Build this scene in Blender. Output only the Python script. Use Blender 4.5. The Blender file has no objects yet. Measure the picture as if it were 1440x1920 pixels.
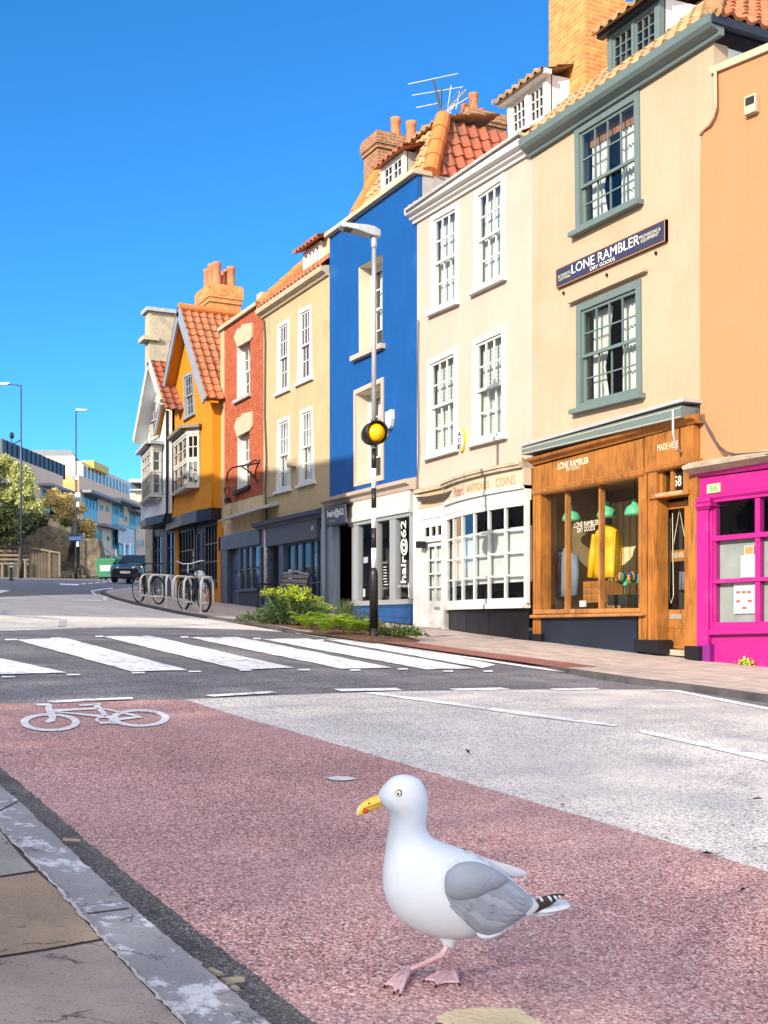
import bpy, bmesh, math, random
from mathutils import Vector, Matrix
import mathutils.geometry as geo
R = random.Random(11)
sc = bpy.context.scene
# ---------------------------------------------------------------- camera, world, sun, exposure
FL, YH, XV, CZ = 2200.0, 1173.0, -383.0, 0.8
TH = math.atan((720-XV)/FL)
SN, CS = math.sin(TH), math.cos(TH)
FWD, RGT = Vector((-CS, SN, 0)), Vector((SN, CS, 0))
cd = bpy.data.cameras.new('camera'); cam = bpy.data.objects.new('camera', cd)
sc.collection.objects.link(cam); sc.camera = cam
cam.location = (0, 0, CZ); cam.rotation_euler = (math.pi/2, 0, math.pi/2-TH)
cd.sensor_fit = 'HORIZONTAL'; cd.sensor_width = 36; cd.lens = FL/1440*36
cd.shift_y = (YH-960)/1440; cd.clip_end = 3000; cd.clip_start = 0.05

FILL_CLOUD = 8.0
SUN_EL, SUN_AZ = math.radians(23), math.radians(28)      # azimuth off the facades' normal, towards the downhill side
SV = Vector((math.sin(SUN_AZ)*math.cos(SUN_EL), -math.cos(SUN_AZ)*math.cos(SUN_EL), math.sin(SUN_EL)))
world = bpy.data.worlds.new('World'); sc.world = world; world.use_nodes = True
wn = world.node_tree; wn.nodes.clear()
wo = wn.nodes.new('ShaderNodeOutputWorld'); wb = wn.nodes.new('ShaderNodeBackground')
sky = wn.nodes.new('ShaderNodeTexSky'); sky.sky_type = 'NISHITA'; sky.sun_disc = False
sky.sun_elevation = SUN_EL; sky.sun_rotation = math.atan2(SV.x, SV.y)
sky.air_density = 0.7; sky.dust_density = 0.2; sky.ozone_density = 9.0
hs = wn.nodes.new('ShaderNodeHueSaturation'); hs.inputs['Saturation'].default_value = 1.08; hs.inputs['Hue'].default_value = .491; hs.inputs['Value'].default_value = .86
wn.links.new(sky.outputs[0], hs.inputs['Color'])
# broken white cloud added as fill light behind the viewer; sky in front is clear
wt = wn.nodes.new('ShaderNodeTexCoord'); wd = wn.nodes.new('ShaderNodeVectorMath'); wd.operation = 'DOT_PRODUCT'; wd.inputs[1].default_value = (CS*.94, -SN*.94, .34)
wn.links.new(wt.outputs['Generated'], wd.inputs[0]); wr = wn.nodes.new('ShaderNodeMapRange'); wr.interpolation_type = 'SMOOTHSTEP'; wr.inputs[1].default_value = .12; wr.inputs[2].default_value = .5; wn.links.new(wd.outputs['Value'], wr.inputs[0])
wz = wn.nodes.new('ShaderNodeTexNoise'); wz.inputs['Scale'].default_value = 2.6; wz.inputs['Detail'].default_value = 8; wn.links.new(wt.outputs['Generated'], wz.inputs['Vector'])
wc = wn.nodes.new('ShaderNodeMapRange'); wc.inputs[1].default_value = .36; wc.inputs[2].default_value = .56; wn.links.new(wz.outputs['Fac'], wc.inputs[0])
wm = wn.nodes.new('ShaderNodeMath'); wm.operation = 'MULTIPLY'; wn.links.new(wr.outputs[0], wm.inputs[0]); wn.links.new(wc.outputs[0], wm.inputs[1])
wx = wn.nodes.new('ShaderNodeMix'); wx.data_type = 'RGBA'; wn.links.new(wm.outputs[0], wx.inputs[0]); wn.links.new(hs.outputs[0], wx.inputs[6]); wx.inputs[7].default_value = (FILL_CLOUD, FILL_CLOUD*.95, FILL_CLOUD*.92, 1)
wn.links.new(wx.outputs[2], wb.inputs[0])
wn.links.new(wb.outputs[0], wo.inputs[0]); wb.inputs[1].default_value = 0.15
sd = bpy.data.lights.new('sun', 'SUN'); sd.energy = 3.2; sd.angle = math.radians(0.5); sd.color = (1, 0.90, 0.74)
so = bpy.data.objects.new('sun', sd); sc.collection.objects.link(so)
so.rotation_euler = SV.to_track_quat('Z', 'Y').to_euler(); so.location = SV*60
sc.view_settings.view_transform = 'Standard'; sc.view_settings.look = 'None'
sc.view_settings.exposure = 1.22; sc.view_settings.gamma = 1
try:
    sc.cycles.max_bounces = 8; sc.cycles.transparent_max_bounces = 12; sc.cycles.caustics_reflective = False
except Exception: pass
# ---------------------------------------------------------------- helpers
def ray(px, py): return FWD+RGT*((px-720)/FL)+Vector((0, 0, (YH-py)/FL))
def dep(px, py, D):
    p = ray(px, py)*D; p.z += CZ; return p
GX, GY, GC = 0.0558, 0.0389, 0.008
def G(x, y): return GC-GX*min(max(x, -80), 25)-GY*max(min(y, 11), -12)
def gp(px, py, dz=0.0):
    d = ray(px, py)
    t = (GC+dz-CZ)/(d.z+GX*d.x+GY*d.y)
    if t < 0 or t*d.y > 11: t = (GC+dz-GY*11-CZ)/(d.z+GX*d.x)
    p = d*t; p.z += CZ; return p
class Face:
    def __init__(s, ox, oy, ang=0.0):
        s.o = Vector((ox, oy, 0)); s.e = Vector((math.cos(ang), math.sin(ang), 0)); s.n = Vector((-math.sin(ang), math.cos(ang), 0))
    def px(s, x, y, w=0.0):
        d = ray(x, y); t = (s.o.dot(s.n)+w)/d.dot(s.n); p = d*t
        return ((p-s.o).dot(s.e), p.z+CZ)
    def P(s, a, z, w=0.0):
        p = s.o+s.e*a+s.n*w; return Vector((p.x, p.y, z))
    def q(s, pts, w=0.0): return [s.px(x, y, w) for x, y in pts]
def bil(Q, u, v):
    TL, TR, BR, BL = Q
    return tuple((1-u)*(1-v)*BL[i]+u*(1-v)*BR[i]+u*v*TR[i]+(1-u)*v*TL[i] for i in (0, 1))
def qsize(Q):
    d = lambda a, b: math.hypot(a[0]-b[0], a[1]-b[1])
    return (d(Q[0], Q[1])+d(Q[3], Q[2]))/2, (d(Q[0], Q[3])+d(Q[1], Q[2]))/2
def shrink(Q, m):
    W, H = qsize(Q); u, v = m/W, m/H
    return [bil(Q, u, 1-v), bil(Q, 1-u, 1-v), bil(Q, 1-u, v), bil(Q, u, v)]
class MB:
    def __init__(s): s.v = []; s.f = []
    def add(s, vs, fs):
        n = len(s.v); s.v += [Vector(p) for p in vs]; s.f += [tuple(i+n for i in f) for f in fs]; return s
    def hexa(s, p):   # p: 4 front (TL,TR,BR,BL) + 4 back
        return s.add(p, [(0, 3, 2, 1), (4, 5, 6, 7), (0, 1, 5, 4), (1, 2, 6, 5), (2, 3, 7, 6), (3, 0, 4, 7)])
    def qb(s, fc, Q, u0, u1, v0, v1, w0, w1):
        c = [bil(Q, u0, v1), bil(Q, u1, v1), bil(Q, u1, v0), bil(Q, u0, v0)]
        return s.hexa([fc.P(a, z, w0) for a, z in c]+[fc.P(a, z, w1) for a, z in c])
    def qbox(s, fc, Q, w0, w1): return s.qb(fc, Q, 0, 1, 0, 1, w0, w1)
    def B(s, fc, x0, ytl, x1, ytr, ybr, ybl, w0, w1):
        return s.qbox(fc, fc.q([(x0, ytl), (x1, ytr), (x1, ybr), (x0, ybl)], w0), w0, w1)
    def fb(s, fc, a0, a1, z0, z1, w0, w1): return s.qbox(fc, [(a0, z1), (a1, z1), (a1, z0), (a0, z0)], w0, w1)
    def box(s, c, sz, M=None):
        x, y, z = [k/2 for k in sz]; c = Vector(c)
        p = [Vector(k) for k in ((-x, -y, z), (x, -y, z), (x, -y, -z), (-x, -y, -z), (-x, y, z), (x, y, z), (x, y, -z), (-x, y, -z))]
        return s.hexa([c+(M@k if M else k) for k in p])
    def prism(s, loop, vec, cap=True):
        n = len(loop); vec = Vector(vec); vs = [Vector(p) for p in loop]+[Vector(p)+vec for p in loop]
        fs = [(i, (i+1) % n, (i+1) % n+n, i+n) for i in range(n)]
        if cap:
            for t in geo.tessellate_polygon([[Vector(p) for p in loop]]):
                fs.append(tuple(t)); fs.append(tuple(k+n for k in reversed(t)))
        return s.add(vs, fs)
    def tube(s, pts, r, n=8, cap=True):
        pts = [Vector(p) for p in pts]; rs = r if isinstance(r, (list, tuple)) else [r]*len(pts)
        vs = []; up = None
        for i, p in enumerate(pts):
            d = (pts[min(i+1, len(pts)-1)]-pts[max(i-1, 0)]).normalized()
            if up is None: up = d.orthogonal().normalized()
            up = (up-d*up.dot(d)); up = up.normalized() if up.length > 1e-6 else d.orthogonal().normalized()
            b = d.cross(up)
            vs += [p+(up*math.cos(2*math.pi*k/n)+b*math.sin(2*math.pi*k/n))*rs[i] for k in range(n)]
        fs = [(i*n+k, i*n+(k+1) % n, (i+1)*n+(k+1) % n, (i+1)*n+k) for i in range(len(pts)-1) for k in range(n)]
        if cap: fs += [tuple(range(n-1, -1, -1)), tuple((len(pts)-1)*n+k for k in range(n))]
        return s.add(vs, fs)
    def lathe(s, prof, c, n=16, axis=None):
        c = Vector(c); M = Vector(axis).to_track_quat('Z', 'Y').to_matrix() if axis is not None else Matrix.Identity(3)
        vs = [c+M@Vector((r*math.cos(2*math.pi*k/n), r*math.sin(2*math.pi*k/n), h)) for r, h in prof for k in range(n)]
        fs = [(i*n+k, i*n+(k+1) % n, (i+1)*n+(k+1) % n, (i+1)*n+k) for i in range(len(prof)-1) for k in range(n)]
        fs += [tuple(range(n-1, -1, -1)), tuple((len(prof)-1)*n+k for k in range(n))]
        return s.add(vs, fs)
    def sphere(s, c, r, n=14, m=9):
        rr = r if isinstance(r, (tuple, list)) else (r, r, r); c = Vector(c)
        vs = [c+Vector((rr[0]*math.sin(math.pi*j/m)*math.cos(2*math.pi*k/n), rr[1]*math.sin(math.pi*j/m)*math.sin(2*math.pi*k/n), rr[2]*math.cos(math.pi*j/m))) for j in range(m+1) for k in range(n)]
        return s.add(vs, [(j*n+k, j*n+(k+1) % n, (j+1)*n+(k+1) % n, (j+1)*n+k) for j in range(m) for k in range(n)])
    def torus(s, c, ax, Rr, r, n=28, m=8):
        c = Vector(c); ax = Vector(ax).normalized(); u = ax.orthogonal().normalized(); w = ax.cross(u); vs = []
        for i in range(n):
            d = u*math.cos(2*math.pi*i/n)+w*math.sin(2*math.pi*i/n)
            vs += [c+d*(Rr+r*math.cos(2*math.pi*k/m))+ax*r*math.sin(2*math.pi*k/m) for k in range(m)]
        return s.add(vs, [(i*m+k, i*m+(k+1) % m, ((i+1) % n)*m+(k+1) % m, ((i+1) % n)*m+k) for i in range(n) for k in range(m)])
    def loft(s, rings, n=16):
        # rings: (A, B, side vector w, offset) ; ellipse through A and B with half width w
        vs = []
        for A, B_, w, off in rings:
            c = (A+B_)/2; h = (B_-A)/2
            vs += [c+off+h*math.cos(2*math.pi*k/n)+w*math.sin(2*math.pi*k/n) for k in range(n)]
        fs = [(i*n+k, i*n+(k+1) % n, (i+1)*n+(k+1) % n, (i+1)*n+k) for i in range(len(rings)-1) for k in range(n)]
        fs += [tuple(range(n-1, -1, -1)), tuple((len(rings)-1)*n+k for k in range(n))]
        return s.add(vs, fs)
    def leaf(s, p, L, W, d=None, nrm=None):
        d = d or Vector((R.gauss(0, 1), R.gauss(0, 1), R.gauss(0, 1))); d = d.normalized()
        nrm = nrm or Vector((R.gauss(0, 1), R.gauss(0, 1), R.gauss(0, 1)+.6))
        b = d.cross(nrm); b = b.normalized() if b.length > 1e-5 else d.orthogonal().normalized()
        p = Vector(p); up = b.cross(d)*L*.12
        return s.add([p, p+d*L*.5+b*W/2+up, p+d*L, p+d*L*.5-b*W/2+up], [(0, 1, 2, 3)])
    def build(s, name, m, parent=None, smooth=False, bevel=0, sub=0):
        me = bpy.data.meshes.new(name); off = WORLDLOC.get(parent.name, Vector((0, 0, 0))) if parent else Vector((0, 0, 0))
        me.from_pydata([tuple(p-off) for p in s.v], [], s.f); me.materials.append(m)
        bm = bmesh.new(); bm.from_mesh(me); bmesh.ops.recalc_face_normals(bm, faces=bm.faces); bm.to_mesh(me); bm.free()
        o = bpy.data.objects.new(name, me); sc.collection.objects.link(o)
        if parent: o.parent = parent
        WORLDLOC[o.name] = off.copy()
        if smooth:
            for p in me.polygons: p.use_smooth = True
        if bevel:
            b = o.modifiers.new('bevel', 'BEVEL'); b.width = bevel; b.segments = 2; b.limit_method = 'ANGLE'
        if sub:
            b = o.modifiers.new('sub', 'SUBSURF'); b.levels = sub; b.render_levels = sub
        return o
WORLDLOC = {}
def thing(name, label, cat, loc, group=None, kind=None):
    o = bpy.data.objects.new(name, None); sc.collection.objects.link(o); o.location = loc; o.empty_display_size = .2
    WORLDLOC[o.name] = Vector(loc); return tag(o, label, cat, group, kind)
def tag(o, label=None, cat=None, group=None, kind=None):
    if label: o['label'] = label
    if cat: o['category'] = cat
    if group: o['group'] = group
    if kind: o['kind'] = kind
    return o
def copy_tree(o, parent=None):
    c = o.copy(); sc.collection.objects.link(c); c.parent = parent
    for ch in list(o.children): copy_tree(ch, c)
    return c
# ---------------------------------------------------------------- materials
MATS = {}
def mat(name, col, rough=.7, var=.12, vs=3.0, bump=.0, bs=40.0, metal=0.0, spec=.4, col2=None, c2s=2.0, c2t=.55, c2w=.12, coat=0, det=6, trans=0, sheen=0, streak=0):
    m = bpy.data.materials.new(name); m.use_nodes = True; nt = m.node_tree; N = nt.nodes; L = nt.links
    p = N['Principled BSDF']; p.inputs['Roughness'].default_value = rough; p.inputs['Metallic'].default_value = metal
    p.inputs['Specular IOR Level'].default_value = spec; p.inputs['Coat Weight'].default_value = coat
    tc = N.new('ShaderNodeTexCoord')
    rgb = N.new('ShaderNodeRGB'); rgb.outputs[0].default_value = (*col, 1); out = rgb.outputs[0]
    if col2:
        n2 = N.new('ShaderNodeTexNoise'); n2.inputs['Scale'].default_value = c2s; n2.inputs['Detail'].default_value = 8; n2.inputs['Roughness'].default_value = .65
        L.new(tc.outputs['Object'], n2.inputs['Vector'])
        r2 = N.new('ShaderNodeMapRange'); r2.inputs[1].default_value = c2t-c2w; r2.inputs[2].default_value = c2t+c2w
        L.new(n2.outputs['Fac'], r2.inputs[0])
        mx = N.new('ShaderNodeMix'); mx.data_type = 'RGBA'; L.new(r2.outputs[0], mx.inputs[0]); L.new(out, mx.inputs[6]); mx.inputs[7].default_value = (*col2, 1); out = mx.outputs[2]
    if var:
        n = N.new('ShaderNodeTexNoise'); n.inputs['Scale'].default_value = vs; n.inputs['Detail'].default_value = det; n.inputs['Roughness'].default_value = .6
        L.new(tc.outputs['Object'], n.inputs['Vector'])
        r = N.new('ShaderNodeMapRange'); r.inputs[1].default_value = .25; r.inputs[2].default_value = .75; r.inputs[3].default_value = 1-var; r.inputs[4].default_value = 1+var
        L.new(n.outputs['Fac'], r.inputs[0])
        mu = N.new('ShaderNodeVectorMath'); mu.operation = 'SCALE'; L.new(out, mu.inputs[0]); L.new(r.outputs[0], mu.inputs['Scale']); out = mu.outputs[0]
    if streak:      # rain streaks and grime running down a wall
        mp = N.new('ShaderNodeMapping'); mp.inputs['Scale'].default_value = (5, 5, .35); L.new(tc.outputs['Object'], mp.inputs[0])
        n4 = N.new('ShaderNodeTexNoise'); n4.inputs['Scale'].default_value = 1.4; n4.inputs['Detail'].default_value = 9; n4.inputs['Roughness'].default_value = .7; L.new(mp.outputs[0], n4.inputs['Vector'])
        r4 = N.new('ShaderNodeMapRange'); r4.inputs[1].default_value = .52; r4.inputs[2].default_value = .78; r4.inputs[3].default_value = 1; r4.inputs[4].default_value = 1-streak; L.new(n4.outputs['Fac'], r4.inputs[0])
        m4 = N.new('ShaderNodeVectorMath'); m4.operation = 'SCALE'; L.new(out, m4.inputs[0]); L.new(r4.outputs[0], m4.inputs['Scale']); out = m4.outputs[0]
    L.new(out, p.inputs['Base Color'])
    if bump:
        n = N.new('ShaderNodeTexNoise'); n.inputs['Scale'].default_value = bs; n.inputs['Detail'].default_value = 4
        L.new(tc.outputs['Object'], n.inputs['Vector'])
        b = N.new('ShaderNodeBump'); b.inputs['Strength'].default_value = bump; b.inputs['Distance'].default_value = .02
        L.new(n.outputs['Fac'], b.inputs['Height']); L.new(b.outputs[0], p.inputs['Normal'])
    if trans:
        tr = N.new('ShaderNodeBsdfTranslucent'); L.new(out, tr.inputs['Color']); ms = N.new('ShaderNodeMixShader'); ms.inputs[0].default_value = trans
        L.new(p.outputs[0], ms.inputs[1]); L.new(tr.outputs[0], ms.inputs[2]); L.new(ms.outputs[0], N['Material Output'].inputs[0])
    MATS[name] = m; return m
def speckle(name, base, dark, light, scale, fd, fl, rough=.9, bump=.5, patch=.12, pscale=.8, tint=None):
    """bound aggregate surfacing: stones of three colours, with slow patches"""
    m = bpy.data.materials.new(name); m.use_nodes = True; nt = m.node_tree; N = nt.nodes; L = nt.links; p = N['Principled BSDF']
    p.inputs['Roughness'].default_value = rough; p.inputs['Specular IOR Level'].default_value = .25
    tc = N.new('ShaderNodeTexCoord'); v = N.new('ShaderNodeTexVoronoi'); v.inputs['Scale'].default_value = scale; L.new(tc.outputs['Object'], v.inputs['Vector'])
    sx = N.new('ShaderNodeSeparateColor'); L.new(v.outputs['Color'], sx.inputs[0])
    cr = N.new('ShaderNodeValToRGB'); e = cr.color_ramp; e.interpolation = 'CONSTANT'
    e.elements[0].color = (*dark, 1); e.elements[1].position = fd; e.elements[1].color = (*base, 1)
    k = e.elements.new(1-fl); k.color = (*light, 1); k = e.elements.new((fd+1-fl)/2); k.color = (*[c*.86 for c in base], 1)
    L.new(sx.outputs[0], cr.inputs[0])
    n = N.new('ShaderNodeTexNoise'); n.inputs['Scale'].default_value = pscale; n.inputs['Detail'].default_value = 7; n.inputs['Roughness'].default_value = .6; L.new(tc.outputs['Object'], n.inputs['Vector'])
    r = N.new('ShaderNodeMapRange'); r.inputs[1].default_value = .3; r.inputs[2].default_value = .7; r.inputs[3].default_value = 1-patch; r.inputs[4].default_value = 1+patch; L.new(n.outputs['Fac'], r.inputs[0])
    mu = N.new('ShaderNodeVectorMath'); mu.operation = 'SCALE'; L.new(cr.outputs[0], mu.inputs[0]); L.new(r.outputs[0], mu.inputs['Scale']); out = mu.outputs[0]
    # wheel wear along the street and small dark scuffs
    for sc_, scl, lo_, hi_, v0_, v1_ in (((.10, 1.5, 1), 1.0, .35, .65, .90, 1.08), ((2.2, 7, 1), 2.0, .64, .74, 1, .62)):
        mp = N.new('ShaderNodeMapping'); mp.inputs['Scale'].default_value = sc_; L.new(tc.outputs['Object'], mp.inputs[0]); n5 = N.new('ShaderNodeTexNoise'); n5.inputs['Scale'].default_value = scl; n5.inputs['Detail'].default_value = 8; n5.inputs['Roughness'].default_value = .65; L.new(mp.outputs[0], n5.inputs['Vector'])
        r5 = N.new('ShaderNodeMapRange'); r5.inputs[1].default_value = lo_; r5.inputs[2].default_value = hi_; r5.inputs[3].default_value = v0_; r5.inputs[4].default_value = v1_; L.new(n5.outputs['Fac'], r5.inputs[0]); m5 = N.new('ShaderNodeVectorMath'); m5.operation = 'SCALE'; L.new(out, m5.inputs[0]); L.new(r5.outputs[0], m5.inputs['Scale']); out = m5.outputs[0]
    if tint:
        n3 = N.new('ShaderNodeTexNoise'); n3.inputs['Scale'].default_value = .55; n3.inputs['Detail'].default_value = 5; L.new(tc.outputs['Object'], n3.inputs['Vector'])
        r3 = N.new('ShaderNodeMapRange'); r3.inputs[1].default_value = .45; r3.inputs[2].default_value = .7; r3.inputs[4].default_value = .5; L.new(n3.outputs['Fac'], r3.inputs[0])
        mx = N.new('ShaderNodeMix'); mx.data_type = 'RGBA'; L.new(r3.outputs[0], mx.inputs[0]); L.new(out, mx.inputs[6]); mx.inputs[7].default_value = (*tint, 1); out = mx.outputs[2]
    L.new(out, p.inputs['Base Color'])
    b = N.new('ShaderNodeBump'); b.inputs['Strength'].default_value = bump; b.inputs['Distance'].default_value = .004; L.new(v.outputs['Distance'], b.inputs['Height']); b.invert = True
    L.new(b.outputs[0], p.inputs['Normal']); MATS[name] = m; return m
def brick(name, c1, c2, mortar, sx=.225, sz=.075, rough=.85, bump=.6, msize=.012):
    m = bpy.data.materials.new(name); m.use_nodes = True; nt = m.node_tree; N = nt.nodes; L = nt.links; p = N['Principled BSDF']; p.inputs['Roughness'].default_value = rough
    tc = N.new('ShaderNodeTexCoord'); s = N.new('ShaderNodeSeparateXYZ'); L.new(tc.outputs['Object'], s.inputs[0])
    a = N.new('ShaderNodeMath'); a.operation = 'ADD'; L.new(s.outputs[0], a.inputs[0]); L.new(s.outputs[1], a.inputs[1])
    c = N.new('ShaderNodeCombineXYZ'); L.new(a.outputs[0], c.inputs[0]); L.new(s.outputs[2], c.inputs[1])
    nd = N.new('ShaderNodeTexNoise'); nd.inputs['Scale'].default_value = 6; L.new(tc.outputs['Object'], nd.inputs['Vector'])
    md = N.new('ShaderNodeMix'); md.data_type = 'VECTOR'; md.inputs[0].default_value = .012; L.new(c.outputs[0], md.inputs[4]); L.new(nd.outputs['Color'], md.inputs[5])
    b = N.new('ShaderNodeTexBrick'); b.inputs['Scale'].default_value = 1; b.inputs['Brick Width'].default_value = sx; b.inputs['Row Height'].default_value = sz
    b.inputs['Mortar Size'].default_value = msize; b.inputs['Mortar Smooth'].default_value = .3; b.inputs['Bias'].default_value = 0
    b.inputs['Color1'].default_value = (*c1, 1); b.inputs['Color2'].default_value = (*c2, 1); b.inputs['Mortar'].default_value = (*mortar, 1); L.new(md.outputs[1], b.inputs['Vector'])
    n = N.new('ShaderNodeTexNoise'); n.inputs['Scale'].default_value = 5; n.inputs['Detail'].default_value = 8; L.new(tc.outputs['Object'], n.inputs['Vector'])
    r = N.new('ShaderNodeMapRange'); r.inputs[1].default_value = .3; r.inputs[2].default_value = .7; r.inputs[3].default_value = .75; r.inputs[4].default_value = 1.2; L.new(n.outputs['Fac'], r.inputs[0])
    mu = N.new('ShaderNodeVectorMath'); mu.operation = 'SCALE'; L.new(b.outputs['Color'], mu.inputs[0]); L.new(r.outputs[0], mu.inputs['Scale']); L.new(mu.outputs[0], p.inputs['Base Color'])
    bp = N.new('ShaderNodeBump'); bp.inputs['Strength'].default_value = bump; bp.inputs['Distance'].default_value = .01; bp.invert = True; L.new(b.outputs['Fac'], bp.inputs['Height']); L.new(bp.outputs[0], p.inputs['Normal'])
    MATS[name] = m; return m
def glassmat(name, tint=(.85, .9, .9), refl=1.0, base=.05):
    m = bpy.data.materials.new(name); m.use_nodes = True; nt = m.node_tree; N = nt.nodes; L = nt.links; N.remove(N['Principled BSDF'])
    t = N.new('ShaderNodeBsdfTransparent'); t.inputs[0].default_value = (*tint, 1); g = N.new('ShaderNodeBsdfGlossy'); g.inputs['Roughness'].default_value = .015; g.inputs[0].default_value = (refl, refl, refl, 1)
    lw = N.new('ShaderNodeLayerWeight'); lw.inputs[0].default_value = .5; f = N.new('ShaderNodeMath'); f.operation = 'POWER'; f.inputs[1].default_value = 4.5; L.new(lw.outputs['Facing'], f.inputs[0]); ms = N.new('ShaderNodeMixShader')
    ad = N.new('ShaderNodeMath'); ad.operation = 'ADD'; ad.inputs[1].default_value = .04+base; L.new(f.outputs[0], ad.inputs[0])
    tc = N.new('ShaderNodeTexCoord'); n = N.new('ShaderNodeTexNoise'); n.inputs['Scale'].default_value = 2.2; L.new(tc.outputs['Object'], n.inputs['Vector'])
    b = N.new('ShaderNodeBump'); b.inputs['Strength'].default_value = .12; b.inputs['Distance'].default_value = .05; L.new(n.outputs['Fac'], b.inputs['Height']); L.new(b.outputs[0], g.inputs['Normal'])
    L.new(ad.outputs[0], ms.inputs[0]); L.new(t.outputs[0], ms.inputs[1]); L.new(g.outputs[0], ms.inputs[2]); L.new(ms.outputs[0], N['Material Output'].inputs[0]); MATS[name] = m; return m
def wood(name, col, dark, rough=.5, coat=.15):
    m = bpy.data.materials.new(name); m.use_nodes = True; nt = m.node_tree; N = nt.nodes; L = nt.links; p = N['Principled BSDF']; p.inputs['Roughness'].default_value = rough; p.inputs['Coat Weight'].default_value = coat
    tc = N.new('ShaderNodeTexCoord'); mp = N.new('ShaderNodeMapping'); mp.inputs['Scale'].default_value = (14, 14, 1.6); L.new(tc.outputs['Object'], mp.inputs[0])
    n = N.new('ShaderNodeTexNoise'); n.inputs['Scale'].default_value = 1.5; n.inputs['Detail'].default_value = 8; n.inputs['Roughness'].default_value = .7; n.inputs['Distortion'].default_value = .6; L.new(mp.outputs[0], n.inputs['Vector'])
    r = N.new('ShaderNodeMapRange'); r.inputs[1].default_value = .35; r.inputs[2].default_value = .72; L.new(n.outputs['Fac'], r.inputs[0])
    n2 = N.new('ShaderNodeTexNoise'); n2.inputs['Scale'].default_value = 2.2; n2.inputs['Detail'].default_value = 6; L.new(tc.outputs['Object'], n2.inputs['Vector'])
    r2 = N.new('ShaderNodeMapRange'); r2.inputs[1].default_value = .30; r2.inputs[2].default_value = .58; L.new(n2.outputs['Fac'], r2.inputs[0])
    mm = N.new('ShaderNodeMath'); mm.operation = 'MULTIPLY'; L.new(r.outputs[0], mm.inputs[0]); L.new(r2.outputs[0], mm.inputs[1])
    mx = N.new('ShaderNodeMix'); mx.data_type = 'RGBA'; L.new(mm.outputs[0], mx.inputs[0]); mx.inputs[6].default_value = (*col, 1); mx.inputs[7].default_value = (*dark, 1); L.new(mx.outputs[2], p.inputs['Base Color'])
    b = N.new('ShaderNodeBump'); b.inputs['Strength'].default_value = .25; b.inputs['Distance'].default_value = .01; L.new(n.outputs['Fac'], b.inputs['Height']); L.new(b.outputs[0], p.inputs['Normal']); MATS[name] = m; return m
M = MATS
mat('cream_render', (.43, .325, .225), .85, .06, 1.2, .35, 60, col2=(.385, .285, .18), c2s=.7, c2t=.6, c2w=.14, streak=.10); mat('ivory_render', (.46, .372, .315), .85, .05, 1.0, .2, 60, col2=(.42, .35, .275), c2s=.8, c2t=.6, c2w=.14, streak=.10)
mat('coral_render', (.42, .19, .088), .85, .05, .8, .25, 50, streak=.07); mat('blue_render', (.004, .075, .27), .55, .1, 1.2, .25, 30, col2=(.02, .11, .32), c2s=1.2, c2t=.68, c2w=.1, streak=.2)
mat('yellow_render', (.45, .345, .195), .85, .08, 1.5, .5, 50, col2=(.37, .28, .17), c2s=1.3, c2t=.62, c2w=.08, streak=.2)
mat('orange_render', (.52, .195, .004), .8, .05, 1.0, .2, 40, streak=.08); mat('white_render', (.66, .68, .70), .85, .06, 1.5, .2, 40, col2=(.5, .53, .57), c2s=.9, c2t=.62)
mat('grey_render', (.42, .36, .25), .95, .2, 3, .8, 20, col2=(.25, .22, .17), c2s=2, c2t=.6)
mat('old_render', (.55, .43, .27), .9, .2, 2, .4, 40, col2=(.2, .15, .1), c2s=1.6, c2t=.62, c2w=.06)
mat('white_paint', (.58, .57, .55), .4, .04, 4); mat('window_white', (.60, .59, .57), .4, .04, 4); mat('shaded_grey_paint', (.25, .265, .285), .45, .05, 3)  # light grey salon frame, darkened and blued to carry the shade on it
mat('sage_paint', (.125, .17, .165), .45, .08, 4); mat('grey_blue_paint', (.24, .28, .33), .5, .08, 4); mat('lead_grey', (.36, .36, .36), .6, .15, 5, .2, 20)
mat('slate_blue_paint', (.045, .062, .10), .4, .15, 3, col2=(.08, .10, .15), c2s=3, c2t=.65); mat('navy_paint', (.012, .018, .034), .45, .2, 3, .15, 30)
mat('black_paint', (.008, .008, .011), .4, .2, 3); mat('royal_blue_paint', (.015, .07, .21), .4, .1, 3)
mat('pink_paint', (.36, .010, .17), .42, .09, 2.2, .08, 30, col2=(.40, .04, .21), c2s=3, c2t=.66); mat('shaded_pink_paint', (.16, .01, .16), .5, .1)
mat('stone', (.40, .34, .25), .9, .2, 4, .4, 40, col2=(.22, .19, .15), c2s=5, c2t=.62); mat('pale_stone', (.44, .37, .26), .9, .1, 4, .2, 40)
brick('red_brick', (.40, .075, .018), (.31, .05, .015), (.36, .13, .065)); brick('orange_brick', (.62, .26, .06), (.46, .17, .045), (.52, .32, .14), msize=.01); brick('old_brick', (.34, .13, .05), (.25, .11, .05), (.36, .26, .16))
mat('tile', (.42, .135, .055), .85, .4, 6, .3, 30, col2=(.20, .11, .065), c2s=5, c2t=.56); mat('dark_tile', (.40, .10, .05), .85, .35, 5, .3, 30, col2=(.15, .07, .045), c2s=2.5, c2t=.5)
mat('mossy_tile', (.46, .27, .13), .9, .3, 6, .3, 30, col2=(.30, .20, .11), c2s=4, c2t=.52); mat('ridge_tile', (.56, .17, .045), .8, .15, 6); mat('terracotta', (.50, .17, .07), .8, .2, 6, col2=(.2, .1, .06), c2s=5, c2t=.62)
wood('honey_wood', (.40, .155, .028), (.075, .028, .008)); wood('worn_wood', (.42, .18, .05), (.09, .035, .015)); wood('grey_wood', (.21, .165, .115), (.10, .08, .06), .8, 0); wood('bench_wood', (.22, .17, .15), (.1, .08, .07), .6, 0)
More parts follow.
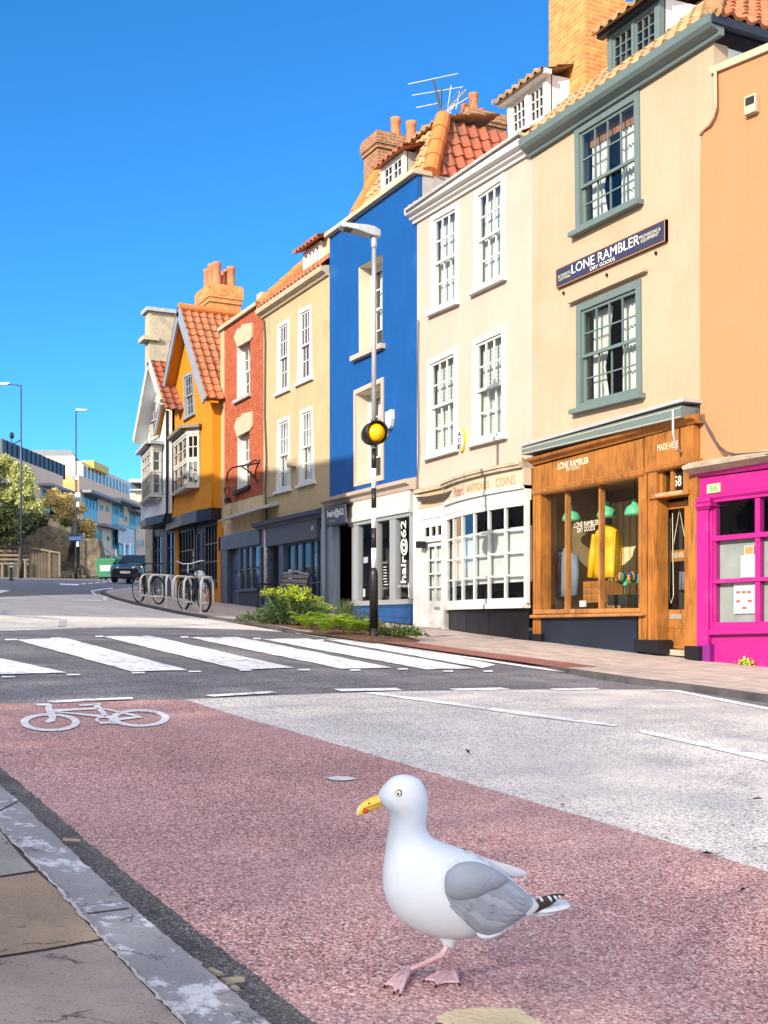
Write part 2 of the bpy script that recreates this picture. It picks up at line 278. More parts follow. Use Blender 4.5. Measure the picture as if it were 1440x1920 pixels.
glassmat('glass', refl=.9, base=.02); glassmat('dark_glass', (.5, .52, .55), .8, .02); glassmat('shop_glass', (.9, .92, .9), .8, .0); glassmat('teal_glass', (.25, .45, .5), .7, .03); glassmat('frosted', (.6, .6, .58), .7, .05)
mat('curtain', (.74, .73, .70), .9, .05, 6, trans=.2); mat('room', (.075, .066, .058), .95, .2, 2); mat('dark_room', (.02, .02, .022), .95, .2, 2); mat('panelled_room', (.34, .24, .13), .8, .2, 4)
mat('sign_navy', (.035, .036, .075), .5, .08); mat('sign_grey', (.075, .08, .10), .5, .08); mat('lettering_cream', (.72, .66, .50), .6, .05); mat('lettering_white', (.82, .82, .80), .5, 0); mat('lettering_gold', (.40, .19, .07), .6, .05); mat('lettering_pink', (.36, .10, .06), .7, .1)
mat('sign_peach', (.46, .33, .20), .7, .05); mat('sign_ivory', (.47, .40, .30), .6, .05); mat('lettering_black', (.02, .02, .02), .5, 0); mat('lettering_green', (.10, .30, .08), .6, .1); mat('plate_lime', (.42, .56, .26), .6, .05)
mat('iron', (.015, .014, .014), .5, .2, 5, metal=.3); mat('steel', (.72, .71, .69), .3, .06, 6, metal=.15); mat('galvanised', (.45, .47, .48), .4, .1, 8, metal=.6); mat('cable', (.07, .06, .055), .7, .2)
mat('pole_black', (.012, .011, .012), .35, .15); mat('pole_white', (.72, .70, .70), .45, .05); mat('beacon_yellow', (.72, .42, .0), .25, .03, spec=.5); mat('rubber', (.012, .012, .013), .8, .1)
mat('paper', (.52, .55, .58), .7, .04); mat('print_red', (.45, .1, .07), .7, .2); mat('print_orange', (.6, .28, .1), .7, .2); mat('print_grey', (.45, .48, .52), .7, .1)
OPP = (11.75, 9.4, 7.4)   # eaves heights across the road
TREES = [(-4.5, -16.5, 4.2, 14.6, 4.6, 8000), (2.5, -17, 3.8, 12.8, 4.4, 17000), (9.5, -17, 3.8, 12.4, 4.4, 15000), (16, -16, 3.6, 12, 4.2, 8000)]
# ---------------------------------------------------------------- ground
speckle('asphalt', (.20, .19, .205), (.075, .07, .08), (.42, .41, .42), 150, .3, .12, patch=.25, pscale=.9)
speckle('buff_surface', (.70, .645, .59), (.17, .155, .15), (.84, .79, .74), 140, .21, .3, patch=.12, tint=(.56, .51, .48))
speckle('red_surface', (.52, .275, .25), (.16, .075, .07), (.76, .55, .52), 185, .28, .18, patch=.16, tint=(.42, .29, .29))
speckle('gutter', (.125, .12, .125), (.045, .043, .045), (.27, .26, .26), 210, .36, .10, patch=.35, pscale=5, tint=(.16, .145, .125))
def slabmat(name, base, dark, patch=None, pt=.6, ps=8.0, crack=.5):
    """riven stone: grain, dark hairline cracks in places, optional crisp pale lichen patches"""
    m = bpy.data.materials.new(name); m.use_nodes = True; nt = m.node_tree; N = nt.nodes; L = nt.links; p = N['Principled BSDF']; p.inputs['Roughness'].default_value = .88; p.inputs['Specular IOR Level'].default_value = .25
    tc = N.new('ShaderNodeTexCoord')
    def noise(s, d=8, r=.6, dist=0.0):
        n = N.new('ShaderNodeTexNoise'); n.inputs['Scale'].default_value = s; n.inputs['Detail'].default_value = d; n.inputs['Roughness'].default_value = r; n.inputs['Distortion'].default_value = dist; L.new(tc.outputs['Object'], n.inputs['Vector']); return n.outputs['Fac']
    def ramp(x, a, b, c=0., d=1.):
        k = N.new('ShaderNodeMapRange'); k.inputs[1].default_value = a; k.inputs[2].default_value = b; k.inputs[3].default_value = c; k.inputs[4].default_value = d; L.new(x, k.inputs[0]); return k.outputs[0]
    def math_(op, a, b):
        k = N.new('ShaderNodeMath'); k.operation = op
        for i, v in enumerate((a, b)):
            if isinstance(v, (int, float)): k.inputs[i].default_value = v
            else: L.new(v, k.inputs[i])
        return k.outputs[0]
    def mix(f, a, b):
        k = N.new('ShaderNodeMix'); k.data_type = 'RGBA'; L.new(f, k.inputs[0])
        for i, v in ((6, a), (7, b)):
            if isinstance(v, tuple): k.inputs[i].default_value = (*v, 1)
            else: L.new(v, k.inputs[i])
        return k.outputs[2]
    tone = mix(ramp(noise(3.5), .35, .65), tuple(c*.8 for c in base), tuple(c*1.14 for c in base)); grain = mix(ramp(noise(150, 3), .55, .68, 0, .55), tone, dark)
    if patch: grain = mix(math_('MULTIPLY', ramp(noise(ps, 12, .72), pt-.02, pt+.02), ramp(noise(60, 4), .36, .5, .45, 1)), grain, patch)
    ridge_ = math_('ABSOLUTE', math_('SUBTRACT', noise(4.5, 5, .6, .8), .5), 0); line = math_('MULTIPLY', ramp(ridge_, .004, .013, 1, 0), ramp(noise(5.5, 3), .52, .58)); pit = ramp(noise(26, 4), .70, .74)
    col = mix(math_('MAXIMUM', math_('MULTIPLY', line, crack), math_('MULTIPLY', pit, .8)), grain, dark); L.new(col, p.inputs['Base Color'])
    b = N.new('ShaderNodeBump'); b.inputs['Strength'].default_value = .8; b.inputs['Distance'].default_value = .006; L.new(math_('SUBTRACT', noise(22, 8, .7), math_('MULTIPLY', line, .6)), b.inputs['Height']); L.new(b.outputs[0], p.inputs['Normal']); MATS[name] = m
slabmat('kerb_stone', (.275, .27, .285), (.12, .115, .12), (.56, .56, .60), .545, 8.5, .8)
mat('far_kerb', (.085, .08, .08), .9, .3, 6, .4, 30); slabmat('flag_grey', (.29, .275, .26), (.09, .08, .075), None, .6, 8, .9)
slabmat('flag_tan', (.33, .245, .175), (.075, .06, .05), None, .6, 8, 1.0); slabmat('flag_pink', (.33, .265, .235), (.10, .08, .075), (.44, .40, .38), .66, 10, .9)
mat('joint', (.07, .065, .06), .95, .3, 8); mat('road_paint', (.88, .88, .88), .6, .1, 14, .15, 60, col2=(.42, .41, .41), c2s=10, c2t=.575, c2w=.03); mat('worn_paint', (.50, .49, .49), .7, .2, 14, .2, 60, col2=(.2, .12, .11), c2s=16, c2t=.58, c2w=.06)
brick('paving', (.50, .40, .35), (.42, .34, .30), (.22, .18, .16), sx=.6, sz=.45, msize=.012, bump=.3); brick('tactile', (.40, .13, .10), (.36, .11, .09), (.22, .09, .07), sx=.1, sz=.1, msize=.03, bump=.8)
def flatmat(name):   # paving textures lie in plan: use x,y instead of x+y,z
    m = M[name]; nt = m.node_tree
    for n in nt.nodes:
        if n.type == 'COMBXYZ':
            s = [k for k in nt.nodes if k.type == 'SEPXYZ'][0]; nt.links.new(s.outputs[0], n.inputs[0]); nt.links.new(s.outputs[1], n.inputs[1])
flatmat('paving'); flatmat('tactile')
def sheet(name, pts, m, dz=.004, kind='structure', thick=0):
    pts = [Vector(p) for p in pts]
    mb = MB()
    if thick:
        mb.prism([p+Vector((0, 0, 0)) for p in pts], (0, 0, -thick))
    else:
        mb.add(pts, [tuple(t) for t in geo.tessellate_polygon([pts])])
    o = mb.build(name, M[m])
    if kind: tag(o, kind=kind)
    return o
def gpoly(px, dz): return [gp(x, y, dz) for x, y in px]
xs = [60, 25, 10, 0, -10, -20, -30, -40, -50, -60, -70, -80, -140, -400, -900]; ys = [-500, -150, -60, -12, -3, 3, 11, 20, 60, 150, 500]
mb = MB(); mb.add([(x, y, G(x, y)) for x in xs for y in ys], [(i*len(ys)+j, i*len(ys)+j+1, (i+1)*len(ys)+j+1, (i+1)*len(ys)+j) for i in range(len(xs)-1) for j in range(len(ys)-1)])
tag(mb.build('road', M['asphalt']), kind='structure')
def rough0(px, step=8, amp=1.8, seed=9):
    rr = random.Random(seed); out = []
    for (a, b), (c, d) in zip(px, px[1:]):
        n = max(1, int(math.hypot(c-a, d-b)/step)) if max(a, c) > -60 and min(b, d) < 2000 else 1
        for i in range(n): t = i/n; out.append((a+(c-a)*t+rr.uniform(-amp, amp), b+(d-b)*t+rr.uniform(-amp, amp)))
    return out+[px[-1]]
RG = rough0([(-160, 1330), (0, 1438), (67, 1493), (150, 1566), (311, 1698), (460, 1813), (591, 1920), (640, 1962), (1000, 2260)])
RB = rough0([(470, 1349), (600, 1386), (900, 1474), (1150, 1548), (1440, 1633), (1500, 1652)], 10, 1.0, 21)
sheet('road_surface_buff', gpoly([(-160, 1123), (0, 1119), (90, 1116), (185, 1114), (215, 1122), (330, 1150), (460, 1172), (545, 1186), (470, 1181), (330, 1177), (230, 1176), (140, 1178), (60, 1181), (0, 1183), (-200, 1193)], .004), 'buff_surface')
sheet('road_surface_buff', gpoly([(345, 1311), (515, 1304), (745, 1296), (1000, 1293), (1245, 1293), (1440, 1327), (1900, 1410), (2300, 1900)]+RB[::-1], .004), 'buff_surface')
sheet('cycle_lane', gpoly([(-330, 1335), (0, 1320), (345, 1311)]+RB+[(2300, 1900), (2300, 2600)]+RG[::-1], .004), 'red_surface')
# gutter strip between the cycle lane and the near kerb
KO = [(-420, 1240), (-160, 1350), (0, 1470), (60, 1525), (120, 1582), (180, 1638), (240, 1693), (310, 1753), (387, 1817), (450, 1870), (507, 1920), (640, 2050), (900, 2300)]
sheet('gutter', gpoly([(-480, 1243)]+RG, .007)+gpoly(KO, .007)[::-1], 'gutter', 0)
KI = [(-420, 1330), (-160, 1432), (0, 1552), (50, 1602), (111, 1668), (191, 1757), (289, 1860), (347, 1920), (470, 2050), (720, 2330)]
def rough(px, step=9, amp=1.6, seed=3):
    rr = random.Random(seed); out = []
    for (a, b), (c, d) in zip(px, px[1:]):
        n = max(1, int(math.hypot(c-a, d-b)/step)) if max(a, c) > -60 and min(b, d) < 2000 else 1
        for i in range(n): t = i/n; k = 0 if i == 0 and n == 1 else 1; out.append((a+(c-a)*t+k*rr.uniform(-amp, amp), b+(d-b)*t+k*rr.uniform(-amp, amp)))
    return out+[px[-1]]
KO = rough(KO); KI = rough(KI, 7, 2.2, 5)
outer = gpoly(KO, .045); inner = gpoly(KI, .045)
UP = Vector((-1, .02, GX)); 
ok = [outer[0]+UP*40]+outer; ik = [inner[0]+UP*40]+inner
sheet('kerb', ok+ik[::-1], 'kerb_stone', thick=.1)
mb = MB()
for (x, y, x2, y2) in ((242, 1702, 165, 1712), (36, 1500, -20, 1530)):
    a, b = gp(x, y, .047), gp(x2, y2, .047); t = (b-a).normalized().cross(Vector((0, 0, 1)))*.004; mb.add([a-t, a+t, b+t, b-t], [(0, 1, 2, 3)])
tag(mb.build('kerb_joint', M['joint']), kind='structure')
base = [Vector((p.x, p.y, p.z-.004)) for p in ik]; far = [Vector((p.x, -3.2, G(p.x, -3.2)+.045)) for p in (ik[-1]+Vector((3, 0, 0)), ik[0])]
sheet('pavement', base+far, 'paving', thick=.12)
sheet('paving_joint', gpoly([(-400, 1330), (-160, 1434), (0, 1553), (50, 1603), (111, 1669), (191, 1758), (289, 1861), (347, 1921), (470, 2051), (500, 2400), (-500, 2500)], .046), 'joint')
mat('joint_sand', (.46, .42, .40), .95, .4, 30, .6, 90, col2=(.2, .18, .16), c2s=30, c2t=.6, c2w=.04)
ks = [p for p in KI if -60 < p[0] < 420]; rs_ = random.Random(4)
sheet('kerb_joint_sand', gpoly([(x+rs_.uniform(1, 7)*(.6+(y-1500)/500), y) for x, y in ks]+[(x-rs_.uniform(0, 4)*(.6+(y-1500)/500), y) for x, y in ks[::-1]], .052), 'joint_sand')
def flag(pts, m): sheet('paving_slab', gpoly(pts, .049), m)
flag([(-400, 1500), (-160, 1445), (-4, 1552), (40, 1606), (66, 1632), (0, 1642), (-220, 1655)], 'flag_grey')
flag([(-220, 1660), (0, 1646), (70, 1636), (108, 1668), (188, 1760), (90, 1778), (0, 1792), (-300, 1850)], 'flag_tan')
flag([(-300, 1856), (0, 1797), (90, 1783), (192, 1764), (287, 1864), (345, 1922), (465, 2052), (500, 2400), (-500, 2500)], 'flag_pink')
# zebra stripes and markings
def mark(px, m='road_paint', name='road_marking', dz=.009): return sheet(name, gpoly(px, dz), m)
for q in ([(-330, 1214), (-120, 1207), (126, 1261), (-20, 1264), (-330, 1268)], [(30, 1199.5), (124, 1196.5), (352, 1256), (246, 1258.5)], [(190, 1193), (284, 1192.5), (552, 1252), (448, 1255)],
          [(355, 1195), (446, 1194), (735, 1251.5), (640, 1253.5)], [(490, 1198), (575, 1197), (890, 1253), (800, 1255)], [(608, 1199), (690, 1200), (930, 1246), (905, 1252)]):
    mark(rough0(q+[q[0]], 16, .55, int(q[0][1]*7))[:-1], name='zebra_stripe')
mb = MB()
for (x, y, w) in ((8, 1198, 26), (95, 1195.5, 22), (178, 1192, 18), (266, 1192, 17), (338, 1193, 16), (400, 1195, 16), (474, 1196, 16), (592, 1199, 16), (2, 1267.5, 28), (124, 1263.5, 27), (246, 1260, 27), (352, 1257.5, 26), (448, 1255, 25), (558, 1254.5, 24), (655, 1255, 22), (745, 1253, 21), (830, 1257, 21), (905, 1257, 20)):
    q = gpoly([(x, y), (x+w*.9, y-.3), (x+w, y+2.3), (x+w*.1, y+2.6)], .009); mb.add(q, [(0, 1, 2, 3)])
tag(mb.build('zebra_stud_mark', M['road_paint']), kind='structure')
mark([(384, 1303), (505, 1296), (522, 1298.5), (400, 1306)], name='give_way_dash'); mark([(88, 1314), (180, 1309), (248, 1307), (250, 1310.5), (180, 1313), (100, 1318)], name='give_way_dash')
mark([(625, 1291.5), (742, 1289.5), (755, 1294), (640, 1296)], name='give_way_dash'); mark([(842, 1291), (940, 1289), (958, 1292.5), (855, 1295)], name='give_way_dash'); mark([(1030, 1291), (1115, 1289.5), (1128, 1293), (1045, 1294.5)], name='give_way_dash')
mark([(678, 1299), (700, 1297.5), (850, 1317), (1000, 1337), (1162, 1358.5), (1150, 1362), (1000, 1343), (850, 1322)], name='centre_line'); mark([(1186, 1370), (1206, 1368.5), (1440, 1417), (1760, 1485), (1760, 1500), (1440, 1428), (1290, 1393)], name='centre_line')
mark([(1205, 1294), (1270, 1293.5), (1440, 1326), (1700, 1378), (1700, 1386), (1440, 1331.5), (1265, 1296.5)], name='edge_line')
mark([(-60, 1152), (18, 1144), (24, 1145.2), (6, 1150), (122, 1160), (126, 1162), (122, 1175), (108, 1175), (112, 1162), (-5, 1152), (-60, 1156)], 'worn_paint', name='zigzag_line')
mark([(-30, 1106), (0, 1106), (20, 1107), (0, 1112), (-30, 1112)], name='road_arrow'); mark([(0, 1121), (52, 1122), (52, 1124), (0, 1123.5)], name='give_way_dash'); mark([(112, 1094), (150, 1095), (146, 1097.5), (112, 1096)], name='give_way_dash')
for k in range(5): mark([(152+k*13, 1094.5-k*1.2), (161+k*13, 1093.7-k*1.2), (162+k*13, 1094.9-k*1.2), (153+k*13, 1095.7-k*1.2)], name='give_way_dash')
mark([(136, 1124), (190, 1124.5), (190, 1127), (136, 1126)], name='give_way_dash'); mark([(193, 1118), (201, 1118), (201, 1126), (193, 1126)], name='edge_line')
mark([(170, 1108), (185, 1104.5), (212, 1102), (212, 1103.5), (187, 1106), (174, 1109), (182, 1116), (177, 1116)], name='edge_line')
# cycle symbol
def ring(cx, cy, rx, ry, wx, wy, m='worn_paint'):
    n = 40; mb = MB(); vs = []
    for k in range(n):
        t = 2*math.pi*k/n; vs += [gp(cx+rx*math.cos(t), cy+ry*math.sin(t), .009), gp(cx+(rx-wx)*math.cos(t), cy+(ry-wy)*math.sin(t), .009)]
    mb.add(vs, [(2*k, (2*k+2) % (2*n), (2*k+3) % (2*n), 2*k+1) for k in range(n)]); return mb
mb = ring(94, 1354, 56, 17, 15, 4.6)
for r_ in (ring(262, 1346, 56, 16.5, 15, 4.4), ring(195, 1349.5, 17, 5.5, 6, 1.8)): mb.add(r_.v, r_.f)
for q in ([(65, 1319.5), (92, 1318.5), (100, 1323), (97, 1326), (84, 1326.5), (87, 1323), (70, 1323)], [(84, 1326), (97, 1325.5), (106, 1340), (103, 1352), (90, 1355.5), (84, 1352.5), (92, 1346)], [(98, 1330), (186, 1326), (187, 1329.5), (100, 1334)],
          [(100, 1335), (110, 1333.5), (222, 1343), (212, 1347.5)], [(172, 1319.5), (184, 1319), (204, 1341), (196, 1345)], [(148, 1321), (188, 1318), (190, 1321.5), (150, 1323.5)], [(204, 1348), (262, 1342), (268, 1345), (210, 1352)], [(188, 1328), (200, 1328), (262, 1341), (252, 1343.5)], [(186, 1354.5), (236, 1354), (236, 1356.5), (188, 1357)]):
    ps = gpoly(q, .0095); mb.add(ps, [tuple(t) for t in geo.tessellate_polygon([ps])])
mat('cycle_paint', (.70, .69, .69), .7, .12, 14, .2, 60, col2=(.3, .2, .19), c2s=34, c2t=.60, c2w=.03)
tag(mb.build('cycle_symbol', M['cycle_paint']), kind='structure')
mark([(612, 1458), (630, 1455), (655, 1456), (668, 1460), (650, 1463), (625, 1463)], 'cycle_paint', 'paint_splash')
mat('lichen', (.58, .47, .30), .9, .15, 20, .4, 80, col2=(.3, .22, .16), c2s=40, c2t=.66, c2w=.05)
lp = []; 
for k in range(44):
    t = 2*math.pi*k/44; rr = 1+R.uniform(-.1, .1); lp.append((915+100*math.cos(t)*rr+10*math.sin(3*t), 1915+26*math.sin(t)*rr))
sheet('paint_patch', gpoly(lp, .010), 'lichen')
# far pavement with kerb
KP = [(1900, 1398), (1700, 1359), (1440, 1306), (1300, 1286), (1180, 1272), (1110, 1262)]
KF = [(1110, 1262), (1000, 1247), (880, 1231), (750, 1212), (690, 1203), (600, 1189.5), (545, 1182)]
KL = [(545, 1182), (500, 1173), (460, 1166.5), (400, 1157.5), (330, 1146.5), (260, 1132), (215, 1121), (196, 1114), (189, 1109.5), (198, 1105.5), (225, 1102), (300, 1097)]
def zed(p, h): return Vector((p.x, p.y, G(p.x, p.y)+h))
kl = [zed(gp(x, y, .055), .055) for x, y in KP]+[zed(gp(x, y, .015), .015) for x, y in KF[1:-1]]+[zed(gp(x, y, .05), .05) for x, y in KL]
back = [Vector((p.x, 11.5, 0)) for p in kl[:-6]]
nb = []
kin = []
for i, p in enumerate(kl):
    a, b = kl[max(i-1, 0)], kl[min(i+1, len(kl)-1)]; t = (b-a).normalized(); n = Vector((t.y, -t.x, 0)).normalized()
    kin.append(p+n*.14 if n.y > 0 or n.x > 0 else p-n*.14)
mb = MB()
for i in range(len(kl)-1): mb.add([kl[i], kl[i+1], kin[i+1], kin[i], kl[i]-Vector((0, 0, .15)), kl[i+1]-Vector((0, 0, .15))], [(0, 1, 2, 3), (0, 4, 5, 1)])
tag(mb.build('kerb_far', M['far_kerb']), kind='structure')
# pavement: strip from the kerb's inner edge to the facade line
mb = MB(); n = len(kin); fac = [Vector((max(-42.5, min(p.x, 14)), 11.6, 0)) for p in kin]
for f in fac: f.z = G(f.x, 11)+.05
fac[-1] = Vector((-47, 22, G(-47, 11)+.05)); fac[-2] = Vector((-44, 16, G(-44, 11)+.05)); fac[-3] = Vector((-42.6, 12, G(-42.6, 11)+.05))
NS = 8
mb.add([kin[i].lerp(fac[i], k/NS) for i in range(n) for k in range(NS+1)], [(i*(NS+1)+k, i*(NS+1)+k+1, (i+1)*(NS+1)+k+1, (i+1)*(NS+1)+k) for i in range(n-1) for k in range(NS)])
tag(mb.build('pavement_far', M['paving']), kind='structure')
def fz(x, y):    # height of the far pavement near the facades
    return G(x, min(y, 11))+.05
tz = lambda px: [zed(gp(x, y, .03), .036) for x, y in px]
sheet('tactile_paving', tz([(712, 1204.5), (770, 1203.5), (900, 1222), (1120, 1250), (1090, 1258.5), (1000, 1245.5), (850, 1224.5)]), 'tactile')
mark([(560, 1186), (700, 1206), (850, 1227), (1000, 1249.5), (1100, 1263), (1095, 1265), (1000, 1253), (850, 1230.5), (700, 1209), (555, 1188)], name='edge_line')
# ---------------------------------------------------------------- building helpers
def wall(parent, fc, outer, holes, m, name='wall', wf=0.0, rd=.25, thick=.25):
    mb = MB(); loops = [[Vector((a, z, 0)) for a, z in outer]]+[[Vector((a, z, 0)) for a, z in h] for h in holes]
    pts = [p for l in loops for p in l]
    mb.add([fc.P(p.x, p.y, wf) for p in pts], [tuple(t) for t in geo.tessellate_polygon(loops)])
    for h in holes:
        for i in range(4):
            a, b = h[i], h[(i+1) % 4]; mb.add([fc.P(*a, wf), fc.P(*b, wf), fc.P(*b, wf+rd), fc.P(*a, wf+rd)], [(0, 1, 2, 3)])
    for i in range(len(outer)):
        a, b = outer[i], outer[(i+1) % len(outer)]; mb.add([fc.P(*a, wf), fc.P(*b, wf), fc.P(*b, wf+thick), fc.P(*a, wf+thick)], [(0, 1, 2, 3)])
    return mb.build(name, m, parent)
def bars(mb, fc, Q, cols, rows, fw, bw, w0, w1, bwd=None):
    """a sash: outer stiles and rails of width fw, glazing bars of width bw"""
    W, H = qsize(Q); fu, fv = fw/W, fw/H; bwd = bwd or (w1-w0)*.7
    mb.qb(fc, Q, 0, fu, 0, 1, w0, w1).qb(fc, Q, 1-fu, 1, 0, 1, w0, w1).qb(fc, Q, fu, 1-fu, 0, fv, w0+.001, w1).qb(fc, Q, fu, 1-fu, 1-fv, 1, w0+.001, w1)
    bu, bv = bw/W/2, bw/H/2
    for i in range(1, cols):
        u = fu+(1-2*fu)*i/cols; mb.qb(fc, Q, u-bu, u+bu, fv, 1-fv, w0+.004, w0+.004+bwd)
    for j in range(1, rows):
        v = fv+(1-2*fv)*j/rows; mb.qb(fc, Q, fu, 1-fu, v-bv, v+bv, w0+.006, w0+.002+bwd)
def sub(Q, u0, u1, v0, v1): return [bil(Q, u0, v1), bil(Q, u1, v1), bil(Q, u1, v0), bil(Q, u0, v0)]
def pane(parent, fc, Q, w, m='glass', name='glass_pane'):
    return MB().add([fc.P(a, z, w) for a, z in Q], [(0, 3, 2, 1)]).build(name, M[m], parent)
def drape(parent, fc, Q, w, m='curtain', amp=.03, waves=7, name='curtain', gather=None):
    mb = MB(); n = waves*6
    vs = []
    for j in range(9):
        v = j/8
        for i in range(n+1):
            u = i/n; uu = u
            if gather is not None: uu = u*gather(v) if gather(v) > 0 else 1-(1-u)*(-gather(v))
            a, z = bil(Q, uu, v); vs.append(fc.P(a, z, w+amp*math.sin(u*waves*2*math.pi+.6*v)))
    mb.add(vs, [(j*(n+1)+i, j*(n+1)+i+1, (j+1)*(n+1)+i+1, (j+1)*(n+1)+i) for j in range(8) for i in range(n)])
    return mb.build(name, M[m], parent, smooth=True)
def sash(parent, fc, Q, m, cols=3, rows=(2, 2), of=.07, proud=.02, deep=.12, bw=.022, sill=.06, sillm=None, silld=.07, glass='glass', split=.5, sf=.045, cur=True):
    """box sash window: outer frame, upper and lower sash; returns the hole to cut in the wall"""
    mb = MB(); W, H = qsize(Q); fu, fv = of/W, of/H
    mb.qb(fc, Q, 0, fu, 0, 1, -proud, deep).qb(fc, Q, 1-fu, 1, 0, 1, -proud, deep).qb(fc, Q, fu, 1-fu, 1-fv, 1, -proud+.002, deep).qb(fc, Q, fu, 1-fu, 0, fv*.7, -proud+.002, deep)
    up = sub(Q, fu, 1-fu, split-.02, 1-fv); lo = sub(Q, fu, 1-fu, fv*.7, split+.02)
    bars(mb, fc, up, cols, rows[0], sf, bw, -proud+.035, -proud+.075); bars(mb, fc, lo, cols, rows[1], sf, bw, -proud+.078, -proud+.115)
    o = mb.build('window', m, parent)
    pane(o, fc, up, -proud+.055, glass); pane(o, fc, lo, -proud+.098, glass)
    if sill:
        W2 = .07/W; s = MB().qb(fc, Q, -W2, 1+W2, -sill/H, -.002, -silld-proud, .05); s.build('sill', sillm or m, o)
    return o, shrink(Q, .025)
def mould(mb, fc, L_, R_, prof):
    n = len(prof); mb.add([fc.P(L_[0], L_[1]+dz, w) for w, dz in prof]+[fc.P(R_[0], R_[1]+dz, w) for w, dz in prof],
        [(i, (i+1) % n, (i+1) % n+n, i+n) for i in range(n)]+[tuple(range(n)), tuple(range(2*n-1, n-1, -1))]); return mb
CORN = [(.0, 0), (-.05, 0), (-.06, .05), (-.12, .07), (-.14, .12), (-.22, .14), (-.24, .20), (-.24, .235), (0, .26)]
def tiles(parent, P0, U, V, nu, nv, m, lo=lambda v: 0, hi=lambda v: 1, name='roof_tiles', amp=.035, lift=.035):
    P0, U, V = Vector(P0), Vector(U), Vector(V); N_ = U.cross(V).normalized(); mb = MB(); S = 8
    if N_.z < 0: N_ = -N_
    prof = [amp*(math.sin(2*math.pi*k/S) if k < S/2 else .45*math.sin(2*math.pi*k/S)) for k in range(S)]
    jit = [R.uniform(-.006, .006) for _ in range(nu+1)]
    for j in range(nv):
        v0, v1 = j/nv, min((j+1.15)/nv, 1.03); row = []
        sh = R.uniform(-.004, .004)
        for i in range(nu*S+1):
            u = i/(nu*S); h = prof[i % S]; t = R.uniform(-.004, .004)+jit[i//S]
            a = min(max(u, lo(v0)), hi(v0)); b = min(max(u, lo(v1)), hi(v1))
            row.append((P0+U*a+V*v0+N_*(h+lift+t+sh), P0+U*b+V*v1+N_*(h+t), P0+U*a+V*v0+N_*(h+t-.012), a, b))
        for i in range(nu*S):
            if row[i+1][3]-row[i][3] < 1e-5 and row[i+1][4]-row[i][4] < 1e-5: continue
            mb.add([row[i][0], row[i+1][0], row[i+1][1], row[i][1]], [(0, 1, 2, 3)]); mb.add([row[i][0], row[i][2], row[i+1][2], row[i+1][0]], [(0, 1, 2, 3)])
    # boards under the tiles
    c = [P0+U*lo(0), P0+U*hi(0), P0+U*hi(1)+V, P0+U*lo(1)+V]; mb.add([p-N_*.02 for p in c], [(0, 1, 2, 3)])
    return mb.build(name, m, parent)
def ridge(parent, A, B, r=.11, m='ridge_tile', name='ridge_tiles', L=.42):
    A, B = Vector(A), Vector(B); n = max(1, int((B-A).length/L)); mb = MB(); d = (B-A)/n
    for i in range(n): mb.tube([A+d*i, A+d*(i+1.06)], [r*1.08, r*.94], 12)
    return mb.build(name, M[m], parent, smooth=False)
def text(parent, fc, Q, body, w, m, name='lettering', depth=.004, pad=0, bold=0):
    cu = bpy.data.curves.new('txt', 'FONT'); cu.body = body; cu.size = 1; cu.align_x = 'LEFT'; cu.space_line = .85; cu.resolution_u = 3; cu.offset = bold; cu.align_x = 'CENTER'
    o = bpy.data.objects.new('txt', cu); sc.collection.objects.link(o)
    dg = bpy.context.evaluated_depsgraph_get(); me = bpy.data.meshes.new_from_object(o.evaluated_get(dg)); bpy.data.objects.remove(o)
    vs = [v.co.copy() for v in me.vertices]; fs = [tuple(p.vertices) for p in me.polygons]; bpy.data.meshes.remove(me)
    x0, x1 = min(v.x for v in vs), max(v.x for v in vs); y0, y1 = min(v.y for v in vs), max(v.y for v in vs)
    mb = MB(); mb.add([fc.P(*bil(Q, (v.x-x0)/(x1-x0), (v.y-y0)/(y1-y0)), w) for v in vs], fs)
    return mb.build(name, M[m], parent)
def room(parent, fc, a0, a1, z0, z1, d, m='room', w0=.02, name='shop_interior'):
    mb = MB(); p = [(a0, z0), (a1, z0), (a1, z1), (a0, z1)]
    f = [fc.P(a, z, w0) for a, z in p]; b = [fc.P(a, z, d) for a, z in p]
    mb.add(f+b, [(4, 5, 6, 7), (0, 1, 5, 4), (1, 2, 6, 5), (2, 3, 7, 6), (3, 0, 4, 7)]); return mb.build(name, M[m], parent)
def shell(parent, fc, a0, a1, z0, z1, m, depth=5.5, w0=.25, name='side_walls', back=True, top=True):
    mb = MB(); c = [fc.P(a0, z0, w0), fc.P(a1, z0, w0), fc.P(a1, z0, depth), fc.P(a0, z0, depth)]; t = [Vector((p.x, p.y, z1)) for p in c]
    mb.add(c+t, [(0, 3, 7, 4), (1, 5, 6, 2), (2, 6, 7, 3)]+([(4, 7, 6, 5)] if top else [])); return mb.build(name, m, parent)
def pots(parent, spots, m='terracotta', h=.45, r=.11):
    for (x, y, z, hh) in spots:
        MB().lathe([(r*1.05, 0), (r*1.1, .05), (r*.95, .07), (r*.85, hh*.8), (r*.98, hh*.86), (r*1.0, hh), (r*.8, hh), (r*.75, hh-.1)], (x, y, z), 14).build('chimney_pot', M[m], parent, smooth=True)
def stack(parent, x0, x1, y0, y1, z0, z1, m, cap=.3):
    mb = MB(); c = lambda e, a, b: mb.hexa([Vector((x0-e, y0-e, b)), Vector((x1+e, y0-e, b)), Vector((x1+e, y0-e, a)), Vector((x0-e, y0-e, a)), Vector((x0-e, y1+e, b)), Vector((x1+e, y1+e, b)), Vector((x1+e, y1+e, a)), Vector((x0-e, y1+e, a))])
    c(0, z0, z1-cap); c(.04, z1-cap, z1-cap*.75); c(.07, z1-cap*.75, z1-.06); c(.04, z1-.06, z1); return mb.build('chimney', M[m], parent)
FC = Face(0, 11)
